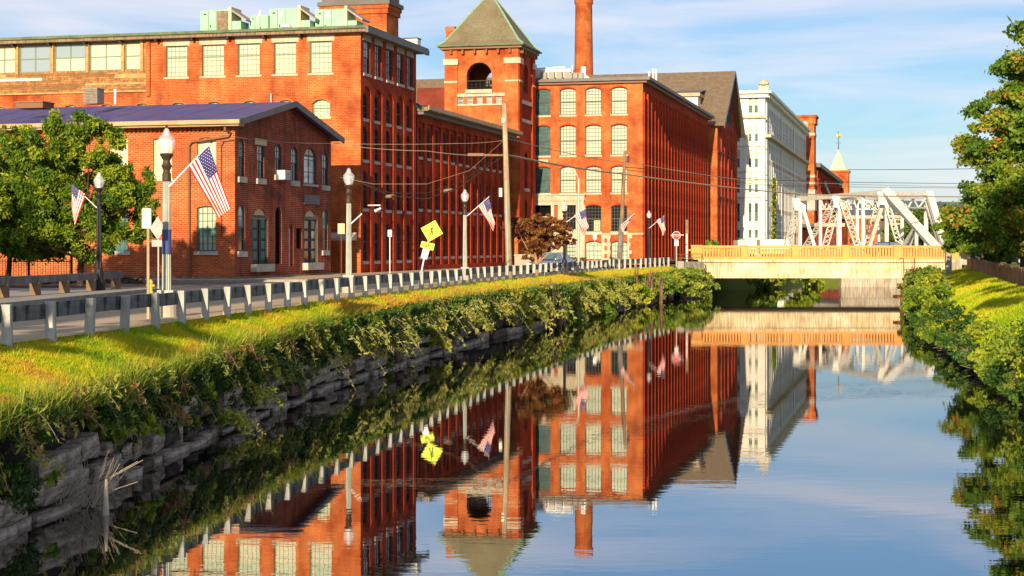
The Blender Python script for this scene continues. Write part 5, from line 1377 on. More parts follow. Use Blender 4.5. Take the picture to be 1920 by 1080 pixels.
# ------------------------------------------------------------------ white steel truss bridge beyond
tb = thing('truss_bridge', 'white painted steel truss bridge with riveted lattice members beyond the road bridge', 'bridge', (0, 0, 0))
def laced(name, p, q_, w_, face=(0, 1, 0), lace=True, th=.10):
    """two flat side channels joined by crossed lacing bars"""
    p = Vector(p); q_ = Vector(q_); d = (q_ - p); L = d.length; d.normalize(); n_ = Vector(face); a = d.cross(n_).normalized(); n_ = a.cross(d).normalized()
    m_ = MB(); e = w_ / 2 - th / 2
    w_ *= .92
    for sg in (-1, 1): m_.bar(p + a * (sg * e), q_ + a * (sg * e), .3, th, up=tuple(a))
    if lace:
        m2 = int(L / (w_ * .9)) or 1
        for k in range(m2):
            t0, t1 = k / m2, (k + 1) / m2
            for sg in (-1, 1): m_.bar(p + d * (L * t0) + a * (sg * e), p + d * (L * t1) - a * (sg * e), .05, .07, up=tuple(n_))
    else: m_.bar(p, q_, w_ - th, .12, up=tuple(n_))
    return m_.build(name, 'truss_paint', tb)
def solid(name, p, q_, w_, dp=.35):
    w_ *= .84
    p = Vector(p); q_ = Vector(q_); d = (q_ - p).normalized(); a = d.cross(Vector((0, 1, 0))).normalized()
    return MB().bar(p, q_, dp, w_, up=tuple(a)).build(name, 'truss_paint', tb)
# the near truss: pixel columns with distances; its line runs away to the left
def ND(px): return lerp([(1475, 197), (1497, 192), (1660, 170), (1755, 159)], px)
def N_(px, py): return at(px, py, ND(px))
LOWY = 466
solid('top_chord', N_(1496, 373), N_(1573, 367.5), .62); solid('top_chord', N_(1573, 367.5), N_(1660, 360.5), .62)
laced('end_post', N_(1499, 376), N_(1475, LOWY), .85); solid('end_post', N_(1660, 358), N_(1758, LOWY + 2), .95, .7)
MB().bar(N_(1661.5, 358) + Vector((0, -.37, .1)), N_(1759.5, LOWY + 2) + Vector((0, -.37, .1)), .03, .04).build('seam', 'hvac_brown', tb)
for px, w_ in ((1500, .45), (1538, .40), (1574, .45), (1618, .42), (1662, .45)): solid('hanger', N_(px, 372 - (px - 1500) * .07), N_(px, LOWY), w_)
solid('diagonal', N_(1504, 385), N_(1528, LOWY), .45)
laced('diagonal', N_(1572, 372), N_(1546, LOWY), .75); laced('diagonal', N_(1577, 371), N_(1610, LOWY), .75)
solid('diagonal', N_(1656, 378), N_(1629, LOWY), .45)
laced('diagonal', N_(1664, 385), N_(1688, LOWY), .6)
for px, py in ((1499, 380), (1574, 374), (1660, 368)):
    gus = MB(); c = N_(px, py); gus.add([(c.x - .9, c.y - .22, c.z + .5), (c.x + .9, c.y - .22, c.z + .5), (c.x + .6, c.y - .22, c.z - .9), (c.x - .6, c.y - .22, c.z - .9)], [(0, 1, 2, 3)]); gus.build('gusset_plate', 'truss_paint', tb)
# the far truss, seen through the near one
def FD(px): return lerp([(1520, 212), (1742, 178), (1772, 171)], px)
def Fp(px, py): return at(px, py, FD(px))
solid('far_top_chord', Fp(1560, 376), Fp(1742, 363), .5)
solid('far_end_post', Fp(1742, 362), Fp(1773, LOWY + 1), .85, .6); 
solid('far_end_brace', Fp(1735, 375), Fp(1765, LOWY), .4)
for px, w_ in ((1571, .4), (1607, .4), (1648, .4), (1691, .42), (1736, .5), (1718, .4)): solid('far_hanger', Fp(px, 374 if px != 1718 else 418), Fp(px, LOWY), w_)
laced('far_diagonal', Fp(1565, 378), Fp(1508, LOWY), .75); laced('far_diagonal', Fp(1648, 376), Fp(1623, LOWY), .7); solid('far_diagonal', Fp(1718, 425), Fp(1690, LOWY), .45); solid('far_diagonal', Fp(1712, 440), Fp(1702, LOWY), .4)
# top lateral and portal bracing
solid('portal_strut', N_(1662, 362), Fp(1741, 364), .35); solid('portal_strut', N_(1672, 372), Fp(1737, 371), .2)
solid('portal_strut', N_(1690, 389), Fp(1736, 390), .2)
pt_ = [(1668, 372), (1676, 388), (1690, 372), (1702, 390), (1712, 372), (1722, 390), (1735, 372)]
for (a, b2), (c, d_) in zip(pt_[:-1], pt_[1:]):
    D0 = lerp([(1662, 170), (1741, 178)], a); D1 = lerp([(1662, 170), (1741, 178)], c)
    p0, p1 = at(a, b2, D0), at(c, d_, D1); solid('portal_lacing', p0, p1, .18, .15)
for px0, px1 in ((1574, 1607), (1538, 1571), (1618, 1691), (1607, 1574), (1660, 1648)):
    a = N_(px0, 371.5 - (px0 - 1500) * .06); b2 = Fp(px1, 374); laced('top_lateral', a, b2, .35, (0, 0, 1))
for px0, px1, y0, y1 in ((1577, 1612, 374, 392), (1612, 1652, 374, 392), (1540, 1572, 376, 392), (1622, 1648, 374, 390)):
    n2 = 3
    for k in range(n2):
        a = lerp([(0, px0), (n2, px1)], k); c = lerp([(0, px0), (n2, px1)], k + 1); D_ = 186
        solid('sway_bracing', at(a, y0, D_), at((a + c) / 2, y1, D_), .14, .1); solid('sway_bracing', at((a + c) / 2, y1, D_), at(c, y0, D_), .14, .1)
    solid('sway_bracing', at(px0, y1, 186), at(px1, y1, 186), .14, .1)
dk = MB(); A_, B_, C_, E_ = N_(1470, LOWY), N_(1760, LOWY), Fp(1776, LOWY), Fp(1505, LOWY)
for p in (A_, B_, C_, E_): p.z = 1.2
lo_ = [Vector((p.x, p.y, .1)) for p in (A_, B_, C_, E_)]
dk.add([A_, B_, C_, E_] + lo_, [(0, 1, 2, 3), (7, 6, 5, 4), (0, 4, 5, 1), (1, 5, 6, 2), (2, 6, 7, 3), (3, 7, 4, 0)]); dk.build('deck', 'truss_paint', tb)

# ------------------------------------------------------------------ street lamps
def lamp(loc, label, kind='grey', sc=1.0):
    t = thing('street_lamp', label, 'street lamp', loc, 0, 'acorn street lamps along the street')
    H = 4.74
    post = 'lamp_post_grey' if kind == 'grey' else 'iron_black'
    if kind == 'grey':
        MB().lathe([(.27, 0), (.27, .34), (.25, .36), (.22, .46), (.17, .54), (.15, .58)], 18).build('base', 'concrete', t, smooth=False)
        MB().box(-.2, .2, -.2, .2, .58, .66).build('collar', post, t)
        z0 = .66
    else:
        MB().lathe([(.26, 0), (.26, .4), (.2, .46), (.16, .8), (.11, .9)], 16).build('base', 'green_paint' if kind == 'green' else 'iron_black', t); z0 = .9
    q = MB(); n = 12
    vs = []
    for z, r in ((z0, .115), (3.36, .088)):
        for i in range(2 * n):
            a = math.pi * i / n; rr = r if i % 2 else r * .80; vs.append((rr * math.cos(a), rr * math.sin(a), z))
    q.add(vs, [(i, (i + 1) % (2 * n), 2 * n + (i + 1) % (2 * n), 2 * n + i) for i in range(2 * n)]); q.build('post', post, t)
    MB().lathe([(.09, 3.34), (.11, 3.36), (.11, 3.52), (.085, 3.58), (.085, 3.62), (.135, 3.72), (.10, 3.78), (.085, 3.86), (.13, 3.93), (.175, 4.0), (.15, 4.03), (0, 4.04)], 16).build('capital', 'bronze' if kind == 'grey' else 'iron_black', t, smooth=False)
    gl = MB().lathe([(.12, 4.03), (.17, 4.12), (.205, 4.24), (.215, 4.34), (.19, 4.42), (.13, 4.48), (.085, 4.53), (.08, 4.58), (.045, 4.64), (.02, 4.67)], 18).build('globe', 'globe_glass', t, smooth=True)
    MB().lathe([(.07, 4.05), (.07, 4.12), (.035, 4.14), (.045, 4.3), (.03, 4.36), (0, 4.37)], 10).build('bulb', 'sign_white', gl)
    MB().lathe([(.12, 4.455), (.10, 4.50), (.09, 4.53)], 16).build('globe_collar', 'galv', gl)
    MB().lathe([(.03, 4.66), (.035, 4.69), (.012, 4.72), (0, 4.75)], 8).build('finial', 'iron_black', t)
    return t
l1 = lamp((-8.52, 40.0, 0), 'tall grey fluted acorn lamp in the foreground carrying the large flag')
q = MB(); n = 12; vs = []
for z, r in ((1.55, .118), (2.15, .113)):
    for i in range(24):
        a = math.pi * i / 12; vs.append((r * math.cos(a), r * math.sin(a), z))
MB().add(vs, [(i, (i + 1) % 24, 24 + (i + 1) % 24, 24 + i) for i in range(24)]).build('blue_band', 'lamp_post_blue', l1)
l2 = lamp((-6.1, 60.6, 0), 'grey acorn lamp with a short bare bracket, in front of the shaded orange wall')
MB().tube((.05, 0, 2.55), (.5, -.1, 2.95), .025, n=6).build('bracket', 'white_metal', l2)
l3 = lamp((-2.42, 83.4, 0), 'grey acorn lamp with a flag in front of the ribbed dark red mill')
l4 = lamp((3.45, 106.5, 0), 'acorn lamp behind the maroon tree with a flag before the stone entrance', 'black')
l5 = lamp((11.3, 133.7, 0), 'farthest acorn lamp, dark post with a flag in front of the ribbed mill side', 'black')
l0 = lamp((-16.3, 64, 0), 'black acorn lamp with a dark base standing beside the leafy tree', 'black')

# ------------------------------------------------------------------ flags
def flag(label, D, pole0, pole1, A, Bp, Cp, Dp, bulge=.12, folds=2.5):
    """A canton corner at the hoist, Bp the other hoist corner, Cp fly corner on Bp's side, Dp fly corner on A's side"""
    t = thing('flag', label, 'flag', at(pole0[0], pole0[1], D), 0, 'american flags on the lamp posts')
    base = at(pole0[0], pole0[1], D)
    MB().tube((0, 0, 0), at(pole1[0], pole1[1], D) - base, .022, .016, 6).build('flagpole', 'sign_white', t)
    e = at(pole1[0], pole1[1], D) - base
    MB().lathe([(0, -.03), (.045, 0), (.03, .04), (0, .06)], 8, 0, e).build('finial', 'iron_black', t)
    A, Bp, Cp, Dp = [at(p[0], p[1], D) - base for p in (A, Bp, Cp, Dp)]
    nu, nv = 30, 26
    def pos(u, v):
        p = (A * (1 - u) * (1 - v) + Bp * (1 - u) * v + Cp * u * v + Dp * u * (1 - v))
        w_ = bulge * (.25 + u) * math.sin(u * folds * 3.0 + v * 4.2) + bulge * .5 * math.sin(v * 9 + u * 2) * u
        return p + Vector((w_ * .18, -w_, 0))
    q = MB(); q.v = [tuple(pos(u / nu, v / nv)) for u in range(nu + 1) for v in range(nv + 1)]
    for u in range(nu):
        for v in range(nv):
            a = u * (nv + 1) + v; q.f.append((a, a + 1, a + nv + 2, a + nv + 1))
            s_ = v // 2
            mi = 2 if (u < nu * .4 and s_ < 7) else (0 if s_ % 2 == 0 else 1)
            q.m.append(mi)
    cl = q.build('cloth', ['flag_red', 'flag_white', 'flag_blue'], t, smooth=True)
    st = MB()
    for r_ in range(9):
        for c in range(6 if r_ % 2 == 0 else 5):
            u = .4 * (c * 2 + 1 + (r_ % 2)) / 12.0; v = 7 / 13.0 * (r_ + 1) / 10.0
            for side in (-.012, .012):
                c0 = pos(u, v); du = (pos(u + .012, v) - c0); dv = (pos(u, v + .016) - c0); vs = []
                for k in range(10):
                    rr = 1.0 if k % 2 == 0 else .45; an_ = math.pi * k / 5; vs.append(c0 + du * (rr * math.cos(an_)) + dv * (rr * math.sin(an_)) + Vector((0, side, 0)))
                st.add(vs, [tuple(range(10))])
    st.build('stars', 'flag_white', cl)
    return t
flag('large american flag hanging from the nearest tall grey lamp', 39.9, (317, 350), (396, 267), (392, 274), (352, 312), (409, 408), (433, 392))
flag('american flag in shade hanging left of the black lamp by the tree', 64, (184, 392), (158, 367), (134, 345), (161, 365), (140, 424), (134, 385), .06)
flag('american flag on the lamp in front of the ribbed mill, left of the utility pole', 83.3, (876, 405), (918, 368), (917, 371), (897, 388), (926, 434), (927, 418), .14)
flag('american flag above the silver car, hanging from the lamp by the maroon tree', 106.4, (1060, 418), (1099, 390), (1097, 392), (1076, 404), (1096, 441), (1103, 425), .14)
flag('small american flag blowing flat beside the second leaning wooden pole', 125.5, (1164, 423), (1191, 399), (1190, 400), (1178, 412), (1164, 426), (1167, 436), .1)
flag('farthest american flag hanging before the ribbed side of the big mill', 133.6, (1217, 428), (1246, 404), (1245, 405), (1231, 413), (1244, 443), (1247, 430), .12)

# ------------------------------------------------------------------ utility poles and wires
up = thing('utility_pole', 'tall pale leaning wooden utility pole in the middle with a side arm and cables', 'utility pole', (-.15, 92, 0))
top = at(945.5, 194, 92) - Vector((-.15, 92, 0))
MB().tube((0, 0, -.1), top, .20, .125, 12).build('pole', 'wood_pole', up, smooth=True)
u0 = at(947, 291, 92) - Vector((-.15, 92, 0)); u1 = at(877, 290, 92) - Vector((-.15, 92, 0))
MB().bar(u0, u1, .08, .10).build('side_arm', 'wood_pole_dark', up); MB().box(u1.x, u1.x + .9, -.1, .1, u1.z - .08, u1.z + .08).build('splice_box', 'pipe_brown', up)
MB().box(top.x - .30, top.x - .12, -.12, .05, top.z - 3.4 - 1.9, top.z - 3.4 - 1.4).build('meter_box', 'white_paint', up)
MB().tube((-.06, -.22, 0), (-.16, -.2, 4.3), .05, n=6).build('conduit', 'galv', up)
MB().box(top.x - .16, top.x, -.2, -.1, top.z - 1.1, top.z - .85).build('insulator', 'sign_white', up)
p2_ = thing('second_utility_pole', 'darker leaning wooden pole with grey lower sleeve before the big mill front', 'utility pole', (8.35, 126, 0))
t2 = at(1172, 283, 126) - Vector((8.35, 126, 0))
MB().tube((0, 0, 0), t2, .19, .12, 10).build('pole', 'wood_pole_dark', p2_, smooth=True)
MB().tube((-.02, -.03, .05), t2 * .42 + Vector((-.02, -.03, 0)), .235, .19, 10).build('sleeve', 'old_board', p2_)
MB().box(t2.x + .15, t2.x + .35, -.1, .1, t2.z - .9, t2.z - .4).build('transformer', 'iron_black', p2_)
mast = thing('road_light_mast', 'slim pale metal road light mast with curved arm in front of the big mill windows', 'street lamp', (at(1085, 500, 128).x, 128, 0))
tz = at(1085, 335, 128).z
MB().lathe([(.11, 0), (.09, tz)], 10).build('mast', 'galv', mast); MB().path([(0, 0, tz - .1), (-.15, 0, tz + .35), (-.45, 0, tz + .62), (-.75, 0, tz + .7)], .05).build('arm', 'galv', mast); MB().box(-1.1, -.7, -.12, .12, tz + .62, tz + .76).build('lamp_head', 'galv', mast)
mast2 = thing('traffic_signal_pole', 'thin pale pole standing by the ribbed mill close to the bridge end', 'pole', (at(1289, 480, 134).x, 134.5, 0))
MB().tube((0, 0, 0), (0, 0, at(1289, 418, 134).z), .09, n=8).build('pole', 'white_paint', mast2); MB().box(-.12, .12, -.1, .1, at(1289, 438, 134).z, at(1289, 412, 134).z).build('signal_head', 'wood_pole_dark', mast2)

def wire(label, pts, r=.03, m='wire', sag=0.0, n=18, name='overhead_cable'):
    q = MB(); P = [Vector(p) for p in pts]; out = []
    for a, b2 in zip(P[:-1], P[1:]):
        for k in range(n + 1):
            t = k / n; p = a.lerp(b2, t); p.z -= sag * 4 * t * (1 - t); out.append(p)
    q.path(out, r, 4, 0); o = q.build(name, m); tag(o, label, 'cable', 'overhead cables'); return o
PP = Vector((-.15, 92, 0))
wire('thick overhead cable from the middle pole rightwards over the canal to the trees', [at(950, 290, 92), at(1168, 326, 126), at(1500, 364, 150), at(1900, 368, 160)], .055, 'wire_pale', .12)
wire('thin cable from the top of the middle pole to the second pole', [at(947, 258, 92), at(1168, 305, 126)], .022, 'wire_pale', .15)
wire('cable looping from the second pole along the ribbed mill and over the canal', [at(1168, 302, 126), at(1400, 338, 140), at(1900, 352, 165)], .022, 'wire_pale', .1)
wire('high thin cable crossing the sky right of the green spire', [at(1590, 318, 200), at(1910, 315, 170)], .03, 'wire', .05)
wire('second thin cable in the sky above the truss bridge', [at(1168, 312, 126), at(1450, 338, 150), at(1910, 344, 168)], .025, 'wire', .1)
wire('third thin cable just above the truss bridge top', [at(1168, 318, 126), at(1450, 348, 150), at(1910, 353, 168)], .02, 'wire', .05)
wire('heavy dark cable sagging from the far left mill corner to the middle pole', [at(662, 337, 104), at(731, 367, 100), at(800, 373, 97), at(860, 352, 95), at(946, 290, 92)], .035, 'wire', 0)
wire('upper of the two dark sagging cables left of the middle pole', [at(662, 337, 104), at(731, 362, 100), at(800, 362, 97), at(860, 343, 95), at(946, 286, 92)], .022, 'wire', 0)
wire('thin grey cable across the ribbed mill rising to the middle pole', [at(625, 330, 101), at(700, 345, 100), at(800, 345, 98), at(880, 320, 95), at(946, 262, 92)], .015, 'wire_pale', 0)
wire('string cable with small clips along the gable wall to the middle pole', [at(440, 257, 85.5), at(620, 269, 98), at(800, 283, 96), at(946, 292, 92)], .018, 'wire_pale', .1)
wire('upper thin cable across the orange mill and ribbed mill', [at(625, 269, 100), at(860, 269, 96), at(946, 263, 92)], .014, 'wire_pale', .05)
for px, py, D_, s_ in ((731, 368, 100, .22), (840, 357, 96, .22)):
    o = MB().lathe([(0, -s_ * 1.4), (s_ * .5, -s_), (s_ * .5, s_), (0, s_ * 1.4)], 8).build('cable_splice_case', 'hvac_brown', None, at(px, py, D_)); o.rotation_euler = (0, R(80), 0)
    tag(o, 'grey brown splice case hanging on the sagging cable %s' % ('in front of the orange mill corner' if px < 800 else 'in front of the ribbed mill'), 'cable box')
gy = thing('guy_lamp_bracket', 'white wall floodlight on a bracket on the shaded orange mill side', 'lamp', at(689, 396, 106.5), -BA)
MB().box(0, .9, -.03, .03, .35, .42).tube((.5, 0, 0), (.9, .1, .2), .1, .06, 8).build('lamp_body', 'sign_white', gy)

# ------------------------------------------------------------------ signs
def text(name, s, size, m, parent, loc, rot=(R(90), 0, 0), ext=.004):
    cu = bpy.data.curves.new(name, 'FONT'); cu.body = s; cu.size = size; cu.align_x = 'CENTER'; cu.align_y = 'CENTER'; cu.extrude = ext; cu.resolution_u = 2
    cu.materials.append(MATS[m]); o = bpy.data.objects.new(name, cu); col.objects.link(o); bpy.context.view_layer.update()
    me = bpy.data.meshes.new_from_object(o.evaluated_get(bpy.context.evaluated_depsgraph_get())); bpy.data.objects.remove(o)
    o = bpy.data.objects.new(name, me); col.objects.link(o); o.parent = parent; o.location = loc; o.rotation_euler = rot; return o
def rplate(w_, h_, r=.04, n=4):
    pts = []
    for cx, cz, a0 in ((w_/2 - r, h_/2 - r, 0), (-w_/2 + r, h_/2 - r, 90), (-w_/2 + r, -h_/2 + r, 180), (w_/2 - r, -h_/2 + r, 270)):
        for k in range(n + 1): a = R(a0 + 90 * k / n); pts.append((cx + r * math.cos(a), cz + r * math.sin(a)))
    return pts
np_ = thing('no_parking_sign', 'white no parking sign with red letters on a pale post left of the tall lamp', 'sign', (-8.75, 39.0, 0))
MB().bar((0, 0, 0), (0, 0, 2.35), .06, .05).build('post', 'wood_pole', np_)
pl_ = MB().prism(rplate(.222, .48, .025), -.05, -.035).build('plate', 'sign_white', np_, (-.03, 0, 2.41))
q = MB()
for a, b2, c, d_ in ((-.10, .10, .225, .231), (-.10, .10, -.231, -.225), (-.104, -.098, -.22, .22), (.098, .104, -.22, .22)): q.box(a, b2, -.056, -.051, c, d_)
q.build('red_border', 'sign_red', pl_)
text('lettering_no', 'NO', .115, 'sign_red', pl_, (0, -.052, .15)); text('lettering_parking', 'PARKING', .052, 'sign_red', pl_, (0, -.052, .065)); text('lettering_any', 'ANY', .055, 'sign_red', pl_, (0, -.052, -.01)); text('lettering_time', 'TIME', .055, 'sign_red', pl_, (0, -.052, -.075))
ds_ = thing('diamond_sign_back', 'grey back of a diamond road sign with a small plate across the road', 'sign', (at(297, 541, 66.5).x, 66.5, 0))
MB().tube((0, 0, 0), (0, 0, 2.95), .035, n=6).build('post', 'galv', ds_)
q = MB(); q.add([(x, y, z) for y in (-.05, -.04) for x, z in ((0, .47), (.33, 0), (0, -.47), (-.33, 0))], [(0, 1, 2, 3), (7, 6, 5, 4), (0, 4, 5, 1), (1, 5, 6, 2), (2, 6, 7, 3), (3, 7, 4, 0)]); q.build('diamond_plate', 'sign_back', ds_, (-.02, 0, 2.47))
MB().box(-.26, .24, -.05, -.04, 1.72, 1.98).build('small_plate', 'sign_back', ds_)
# pedestrian crossing sign, leaning
pc = thing('pedestrian_crossing_sign', 'leaning lime yellow diamond pedestrian crossing sign with arrow and white plates', 'sign', (at(784, 505, 70).x, 70, -.05))
base_ = pc.location.copy()
def L_(px, py): return at(px, py, 70) - base_
MB().tube((0, 0, 0), L_(800, 462), .035, n=6).tube(L_(800, 462), L_(809, 435), .03, n=6).build('post', 'sign_white', pc)
ce = L_(809.5, 433); q = MB()
dm = [L_(816, 413), L_(830.5, 438), L_(804, 453.5), L_(789, 428)]
q.v = [tuple(p + Vector((0, -.06, 0))) for p in dm] + [tuple(p + Vector((0, -.045, 0))) for p in dm]; q.f = [(0, 1, 2, 3), (7, 6, 5, 4), (0, 4, 5, 1), (1, 5, 6, 2), (2, 6, 7, 3), (3, 7, 4, 0)]; q.m = [0] * 6
dpl = q.build('diamond_plate', 'sign_lime', pc)
q = MB()
def fig(poly): q.add([tuple(L_(x, y) + Vector((0, -.066, 0))) for x, y in poly], [tuple(range(len(poly)))])
fig([(809.3 + 1.5 * math.cos(t), 423.6 + 1.6 * math.sin(t)) for t in [i * math.pi / 5 for i in range(10)]])
fig([(808.3, 426.3), (811.0, 426.0), (813.6, 428), (812.8, 432), (811.6, 431.6), (812, 429.2), (811, 429), (811.3, 434), (808, 435.2), (808.6, 430.2)])
fig([(808.6, 427.2), (806.8, 430.4), (803, 431.6), (803.2, 432.5), (807.5, 431.7), (809.5, 429.4)])
fig([(808.2, 434), (810.6, 434), (808.3, 438), (804.6, 443.2), (803.2, 442.4), (806.4, 437.6)])
fig([(809.4, 433.8), (811.8, 433.6), (812.2, 438.5), (813, 445), (811.3, 445.2), (810.4, 439.5)])
q.build('walking_figure_symbol', 'sign_olive', dpl)
ap = [L_(791, 452), L_(815.5, 457.5), L_(812, 470), L_(788, 463)]
q = MB(); q.v = [tuple(p + Vector((0, -.075, 0))) for p in ap] + [tuple(p + Vector((0, -.062, 0))) for p in ap]; q.f = [(0, 1, 2, 3), (7, 6, 5, 4), (0, 4, 5, 1), (1, 5, 6, 2), (2, 6, 7, 3), (3, 7, 4, 0)]; q.m = [0] * 6
apo = q.build('arrow_plate', 'sign_lime', pc); q = MB()
def fig2(poly): q.add([tuple(L_(x, y) + Vector((0, -.08, 0))) for x, y in poly], [tuple(range(len(poly)))])
fig2([(796.2, 462.5), (799, 457.6), (799.4, 459.6), (802, 461), (801.4, 463.2)]); fig2([(801.6, 460.2), (806.6, 457.8), (807.2, 459.8), (802.4, 462.2)]); q.build('arrow_symbol', 'sign_olive', apo)
wp = [L_(793.5, 465.5), L_(805.5, 468.5), L_(800.5, 486.5), L_(788.5, 483.5)]
q = MB(); q.v = [tuple(p + Vector((0, -.07, 0))) for p in wp] + [tuple(p + Vector((0, -.06, 0))) for p in wp]; q.f = [(0, 1, 2, 3), (7, 6, 5, 4), (0, 4, 5, 1), (1, 5, 6, 2), (2, 6, 7, 3), (3, 7, 4, 0)]; q.m = [0] * 6
q.build('white_plate', 'sign_white', pc)
def small_sign(label, px, py0, py1, wpx, D_, pbase, m, pm_='wood_pole', name='street_sign'):
    z1, z0 = at(px, py0, D_).z, at(px, py1, D_).z; w_ = wpx / F * D_
    t = thing(name, label, 'sign', (at(px, pbase, D_).x, D_, 0))
    MB().tube((0, 0, 0), (0, 0, z1 - .05), .035, n=6).build('post', pm_, t); MB().prism([(x, z + (z0 + z1) / 2) for x, z in rplate(w_, z1 - z0, .03)], -.06, -.045).build('plate', m, t); return t
small_sign('blank tan back of a sign on a thin rusty post beside the second lamp', 640, 419, 438.5, 13, 96, 515, 'sign_tan', 'rust')
small_sign('small pale plate sign on a white post in front of the orange mill corner', 731, 431, 444, 7.5, 103, 511, 'sign_white', 'sign_white')
small_sign('small white plate sign on a post standing before the big mill stone quoins', 1115, 437, 449, 6.5, 128, 500, 'sign_white', 'galv')
small_sign('small white plate high on a post beside the stone entrance window', 1056.5, 448.5, 454.5, 7.5, 120, 500, 'sign_white', 'galv')
sp_ = thing('stop_sign', 'red octagonal stop sign with a white plate below near the bridge end', 'sign', (at(1268, 480, 132).x, 132, 0))
cz = at(1268, 441.5, 132).z
MB().bar((0, 0, 0), (0, 0, cz + .35), .06, .05).build('post', 'galv', sp_)
oc = [(.36 * math.cos(R(22.5 + 45 * k)), .36 * math.sin(R(22.5 + 45 * k))) for k in range(8)]
oc2 = [(x * .91, z * .91) for x, z in oc]
wpn = MB().prism([(x, z + cz) for x, z in oc], -.06, -.05).build('octagon_border', 'sign_white', sp_); MB().prism([(x, z + cz) for x, z in oc2], -.066, -.061).build('octagon_face', 'sign_red', sp_)
text('lettering_stop', 'STOP', .25, 'sign_white', sp_, (0, -.068, cz)); MB().box(-.15, .17, -.06, -.05, cz - .85, cz - .40).build('white_plate', 'sign_white', sp_); MB().box(-.45, -.36, -.06, 0, cz - .05, cz + .05).box(.36, .6, -.05, 0, cz + .0, cz + .08).build('clip', 'galv', sp_)
hy = thing('fire_hydrant', 'small yellow hydrant behind the guardrail next to the no parking post', 'hydrant', (at(282.5, 545, 60).x, 60.0, 0))
MB().lathe([(.11, 0), (.11, .06), (.075, .08), (.075, .36), (.1, .37), (.085, .44), (.03, .5), (0, .52)], 12).build('body', 'paint_yellow', hy); MB().tube((-.15, 0, .28), (.15, 0, .28), .045, n=8).build('nozzle', 'paint_yellow', hy)

# ------------------------------------------------------------------ wooden guardrail across the road, iron fence
wg = thing('timber_guardrail', 'weathered grey timber guardrail on thick posts across the road under the tree', 'guardrail')
gp_ = [(-30, 15.5), (-24.0, 36.0)]
GXL = [(40, -18.7), (56.6, -17.1), (67.3, -16.0)]
pm2 = MB().box(-.17, .17, -.12, .12, -.1, .44).mesh('post', 'rail_post_wood')
d = 44.0; first = True
segs = []
while d < 68: segs.append(d); d += 2.75
for i, d in enumerate(segs):
    x = lerp(GXL, d); place(pm2, 'post', wg, (x, d, 0))
    if i + 1 < len(segs):
        e = segs[i + 1]; x2 = lerp(GXL, e)
        q = MB().bar((x - .05, d - .3, .56), (x2 - .05, e - .33, .56), .16, .27); q.build('plank', 'old_board', wg)
x2 = lerp(GXL, segs[-1]); MB().bar((x2 - .05, segs[-1] - .3, .56), (x2 + .05, segs[-1] + .7, .56), .16, .27).build('plank', 'old_board', wg)
fe = thing('iron_fence', 'black iron picket fence in the shade beneath the leafy tree', 'fence')
pk = MB().tube((0, 0, 0), (0, 0, 1.15), .014, n=4).mesh('picket', 'iron_black')
x0, x1, yf = at(-40, 500, 76).x, at(134, 500, 76).x, 76
k = 0; x = x0
while x < x1: place(pk, 'picket', fe, (x, yf, 0)); x += .125
MB().box(x0, x1, yf - .02, yf + .02, .18, .22).box(x0, x1, yf - .02, yf + .02, 1.0, 1.05).build('fence_rail', 'iron_black', fe)
fp = MB().box(-.05, .05, -.05, .05, 0, 1.28).box(-.07, .07, -.07, .07, 1.28, 1.33).mesh('fence_post', 'iron_black')
for kx in range(7): place(fp, 'fence_post', fe, (x1 - kx * 2.0, yf, 0))
lw = thing('low_stone_wall', 'low rubble stone kerb wall under the black iron fence', 'wall'); 
rr = random.Random(8); x = x0
while x < x1 + 3:
    w_ = rr.uniform(.5, .9); o = place(rr.choice([q for n_2, q in SV if n_2 == 'granite_red']), 'stone', lw, (x, yf - .55 + rr.uniform(-.03, .03), -.02)); o.scale = (w_ * .97, .5, rr.uniform(.3, .36)); x += w_
pb = thing('planter_wall', 'low stone topped planter wall beside the car in front of the ribbed mill', 'planter', (at(965, 495, 128).x, 128, 0))
MB().box(0, 1.35, 0, 1.2, 0, .95).build('wall_body', 'concrete', pb); MB().box(-.05, 1.4, -.05, 1.25, .95, 1.08).build('coping', 'limestone', pb)
fb = thing('flower_bed', 'low bed of dark red flowers in front of the stone panel of the big mill', 'flower bed', (at(1068, 490, 146).x, 145.5, 0))
MB().box(-1.6, 1.6, -.4, .4, 0, .35).build('bed_edge', 'wall_core', fb)
P = np.stack([rng.uniform(-1.5, 1.5, 500), rng.uniform(-.35, .35, 500), rng.uniform(.35, .7, 500)], 1); leaves('flowers', P, .12, 'leaf_maroon', fb)
cn_ = thing('orange_pipe_stub', 'short orange plastic marker at the foot of the second wooden pole', 'marker', (at(1162, 497, 124).x, 124.6, 0)); MB().lathe([(.1, 0), (.1, .45), (.0, .46)], 8).build('marker_tube', 'terracotta', cn_)

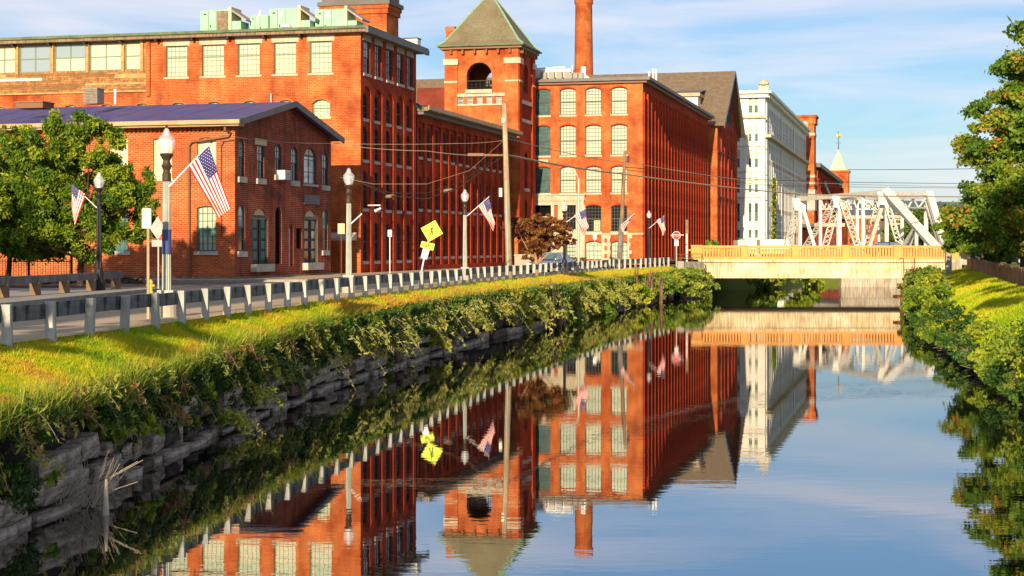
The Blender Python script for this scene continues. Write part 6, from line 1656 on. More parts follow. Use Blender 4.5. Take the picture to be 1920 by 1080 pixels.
# ------------------------------------------------------------------ car
def car(loc, rz, label, paint='car_silver', cat='car', name='parked_car'):
    t = thing(name, label, cat, loc, rz)
    # cross-sections along x (front at -x)
    st = [(-2.25, .35, .62, .60), (-2.15, .28, .70, .78), (-1.9, .22, .76, .86), (-1.0, .20, .90, .90), (0, .20, .94, .91), (1.0, .22, .97, .90), (1.9, .26, .98, .86), (2.2, .36, .92, .78), (2.27, .45, .80, .66)]
    vs = []; n = 10
    for x, zb_, zt_, hw in st:
        sec = [(-hw * .86, zb_), (-hw, zb_ + .12), (-hw, (zb_ + zt_) / 2 + .05), (-hw * .95, zt_ - .08), (-hw * .84, zt_), (hw * .84, zt_), (hw * .95, zt_ - .08), (hw, (zb_ + zt_) / 2 + .05), (hw, zb_ + .12), (hw * .86, zb_)]
        vs += [(x, y, z) for y, z in sec]
    fs = [(k * n + i, k * n + (i + 1) % n, (k + 1) * n + (i + 1) % n, (k + 1) * n + i) for k in range(len(st) - 1) for i in range(n)] + [tuple(range(n))[::-1], tuple(range((len(st) - 1) * n, len(st) * n))]
    MB().add(vs, fs).build('body', paint, t, smooth=True)
    cab = [(-1.05, .90, .80), (-.35, 1.36, .62), (.55, 1.42, .62), (1.15, 1.34, .60), (1.75, .96, .76)]
    vs = [];
    for x, z, hw in cab: vs += [(x, -hw, z), (x, hw, z)]
    lowv = [(x, sg * .82, .92) for x, z, hw in cab for sg in (-1, 1)]
    q = MB(); q.add(vs, [(2, 3, 5, 4), (4, 5, 7, 6)]); q.add([(-.38, -.64, 1.34), (-.38, .64, 1.34), (1.18, .64, 1.32), (1.18, -.64, 1.32), (-.30, -.60, 1.43), (-.30, .60, 1.43), (1.1, .58, 1.40), (1.1, -.58, 1.40)], [(4, 5, 6, 7), (0, 1, 5, 4), (1, 2, 6, 5), (2, 3, 7, 6), (3, 0, 4, 7)])
    for x0_, x1_ in ((.36, .44),):
        for sg in (-1, 1): q.bar((x0_, sg * .80, .94), (x0_ + .02, sg * .645, 1.36), .09, .03)
    q.build('roof', paint, t)
    q = MB().add([(-1.1, -.78, .93), (-1.1, .78, .93), (-.38, .62, 1.36), (-.38, -.62, 1.36)], [(0, 1, 2, 3)]); q.build('windscreen', 'glass_teal', t)
    q = MB().add([(1.85, -.74, .97), (1.85, .74, .97), (1.17, .60, 1.34), (1.17, -.60, 1.34)], [(3, 2, 1, 0)]); q.build('rear_window', 'glass_dark', t)
    for sg in (-1, 1):
        q = MB().add([(-1.08, sg * .80, .93), (1.8, sg * .78, .96), (1.17, sg * .625, 1.34), (-.38, sg * .64, 1.36)], [(0, 1, 2, 3)]); q.build('side_window', 'glass_sky', t)
        MB().box(-2.26, -2.12, sg * .62 - .17, sg * .62 + .17, .52, .68).build('headlight', 'lens', t); MB().box(2.2, 2.29, sg * .62 - .15, sg * .62 + .15, .62, .8).build('tail_light', 'sign_red', t)
        for x in (-1.4, 1.4):
            w_ = MB().tube((x, sg * .72, .32), (x, sg * .92, .32), .32, n=18).build('wheel', 'rubber', t); MB().tube((x, sg * .92, .32), (x, sg * .93, .32), .2, n=12).build('rim', 'galv', w_)
        MB().box(-.85, -.68, sg * .88 - .08, sg * .88 + .08, .92, 1.05).build('mirror', paint, t)
    MB().box(-2.29, -2.2, -.75, .75, .30, .46).build('bumper', 'sign_white' if paint == 'car_silver' else paint, t); MB().box(-2.28, -2.22, -.36, .36, .5, .64).build('grille', 'iron_black', t)
    return t
car((2.75, 113, -.12), R(62), 'silver sedan facing the camera in the street behind the guardrail and maroon tree')
car((33.5, 143, .70), R(180), 'dark car crossing the bridge behind the right hand balusters', 'iron_black', name='dark_car')
van = thing('white_box_trailer', 'white corrugated box trailer parked beyond the bridge in front of the white mill', 'trailer', (at(1425, 458, 215).x, 215, 0), R(4))
MB().box(0, 3.9, 0, 2.3, .7, 2.6).build('box_body', 'white_paint', van); q = MB()
for k in range(12): q.box(.1 + k * .32, .22 + k * .32, -.05, 0, .75, 2.55)
q.build('corrugation', 'sign_white', van); MB().tube((.8, .1, .4), (.8, 2.2, .4), .4, n=12).tube((3.1, .1, .4), (3.1, 2.2, .4), .4, n=12).build('wheel', 'rubber', van)
van2 = thing('white_panel_van', 'plain white van end beyond the bridge left of the corrugated trailer', 'van', (at(1397, 458, 210).x, 210, 0), R(4))
MB().box(0, 1.5, 0, 3.5, .5, 2.7).build('box_body', 'sign_white', van2); MB().box(-.9, -.02, .2, 3, .4, 2.5).build('cab', 'white_paint', van2); MB().tube((-.3, .1, .4), (1.4, .1, .4), .38, n=12).build('wheel', 'rubber', van2)

# ------------------------------------------------------------------ right bank: board fence
bf = thing('board_fence', 'low fence of upright brown boards along the top of the right grass bank', 'fence')
rr = random.Random(2); bms = [MB().box(0, .26, -.03, .03, -.35, .74 + j).mesh('board', m_) for j, m_ in ((0, 'brown_board'), (.03, 'rail_post_wood'), (-.03, 'brown_board'), (.01, 'pipe_brown'))]
d = 60.0; nb_ = 0
while d < 139 and nb_ < 295:
    x = rF(d) - .25; an2 = math.atan2(2.0, rF(d + 1) - rF(d - 1)); o = place(rr.choice(bms), 'board', bf, (x, d, 0)); o.rotation_euler = (R(rr.uniform(-1.5, 1.5)), R(rr.uniform(-1, 1)), an2); d += .272 * math.sin(an2); nb_ += 1
q = MB()
for a in np.arange(60, 138, 2.0): q.bar((rF(a) - .19, a, .55), (rF(a + 2) - .19, a + 2, .55), .06, .1)
q.build('fence_rail', 'brown_board', bf)
for px, D_ in ((1802, 139), (1812, 133), (1822, 127), (1830, 121)):
    pass

# ------------------------------------------------------------------ piles in the water by the left bank
for i, (px, D_, h, lab) in enumerate(((1022, 84, 2.9, 'tall weathered timber pile leaning on the canal wall below the maroon tree'), (1034, 86, 2.3, 'shorter timber pile beside the tall weathered one'), (1193, 112, 3.4, 'leftmost timber pile of the group near the bridge bushes'),
                                  (1212, 114, 2.5, 'thin timber pile second from the left near the bridge bushes'), (1221, 115, 2.9, 'thick split timber pile in the middle of the group near the bridge bushes'), (1239, 117, 2.4, 'rightmost timber pile of the group near the bridge bushes'))):
    x = max((px - 960) / F * D_, wX(D_) + .5); h *= .85; q = MB().tube((0, 0, -.8), (.04, 0, h * .7), .14, .12, 9).tube((-.08, 0, h * .65), (-.05, .02, h), .09, .03, 6).tube((.1, .03, h * .6), (.12, 0, h * .9), .07, .03, 5)
    o = q.build('timber_pile', 'pile_wood', None, (x, D_, WATER)); tag(o, lab, 'pile', 'old timber piles along the left bank')
st_ = tag(MB().tube((0, 0, -.5), (.02, 0, .55), .09, .02, 7).build('stake', 'concrete', None, (at(203, 985, 25.2).x, 25.0, WATER)), 'pale pointed stake standing in the dark water at the lower left', 'stake')
br_ = MB(); rr = random.Random(4)
for k in range(90):
    a = Vector((rr.uniform(-.5, .5), rr.uniform(-.3, .3), 0)); b2 = a + Vector((rr.uniform(-.25, .4), rr.uniform(-.2, .2), rr.uniform(.3, .85))); br_.tube(a, b2, .008, .003, 4)
for k in range(5):
    a = Vector((rr.uniform(-.2, .2), 0, .05)); b2 = a + Vector((rr.uniform(.5, 1.2), rr.uniform(-.2, .3), rr.uniform(.3, .7))); br_.tube(a, b2, .014, .005, 4)
tag(br_.build('dead_brush', 'dead_twig', None, (at(140, 960, 26).x, 25.6, WATER + .05)), 'tangle of pale dead twigs against the granite blocks at the lower left', 'brush', None, 'stuff')

aw = thing('awning', 'grey white awning over the alley door behind the second lamp', 'awning', at(645, 436, 104.2), -BA)
MB().add([(-.95, 0, 0), (.85, 0, 0), (.85, -.9, -.35), (-.95, -.9, -.35), (.85, -.9, -.5), (-.95, -.9, -.5), (.85, 0, -.5), (-.95, 0, -.5)], [(0, 1, 2, 3), (3, 2, 4, 5), (1, 6, 4, 2), (0, 3, 5, 7)]).build('canopy', 'sill_stone', aw)

# ------------------------------------------------------------------ vegetation
def crown_points(cl, n, shell=.55, flat=.8, seed=0):
    r = np.random.default_rng(seed); W_ = np.array([c[3] ** 2 for c in cl]); W_ = W_ / W_.sum(); idx = r.choice(len(cl), n, p=W_)
    C = np.array([c[:3] for c in cl])[idx]; Rr = np.array([c[3] for c in cl])[idx]
    v = r.normal(size=(n, 3)); v /= np.linalg.norm(v, axis=1)[:, None]; rad = shell + (1 - shell) * r.random(n) ** .6
    rad = rad * (1 + .18 * r.normal(size=n))
    P = C + v * (Rr * rad)[:, None] * np.array([1, 1, flat])
    P += np.stack([vnoise(P[:, 1] * 1.0, P[:, 2], .5, 1) - .5, vnoise(P[:, 0], P[:, 2], .5, 2) - .5, vnoise(P[:, 0], P[:, 1], .5, 3) - .5], 1) * (Rr * .9)[:, None]
    return P, v, idx
def sub_clumps(cl, k, rs_, seed, spread=.95):
    r = np.random.default_rng(seed); out = []
    for c in cl:
        for j in range(k):
            v = r.normal(size=3); v /= np.linalg.norm(v); v[2] = v[2] * .8 + .1
            out.append((c[0] + v[0] * c[3] * spread, c[1] + v[1] * c[3] * spread, c[2] + v[2] * c[3] * spread * .8, c[3] * rs_ * r.uniform(.6, 1.2)))
    return out
def tree(label, loc, trunk, clumps, n, size, m, barkm='bark', tr=.2, seed=1, k=9, rs_=.33, name='tree', group=None, m2=None, droop=0, cat='tree', aspect=1.7, spread=.95):
    t = thing(name, label, cat, loc, 0, group)
    q = MB(); P0 = [Vector(p) for p in trunk]; nn = len(P0)
    for i in range(nn - 1): q.tube(P0[i], P0[i + 1], tr * (1 - .5 * i / nn), tr * (1 - .5 * (i + 1) / nn), 9)
    top = P0[-1]; r = random.Random(seed)
    for c in clumps:
        s_ = P0[min(nn - 1, max(1, nn - 1 - r.randint(0, 1)))]; e = Vector(c[:3]); mid = s_.lerp(e, .5) + Vector((r.uniform(-.2, .2), r.uniform(-.2, .2), .15)) * c[3] * .5
        q.tube(s_, mid, tr * .4, tr * .26, 6); q.tube(mid, e, tr * .26, tr * .08, 5)
        for j in range(3):
            e2 = e + Vector((r.uniform(-1, 1), r.uniform(-1, 1), r.uniform(-.4, 1))) * c[3] * .8; q.tube(e, e2, tr * .09, tr * .03, 4)
    q.build('trunk', barkm, t)
    sc_ = sub_clumps(clumps, k, rs_, seed, spread); P, v, idx = crown_points(sc_, n, .35, .6, seed)
    if droop: P[:, 2] -= droop * rng.random(len(P))
    r2 = np.random.default_rng(seed + 5); ct = r2.random(len(sc_)); zr_n = (P[:, 2] - P[:, 2].min()) / (np.ptp(P[:, 2]) + 1e-6); tint = .14 + .46 * ct[idx] + .30 * (r2.random(n) - .4)
    o = leaves('crown', P, size, m, t, tint, aspect, .4, N=v * .5)
    if m2:
        nn2 = int(n * .09); pick = [c for c, x in zip(sc_, ct) if x > .62] or sc_; P, v, idx = crown_points(pick, nn2, .5, .6, seed + 1); leaves('turned_leaves', P, size, m2, t, r2.random(nn2), aspect, .4, N=v * .5)
    return t
# leafy honey locust at the left
tl = at(150, 530, 71)
tree('leafy green locust tree covering the left front of the small brick building', (tl.x, 71, 0), [(0, 0, 0), (.05, 0, 1.2), (-.1, 0, 2.2)],
     [(-3.0, 0, 3.2, 1.9), (-1.4, -.5, 6.0, 1.4), (.2, 0, 4.4, 1.9), (-2.3, .3, 4.8, 1.8), (1.5, .2, 3.2, 1.4), (-.6, .6, 3.2, 1.9), (.5, -.3, 6.2, 1.25), (2.2, .1, 2.8, .9), (-2.2, -.6, 2.6, 1.6), (1.9, 0, 4.6, 1.1), (-4.2, 0, 4.1, 1.6), (-5, 0, 2.8, 1.6), (-.4, 0, 7.0, .9), (2.9, 0, 3.9, .45), (3.0, 0, 2.6, .4), (.3, 0, 2.2, 1.2), (-2.8, 0, 6.6, .6), (1.4, 0, 6.6, .5), (-4.3, 0, 5.9, .6)],
     125000, .066, 'leaf_locust', seed=3, k=36, rs_=.24, spread=1.12, droop=.35, name='locust_tree', tr=.16, aspect=2.6)
tree('slim second trunked locust tree at the left picture edge', (at(15, 520, 74).x, 74, 0), [(0, 0, 0), (.1, 0, 1.5), (0, 0, 2.6)], [(-1, 0, 3.2, 1.7), (.6, 0, 2.7, 1.6), (0, 0, 4.3, 1.5), (-2, 0, 4.3, 1.6), (1.5, .3, 1.9, 1.1), (.8, 0, 5.2, 1.2)], 30000, .09, 'leaf_green', seed=8, k=16, rs_=.38, droop=.3, name='locust_tree', tr=.13, aspect=2.4)
# street trees standing beside and behind the camera; banks and pavements lie in their long shade
for x, y, h, w_, n_, lab in ((-15.8, 2.0, 9.0, .7, 3800, 'young street tree nearest the camera on the left pavement'), (-13.2, 13.5, 8.6, .7, 4200, 'thin street tree by the guardrail left of the picture'),
                       (-27.5, 41.0, 12.5, 1.5, 9000, 'broad street tree across the road left of the picture'), (-16.0, -12, 11, .9, 6000, 'street tree behind the camera on the left pavement'),
                       (16.2, 37, 12.5, .9, 8000, 'tree on the right bank outside the picture, nearest the camera'), (18.8, 45.5, 14.0, .8, 8000, 'slender tall tree on the right bank outside the picture'), (22.0, 50, 11.0, 1.0, 6500, 'tall tree on the right bank just outside the picture'), (21.6, 59, 15, .8, 8000, 'tall narrow tree on the right bank level with the board fence'), (28.2, 73, 14, .9, 8000, 'tree behind the board fence in front of the large right tree')):
    tree(lab, (x, y, -.1), [(0, 0, 0), (0, 0, h * .3), (.1, 0, h * .5)],
         [(0, 0, h * .84, h * .16 * w_), (-1.2 * w_, .6, h * .68, h * .17 * w_), (1.3 * w_, -.5, h * .66, h * .17 * w_), (.2, 1.2 * w_, h * .5, h * .16 * w_), (-.3, -1.5 * w_, h * .55, h * .14 * w_)], n_, .17 if w_ < 1.5 else .24, 'leaf_green', seed=int(90 + x), k=10, rs_=.36, name='street_tree', tr=.16)
# maroon tree by the guardrail
tree('small maroon leaved tree with pale trunk on the grass before the big mill', (1.40, 94, -.12), [(0, 0, 0), (.02, 0, .8), (-.03, 0, 1.25)],
     [(-.7, 0, 2.5, .75), (.3, 0, 2.9, .8), (-.1, .2, 1.9, .7), (1.2, 0, 2.7, .7), (-1.2, 0, 2.9, .6), (1.7, 0, 2.2, .5), (.3, 0, 3.35, .5), (-.3, 0, 1.4, .5), (.8, 0, 1.9, .45)], 15000, .085, 'leaf_maroon', 'bark_light', .13, 11, 20, .34, 'maroon_tree', spread=1.15)
# big tree on the right
tree('big tree at the right edge with patches of green, gold and rust leaves', (31.6, 90, -.1), [(0, 0, 0), (.1, 0, 2.6), (0, 0, 5.0), (-.2, 0, 8)],
     [(-2.3, 0, 11.2, 2.3), (-4.6, 0, 7.6, 2.0), (-4.0, .5, 9.0, 2.0), (-3.2, -1, 5.6, 2.1), (-5.4, 0, 3.6, 2.1), (-3.2, 0, 2.4, 1.7), (-.6, -1, 8.2, 2.6), (-.4, 0, 5.0, 2.4), (1.5, 0, 10, 3.0), (-1.6, -1, 3.4, 1.8), (-5.6, .3, 2.2, 1.1), (-2.0, 0, 6.8, 2.2), (1.5, 0, 6, 3), (-1.5, -.5, 10, 2), (-3, -.8, 8, 1.8)],
     140000, .135, 'leaf_autumn', 'bark', .34, 21, 18, .36, 'large_tree', m2='leaf_rust')
tree('tree behind the large one reaching left over the end of the truss bridge', (37.2, 118, -.1), [(0, 0, 0), (0, 0, 2.5), (.1, 0, 4)],
     [(-2.5, 0, 3.4, 2.0), (-4.2, 0, 2.2, 1.6), (0, 0, 5.0, 2.4), (-5.2, 0, 3.0, 1.0), (-1.6, 0, 1.8, 1.4), (1.5, 0, 3.5, 2.4)], 32000, .16, 'leaf_green', seed=5, k=16, rs_=.38, name='tree', tr=.24)
for i, (x, D_, h, s_, lab) in enumerate(((46.5, 160, 5.2, 2.6, 'green tree standing right behind the far end of the truss bridge'), (50, 190, 5.0, 3.0, 'bushy green tree seen through the right end of the truss bridge'), (58, 200, 5.2, 3.4, 'farther green tree in the shade of the right bank avenue'),
                                    (49, 140, 4.2, 2.4, 'dark green tree beside the avenue on the right bank'), (66, 260, 6, 4, 'most distant tree of the right bank avenue'), (34, 122, 0, 0, ''))):
    if not s_: continue
    tree(lab, (x, D_, -.1), [(0, 0, 0), (0, 0, h * .4), (0, 0, h * .6)], [(0, 0, h * .8, s_), (-s_ * .8, 0, h * .6, s_ * .7), (s_ * .8, 0, h * .62, s_ * .7), (0, 0, h * .45, s_ * .6)], 11000, .24, 'leaf_green', seed=30 + i, k=12, rs_=.4, name='tree', group='trees along the right bank', tr=.22)
hg = []
for i, (px, D_, r_) in enumerate(((1700, 420, 9), (1730, 400, 10), (1765, 380, 10), (1800, 360, 11), (1655, 450, 7), (1840, 330, 10))):
    a = at(px, 445, D_); tree('distant green tree mass on the horizon, number %s from the left' % 'one two three four five six'.split()[i] if False else ('distant tree on the skyline ' + ('behind the middle of the truss', 'behind the truss portal', 'right of the truss end post', 'left of the big right tree', 'behind the left half of the truss', 'hidden behind the big right tree')[i]),
                           (a.x, D_, -.1), [(0, 0, 0), (0, 0, 2)], [(0, 0, r_ * .42, r_ * .45), (-r_ * .5, 0, r_ * .32, r_ * .35), (r_ * .5, 0, r_ * .34, r_ * .35)], 2600, .7, 'leaf_green', seed=60 + i, k=7, rs_=.4, name='distant_tree', group='distant trees on the skyline', tr=.4)

# grass on the left bank
def scatter_left(n, d0, d1, t0=0.0, t1=1.0, pw=1.0):
    d = d0 + (d1 - d0) * rng.random(n) ** pw; t = t0 + (t1 - t0) * rng.random(n)
    FXa = np.interp(d, [p[0] for p in FXL], [p[1] for p in FXL]); WXa = np.interp(d, [p[0] for p in WXL], [p[1] for p in WXL]); WZa = np.interp(d, [p[0] for p in WZL], [p[1] for p in WZL])
    x = FXa - .05 + (WXa - .15 - FXa + .05) * t; z = -.02 + (WZa + .02) * t ** .9
    z += .05 * (vnoise(x, d, 1.1, 3) - .5) * np.minimum(1, 4 * t) + .10 * (vnoise(x, d, 3.0, 5) - .5) * np.minimum(1, 4 * t)
    return np.stack([x, d, z], 1), t
P1, t1 = scatter_left(230000, 20, 52, 0, 1.0, 1.15); P2, t2_ = scatter_left(60000, 48, 136, 0, 1.02, 1.3)
def gt_(P, t): return .44 + .85 * (vnoise(P[:, 0], P[:, 1], 1.1, 21) - .42) + .28 * (t - .2) + .3 * (rng.random(len(P)) - .5) + .45 * (vnoise(P[:, 0], P[:, 1], .22, 8) - .5)
o = blades('bank_grass', P1 + np.array([0, 0, -.02]), .062, .017, 'grass', gt_(P1, t1), .55); tag(o, 'short sunlit yellow green grass on the near left bank', 'grass', None, 'stuff')
Pt, tt_ = scatter_left(26000, 20, 60, 0, 1.0, 1.1); kt = vnoise(Pt[:, 0], Pt[:, 1], .28, 13) > .62; Pt = Pt[kt]; tt_ = tt_[kt]
o = blades('grass_tufts', Pt + np.array([0, 0, -.02]), .13, .02, 'grass', gt_(Pt, tt_) + .1, .7); tag(o, 'taller coarse grass tufts scattered through the near left bank', 'grass', None, 'stuff')
o = blades('far_bank_grass', P2 + np.array([0, 0, -.02]), .13, .05, 'grass', gt_(P2, t2_) + .18, .5); tag(o, 'bright yellow green grass on the far part of the left bank', 'grass', None, 'stuff')
# right bank grass
n = 70000; d = 44 + 92 * rng.random(n) ** 1.3; t = rng.random(n)
RX = np.interp(d, [p[0] for p in RXL], [p[1] for p in RXL]); RF_ = np.interp(d, [p[0] for p in RFL], [p[1] for p in RFL])
x = RX - .3 + (RF_ + .4 - RX) * t; z = -2.0 + 1.85 * (1 - (1 - t) ** 1.7) + .04 * (vnoise(x, d, 2.3, 9) - .5)
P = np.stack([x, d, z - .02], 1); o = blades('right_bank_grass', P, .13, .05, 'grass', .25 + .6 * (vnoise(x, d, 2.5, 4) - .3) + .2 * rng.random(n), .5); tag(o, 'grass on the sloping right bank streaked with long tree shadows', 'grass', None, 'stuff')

# tufts and creepers hanging over the wall
def wall_pts(n, d0, d1, zlo, zhi, out0, out1, pw=1.0, r=rng):
    d = d0 + (d1 - d0) * r.random(n) ** pw; wx = np.interp(d, [p[0] for p in WXL], [p[1] for p in WXL]); wz = np.interp(d, [p[0] for p in WZL], [p[1] for p in WZL])
    u = r.random(n); z = wz + zhi + (zlo - zhi) * u; x = wx + out0 + (out1 - out0) * r.random(n); return np.stack([x, d, z], 1), u, d, wz
# near part: thin cover with gaps
P, u, d, wz = wall_pts(80000, 20, 47, -1.45, -.06, -.32, .08)
keep = (vnoise(d, P[:, 2] * 1.2, .75, 31) * .62 + vnoise(d, P[:, 2] * 1.5, 2.6, 32) * .38) > (.47 + .22 * u); P = P[keep]; P[:, 0] += .25 * (vnoise(P[:, 1], P[:, 2] * 2, .6, 55) - .4); o = leaves('wall_creeper', P, .045, 'leaf_ivy', None, .05 + .5 * rng.random(len(P)) + .2 * vnoise(P[:, 1], P[:, 2], .5, 19), 1.5, .2); tag(o, 'dark creeper and weeds growing out of the joints of the near canal wall', 'creeper', None, 'stuff')  # low tint: the near wall's shade goes into the leaf colour
P, u, d, wz = wall_pts(7000, 20, 50, -.30, .08, -.45, .10); dr = np.stack([.35 + .3 * rng.random(len(P)), rng.normal(size=len(P)) * .3, -.9 * rng.random(len(P))], 1)
o = blades('overhanging_grass', P, .22, .028, 'grass_shade', rng.random(len(P)) * .9, .5, dirs=dr); tag(o, 'brown and green grass tufts drooping over the top of the near wall', 'grass', None, 'stuff')
P, u, d, wz = wall_pts(5200, 22, 130, -.35, .0, -.5, .05, 1.4); k = vnoise(d, d * 0, 1.6, 91) > .42; P = P[k]
o = blades('lip_grass', P, .42, .03, 'leaf_weed', .3 + .6 * rng.random(len(P)), .45); tag(o, 'long loose grasses standing up along the lip of the canal wall', 'grass', None, 'stuff')
# ivy curtain from the wall corner onward
P, u, d, wz = wall_pts(75000, 45.5, 78, -1.2, -.02, -.42, .10)
keep = (vnoise(d, P[:, 2] * 1.3, .9, 41) * .6 + vnoise(d, P[:, 2] * 1.3, 3, 42) * .4) > (.36 + .28 * u ** 1.3); P = P[keep]
P[:, 0] += .5 * (vnoise(P[:, 1], P[:, 2] * 2, .8, 50) - .2); o = leaves('ivy_curtain', P, .07, 'leaf_ivy', None, .15 + .55 * vnoise(P[:, 1], P[:, 2], .8, 6) + .3 * (rng.random(len(P)) - .3), 1.3, .1); tag(o, 'thick dark ivy hanging over the middle stretch of the canal wall', 'ivy', None, 'stuff')
P, u, d, wz = wall_pts(75000, 76, 134, -1.9, 0.0, -.45, .2)
keep = (vnoise(d, P[:, 2] * 1.3, 1.3, 61) * .6 + vnoise(d, P[:, 2] * 1.3, 4, 62) * .4) > (.32 + .26 * u); P = P[keep]
P[:, 0] += .8 * (vnoise(P[:, 1], P[:, 2] * 2, 1.3, 51) - .2); o = leaves('far_wall_greenery', P, .12, 'leaf_ivy', None, .25 + .6 * vnoise(P[:, 1], P[:, 2], 1.5, 7) + .3 * (rng.random(len(P)) - .3), 1.4, .2); tag(o, 'mixed shrubs and vines covering the far stretch of the left canal wall', 'shrubbery', None, 'stuff')

# hundreds of arching weed stalks springing from the wall top and the joints
def weed_mass(name, label, n_st, d0, d1, L0, L1, fsz, m, seed, zr_=(-.9, .12), upr=(.05, .55), dxr=(.35, .85)):
    r = np.random.default_rng(seed); q = MB(); PL = []; TT = []
    for s_ in range(n_st):
        D_ = r.uniform(d0, d1)
        if vnoise(np.array([D_]), np.array([seed * 3.1]), 2.2, seed)[0] < .35 and r.random() < .75: D_ = r.uniform(d0, d1)
        z = wZ(D_) + (zr_[1] + (zr_[0] - zr_[1]) * r.random() ** 2); b0 = Vector((wX(D_) - .25 + .3 * r.random(), D_, z)); LL = r.uniform(L0, L1)
        dx, dy = r.uniform(*dxr), r.normal() * .55; prev = b0.copy(); up_ = r.uniform(*upr); tone = r.random() * .5
        for j in range(1, 7):
            tt = j / 6; p = b0 + Vector((dx * LL * tt, dy * LL * tt, LL * (tt * up_ - .85 * tt * tt * (.5 + abs(dx))))); q.tube(prev, p, .006 + .00005 * D_, .005, 3, caps=False)
            for kk in range(7):
                w_ = .11 * LL * (1.2 - tt) * (tt > .2) + .02; PL.append(prev.lerp(p, r.random()) + Vector(r.normal(size=3) * w_)); TT.append(tone + .45 * tt + .15 * r.normal())
            prev = p
    t = thing(name, label, 'weeds'); t['kind'] = 'stuff'; q.build('stalks', 'dead_twig', t)['kind'] = 'stuff'; leaves('leaflets', np.array([tuple(p) for p in PL]), fsz * .8, m, t, np.array(TT), 3.4, .2)['kind'] = 'stuff'
weed_mass('near_weeds', 'ragged weeds and grasses spilling over the near canal wall', 45, 21, 47, .3, .8, .042, 'leaf_weed', 5)
weed_mass('near_dark_weeds', 'dark leafy weeds hanging low over the near granite blocks', 90, 21, 48, .3, .7, .05, 'leaf_ivy', 9, (-1.2, -.15))
weed_mass('middle_weeds', 'feathery weeds bursting out of the ivy on the middle wall stretch', 170, 46, 82, .5, 1.2, .05, 'leaf_weed', 6, (-1.3, -.35), (.5, 1.0), (.6, 1.1))
weed_mass('far_weeds', 'tall weeds crowding the far stretch of the left canal wall', 190, 80, 132, .8, 1.7, .09, 'leaf_weed', 7, (-1.7, -.4), (.4, .95), (.5, 1.0))
weed_mass('dry_weeds', 'rust brown dry weeds scattered along the left wall top', 80, 21, 120, .3, .8, .045, 'dry_weed', 8)

# separate leafy plants and weeds
def bush(label, loc, rads, n, size, m, seed, name='bush', group=None, k=7, rs_=.45, cat='bush', tw='bark'):
    t = thing(name, label, cat, loc, 0, group); r = random.Random(seed); q = MB()
    cl = [(rads[0] * dx, rads[1] * dy, rads[2] * (.55 + dz), min(rads) * .75) for dx, dy, dz in ((0, 0, 0), (.5, .3, -.1), (-.5, -.2, -.05), (.1, .5, .15), (-.2, -.5, .1))]
    for j in range(9): q.tube((r.uniform(-.1, .1), r.uniform(-.1, .1), -.15), (r.uniform(-1, 1) * rads[0] * .7, r.uniform(-1, 1) * rads[1] * .7, r.uniform(.5, 1.1) * rads[2]), .02, .006, 4)
    q.build('stems', tw, t); sc_ = sub_clumps(cl, k, rs_, seed); P, v, idx = crown_points(sc_, n, .3, .8, seed); r2 = np.random.default_rng(seed); ct = r2.random(len(sc_))
    leaves('foliage', P, size, m, t, .15 + .6 * ct[idx] + .3 * (r2.random(n) - .4), 1.6, .3, N=v * .4); return t
def weed(label, loc, n_st, L, seed, lean=(0.6, -0.1), group='feathery weeds along the canal wall', m='leaf_weed', name='weed', fsz=.06):
    """arching stalks set with small leaves all along"""
    t = thing(name, label, 'weed', loc, 0, group); r = np.random.default_rng(seed); q = MB(); PL = []; TT = []
    for s_ in range(n_st):
        a = r.uniform(-1, 1); dx, dy = lean[0] + r.normal() * .45, lean[1] + r.normal() * .5; LL = L * r.uniform(.6, 1.15); prev = Vector((r.normal() * .06, r.normal() * .06, 0)); b0 = prev.copy()
        for j in range(1, 9):
            tt = j / 8; p = b0 + Vector((dx * LL * tt, dy * LL * tt, LL * (tt * .95 - .62 * tt * tt * (1 + abs(dx))))); q.tube(prev, p, .008 * (1.2 - tt), .008 * (1.1 - tt), 3, caps=False)
            for kk in range(9):
                w_ = .10 * L * (1.25 - tt) * (tt > .2) + .02
                PL.append(prev.lerp(p, r.random()) + Vector(r.normal(size=3) * w_)); TT.append(.35 + .5 * tt + .2 * r.normal())
            prev = p
    q.build('stalks', 'dead_twig', t)['kind'] = 'stuff'; leaves('leaflets', np.array([tuple(p) for p in PL]), fsz, m, t, np.array(TT), 2.6, .2)['kind'] = 'stuff'; return t
wd = [(790, 600, 60.5, 14, 1.0, 'bright feathery weed arching out of the ivy at the wall corner'), (815, 640, 61, 12, 1.0, 'feathery weed hanging low over the pale stones below the ivy'), (848, 590, 66, 15, 1.2, 'large spray of feathery weed right of the ivy curtain'), (880, 600, 68, 14, 1.1, 'feathery weed with drooping tips beside the large spray'),
      (905, 575, 73, 14, 1.2, 'dense feathery weed halfway along the wall'), (945, 575, 78, 14, 1.2, 'feathery weed below the utility pole on the wall'), (975, 580, 83, 14, 1.3, 'pale feathery weed hanging near the tall timber pile'), (1060, 560, 92, 14, 1.3, 'feathery weed right of the timber piles below the grass'),
      (1120, 555, 100, 14, 1.4, 'feathery weed under the long tree shadow on the grass'), (1160, 550, 106, 14, 1.4, 'feathery weed just left of the timber pile group'), (640, 655, 52, 7, .7, 'small light green weed on the wall left of the corner'), (590, 668, 48.5, 7, .6, 'pale spiky weed on the wall below the grass corner'),
      (505, 700, 41, 6, .7, 'single feathery stalk sticking out of the near wall top'), (468, 742, 38.5, 7, .8, 'pale feathery frond hanging over the near granite blocks'), (430, 790, 35.5, 6, .7, 'yellowish frond hanging low above the water on the near wall'), (300, 770, 32, 9, .7, 'clump of rusty weeds on the near wall'), (6, 800, 24.3, 6, .6, 'weed at the left picture edge on the wall')]
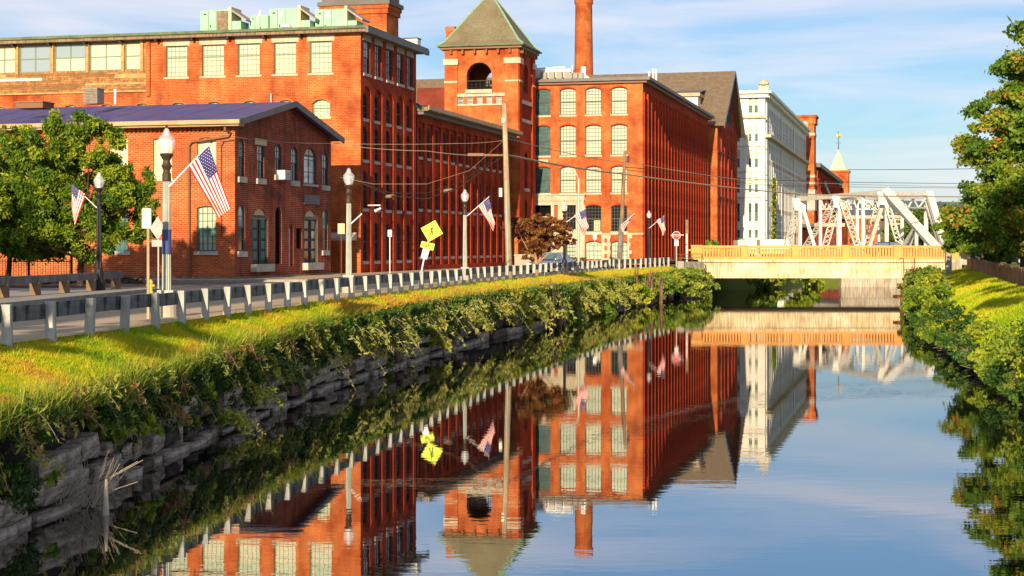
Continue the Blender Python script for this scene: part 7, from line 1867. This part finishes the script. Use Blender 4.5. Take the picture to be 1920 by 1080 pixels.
for i, (px, py, D_, ns, L, lab) in enumerate(wd):
    p = at(px, py, D_); p.x = max(p.x - .2, wX(D_) - .3); weed(lab, p, ns, L, 100 + i, m='dry_weed' if i == 15 else 'leaf_weed', fsz=.05 if D_ < 60 else .085)
bs = [((at(180, 830, 28.2)), (.3, .5, .45), 500, .10, 'leaf_green', 'bright green leafy vine clump on the stones at lower left'), (at(262, 820, 30.3), (.35, .5, .5), 500, .09, 'leaf_green', 'leafy sapling growing from the wall above the dead twigs'), (at(45, 930, 25), (.25, .4, .6), 420, .10, 'leaf_green', 'bright green broad leaved plant at the lower left edge of the wall'),
      (at(355, 745, 34.5), (.3, .5, .35), 420, .07, 'leaf_green', 'green weeds in the wall joint below the grass'), (at(520, 712, 42.5), (.3, .5, .35), 500, .07, 'leaf_green', 'light green bushy weed on the near wall'), (at(690, 690, 54), (.35, .6, .4), 700, .08, 'leaf_green', 'green bush hanging on the rough stones at the wall corner'),
      (at(440, 690, 37), (.3, .7, .35), 700, .07, 'leaf_autumn', 'rust tinged creeper clump at the grass edge'), (at(610, 622, 48.5), (.25, .5, .3), 500, .07, 'leaf_rust', 'red and gold creeper at the corner of the grass bank')]
for i, (p, r_, n_, s_, m_, lab) in enumerate(bs):
    p.x = wX(p.y) - .15; bush(lab, p, r_, n_, s_, m_, 200 + i, 'bush', 'small plants on the near canal wall', 5, .5)
for i, (px, py, D_, r_, n_, m_, lab) in enumerate(((1306, 585, 128, (1.4, 1.6, 1.7), 4200, 'leaf_weed', 'large yellow green willowy bush at the water edge by the bridge'), (1284, 545, 129, (1.3, 1.4, 2.1), 3400, 'leaf_autumn', 'brownish bush against the bridge wing wall'), (1240, 540, 121, (1.1, 1.6, 1.8), 2600, 'leaf_green', 'green bush between the timber piles and the bridge'),
        (1100, 585, 99, (.8, 1.5, 1.1), 1800, 'leaf_green', 'round green bush at the water line in the middle of the bank'), (1060, 600, 90, (.6, 1.1, .8), 1300, 'leaf_green', 'low green bush touching the water near the timber piles'), (1200, 560, 112, (.8, 1.5, 1.8), 2000, 'leaf_locust', 'bright green sapling bush behind the group of piles'), (1345, 470, 0, 0, 0, '', ''))):
    if not n_: continue
    p = at(px, py, D_); p.x = max(p.x, wX(D_) + .3); p.z = min(p.z, -1.2) - .6 if i > 2 else -2.2; bush(lab, p, r_, n_, .15, m_, 230 + i, 'bush', 'bushes along the far left bank', 7, .42)
# growth on the right bank
for i, (D_, off, r_, n_, m_, s_, lab) in enumerate(((104, .9, (1.4, 2.2, 3.0), 6000, 'leaf_weed', .14, 'tall yellow green shrub on the right bank beside the rusty pier'), (96, 1.0, (1.5, 2.6, 2.4), 5000, 'leaf_autumn', .13, 'broad green and gold shrub on the right bank below the concrete post'), (87, .7, (1.4, 2.4, 1.9), 4500, 'leaf_green', .12, 'dark green shrub low on the right bank'),
        (79, .7, (1.1, 2.1, 1.35), 4500, 'leaf_green', .11, 'green shrub with drooping twigs on the right bank'), (71, .8, (1.1, 2.1, 1.25), 4500, 'leaf_ivy', .10, 'gold flecked shrub midway along the right bank edge'), (64, .8, (1.0, 1.9, 1.2), 4600, 'leaf_ivy', .09, 'leafy shrub above the dead twigs on the right bank'),
        (58, .9, (1.1, 1.7, 1.2), 4800, 'leaf_autumn', .075, 'mixed yellow green bush near the right picture edge'), (52, .9, (1.1, 1.7, 1.15), 5000, 'leaf_green', .07, 'closest bushy plant at the lower right bank'), (47, 1.0, (1.1, 1.6, 1.3), 3500, 'leaf_green', .075, 'bush at the right picture edge above the water'), (114, 1.4, (1.3, 2.4, 2.8), 4500, 'leaf_weed', .15, 'tall shrub against the right end of the road bridge'), (123, 1.6, (1.2, 2.2, 2.4), 3500, 'leaf_green', .15, 'shrub under the concrete post at the bridge end'))):
    bush(lab, (rX(D_) + off - .15, D_, -2.3), (r_[0] * .85, r_[1], r_[2] * .95), n_, s_, m_, 300 + i, 'shrub', 'shrubs along the right bank', 12, .46)
for i, (D_, off, h_) in enumerate(((44, .8, 1.1), (46, 2.0, 1.0), (49.5, 1.9, .9), (42, 2.2, 1.2))):
    bush('gold and green shrub on the right bank slope near the picture edge, %s of four' % ('lowest', 'second', 'third', 'fourth')[i], (rX(D_) + off, D_, -1.7), (1.2, 1.8, h_), 4200, .08, ('leaf_autumn', 'leaf_green', 'leaf_ivy')[i % 3], 380 + i, 'shrub', 'shrubs along the right bank', 12, .46)
for i, D_ in enumerate((43, 49, 55, 61, 67.5, 75, 83, 91, 99)):
    bush('low overhanging plant at the right water line, %s of nine' % ('nearest', 'next', 'second', 'third', 'fourth', 'fifth', 'sixth', 'seventh', 'farthest')[i], (rX(D_) - .22, D_, -2.42), (.5, 3.6, .8), 4600, .07 + .0006 * D_, ('leaf_ivy', 'leaf_green', 'leaf_ivy')[i % 3], 340 + i, 'shrub', 'shrubs along the right bank', 9, .5)
q = MB(); rr = random.Random(9)
for k in range(420):
    D_ = rr.uniform(50, 72); x = rX(D_) - .1 + rr.uniform(-.1, .5); a = Vector((x, D_, WATER + rr.uniform(0, .5))); q.tube(a, a + Vector((rr.uniform(-.7, .3), rr.uniform(-.5, .5), rr.uniform(-.25, .5))), .012, .004, 4)
tag(q.build('dead_brush', 'dead_twig'), 'bare brown twigs hanging over the water along the right bank', 'brush', None, 'stuff')
# bush beyond the bridge, and green ivy streak on the white mill
bush('small green bush between the ribbed mill and gabled mill behind the bridge', (at(1333, 465, 194).x, 193, 0), (1.2, 1, 2.6), 1500, .2, 'leaf_green', 401)
bush('green and brown growth on the bank seen under the road bridge', (23.5, 157, -2.4), (3.0, 3.5, 2.0), 5000, .2, 'leaf_autumn', 402)
bush('dark green bush low under the bridge in front of the pale wall', (30.0, 166, -2.4), (2.2, 2.5, 1.7), 3500, .2, 'leaf_green', 403)
n = 1400; yy = W.sy(1445); P = np.stack([np.full(n, .35) + rng.random(n) * .3, yy + rng.normal(size=n) * .8, 11.5 * rng.random(n) ** 1.2], 1); o = leaves('wall_vine', P, .28, 'leaf_green', W.o, None, 1.4, .1)
# band seen on the right avenue: parked cars and people-height things under the trees
for i, (px, D_, lab, pm_) in enumerate(((1838, 175, 'pale car parked in the shade under the right bank trees', 'white_paint'), (1880, 165, 'dark parked car half hidden behind the large right tree', 'iron_black'))):
    car((at(px, 470, D_).x, D_, -.1), R(200), lab, pm_)
bpy.context.view_layer.update()
print('objects', len(bpy.data.objects))
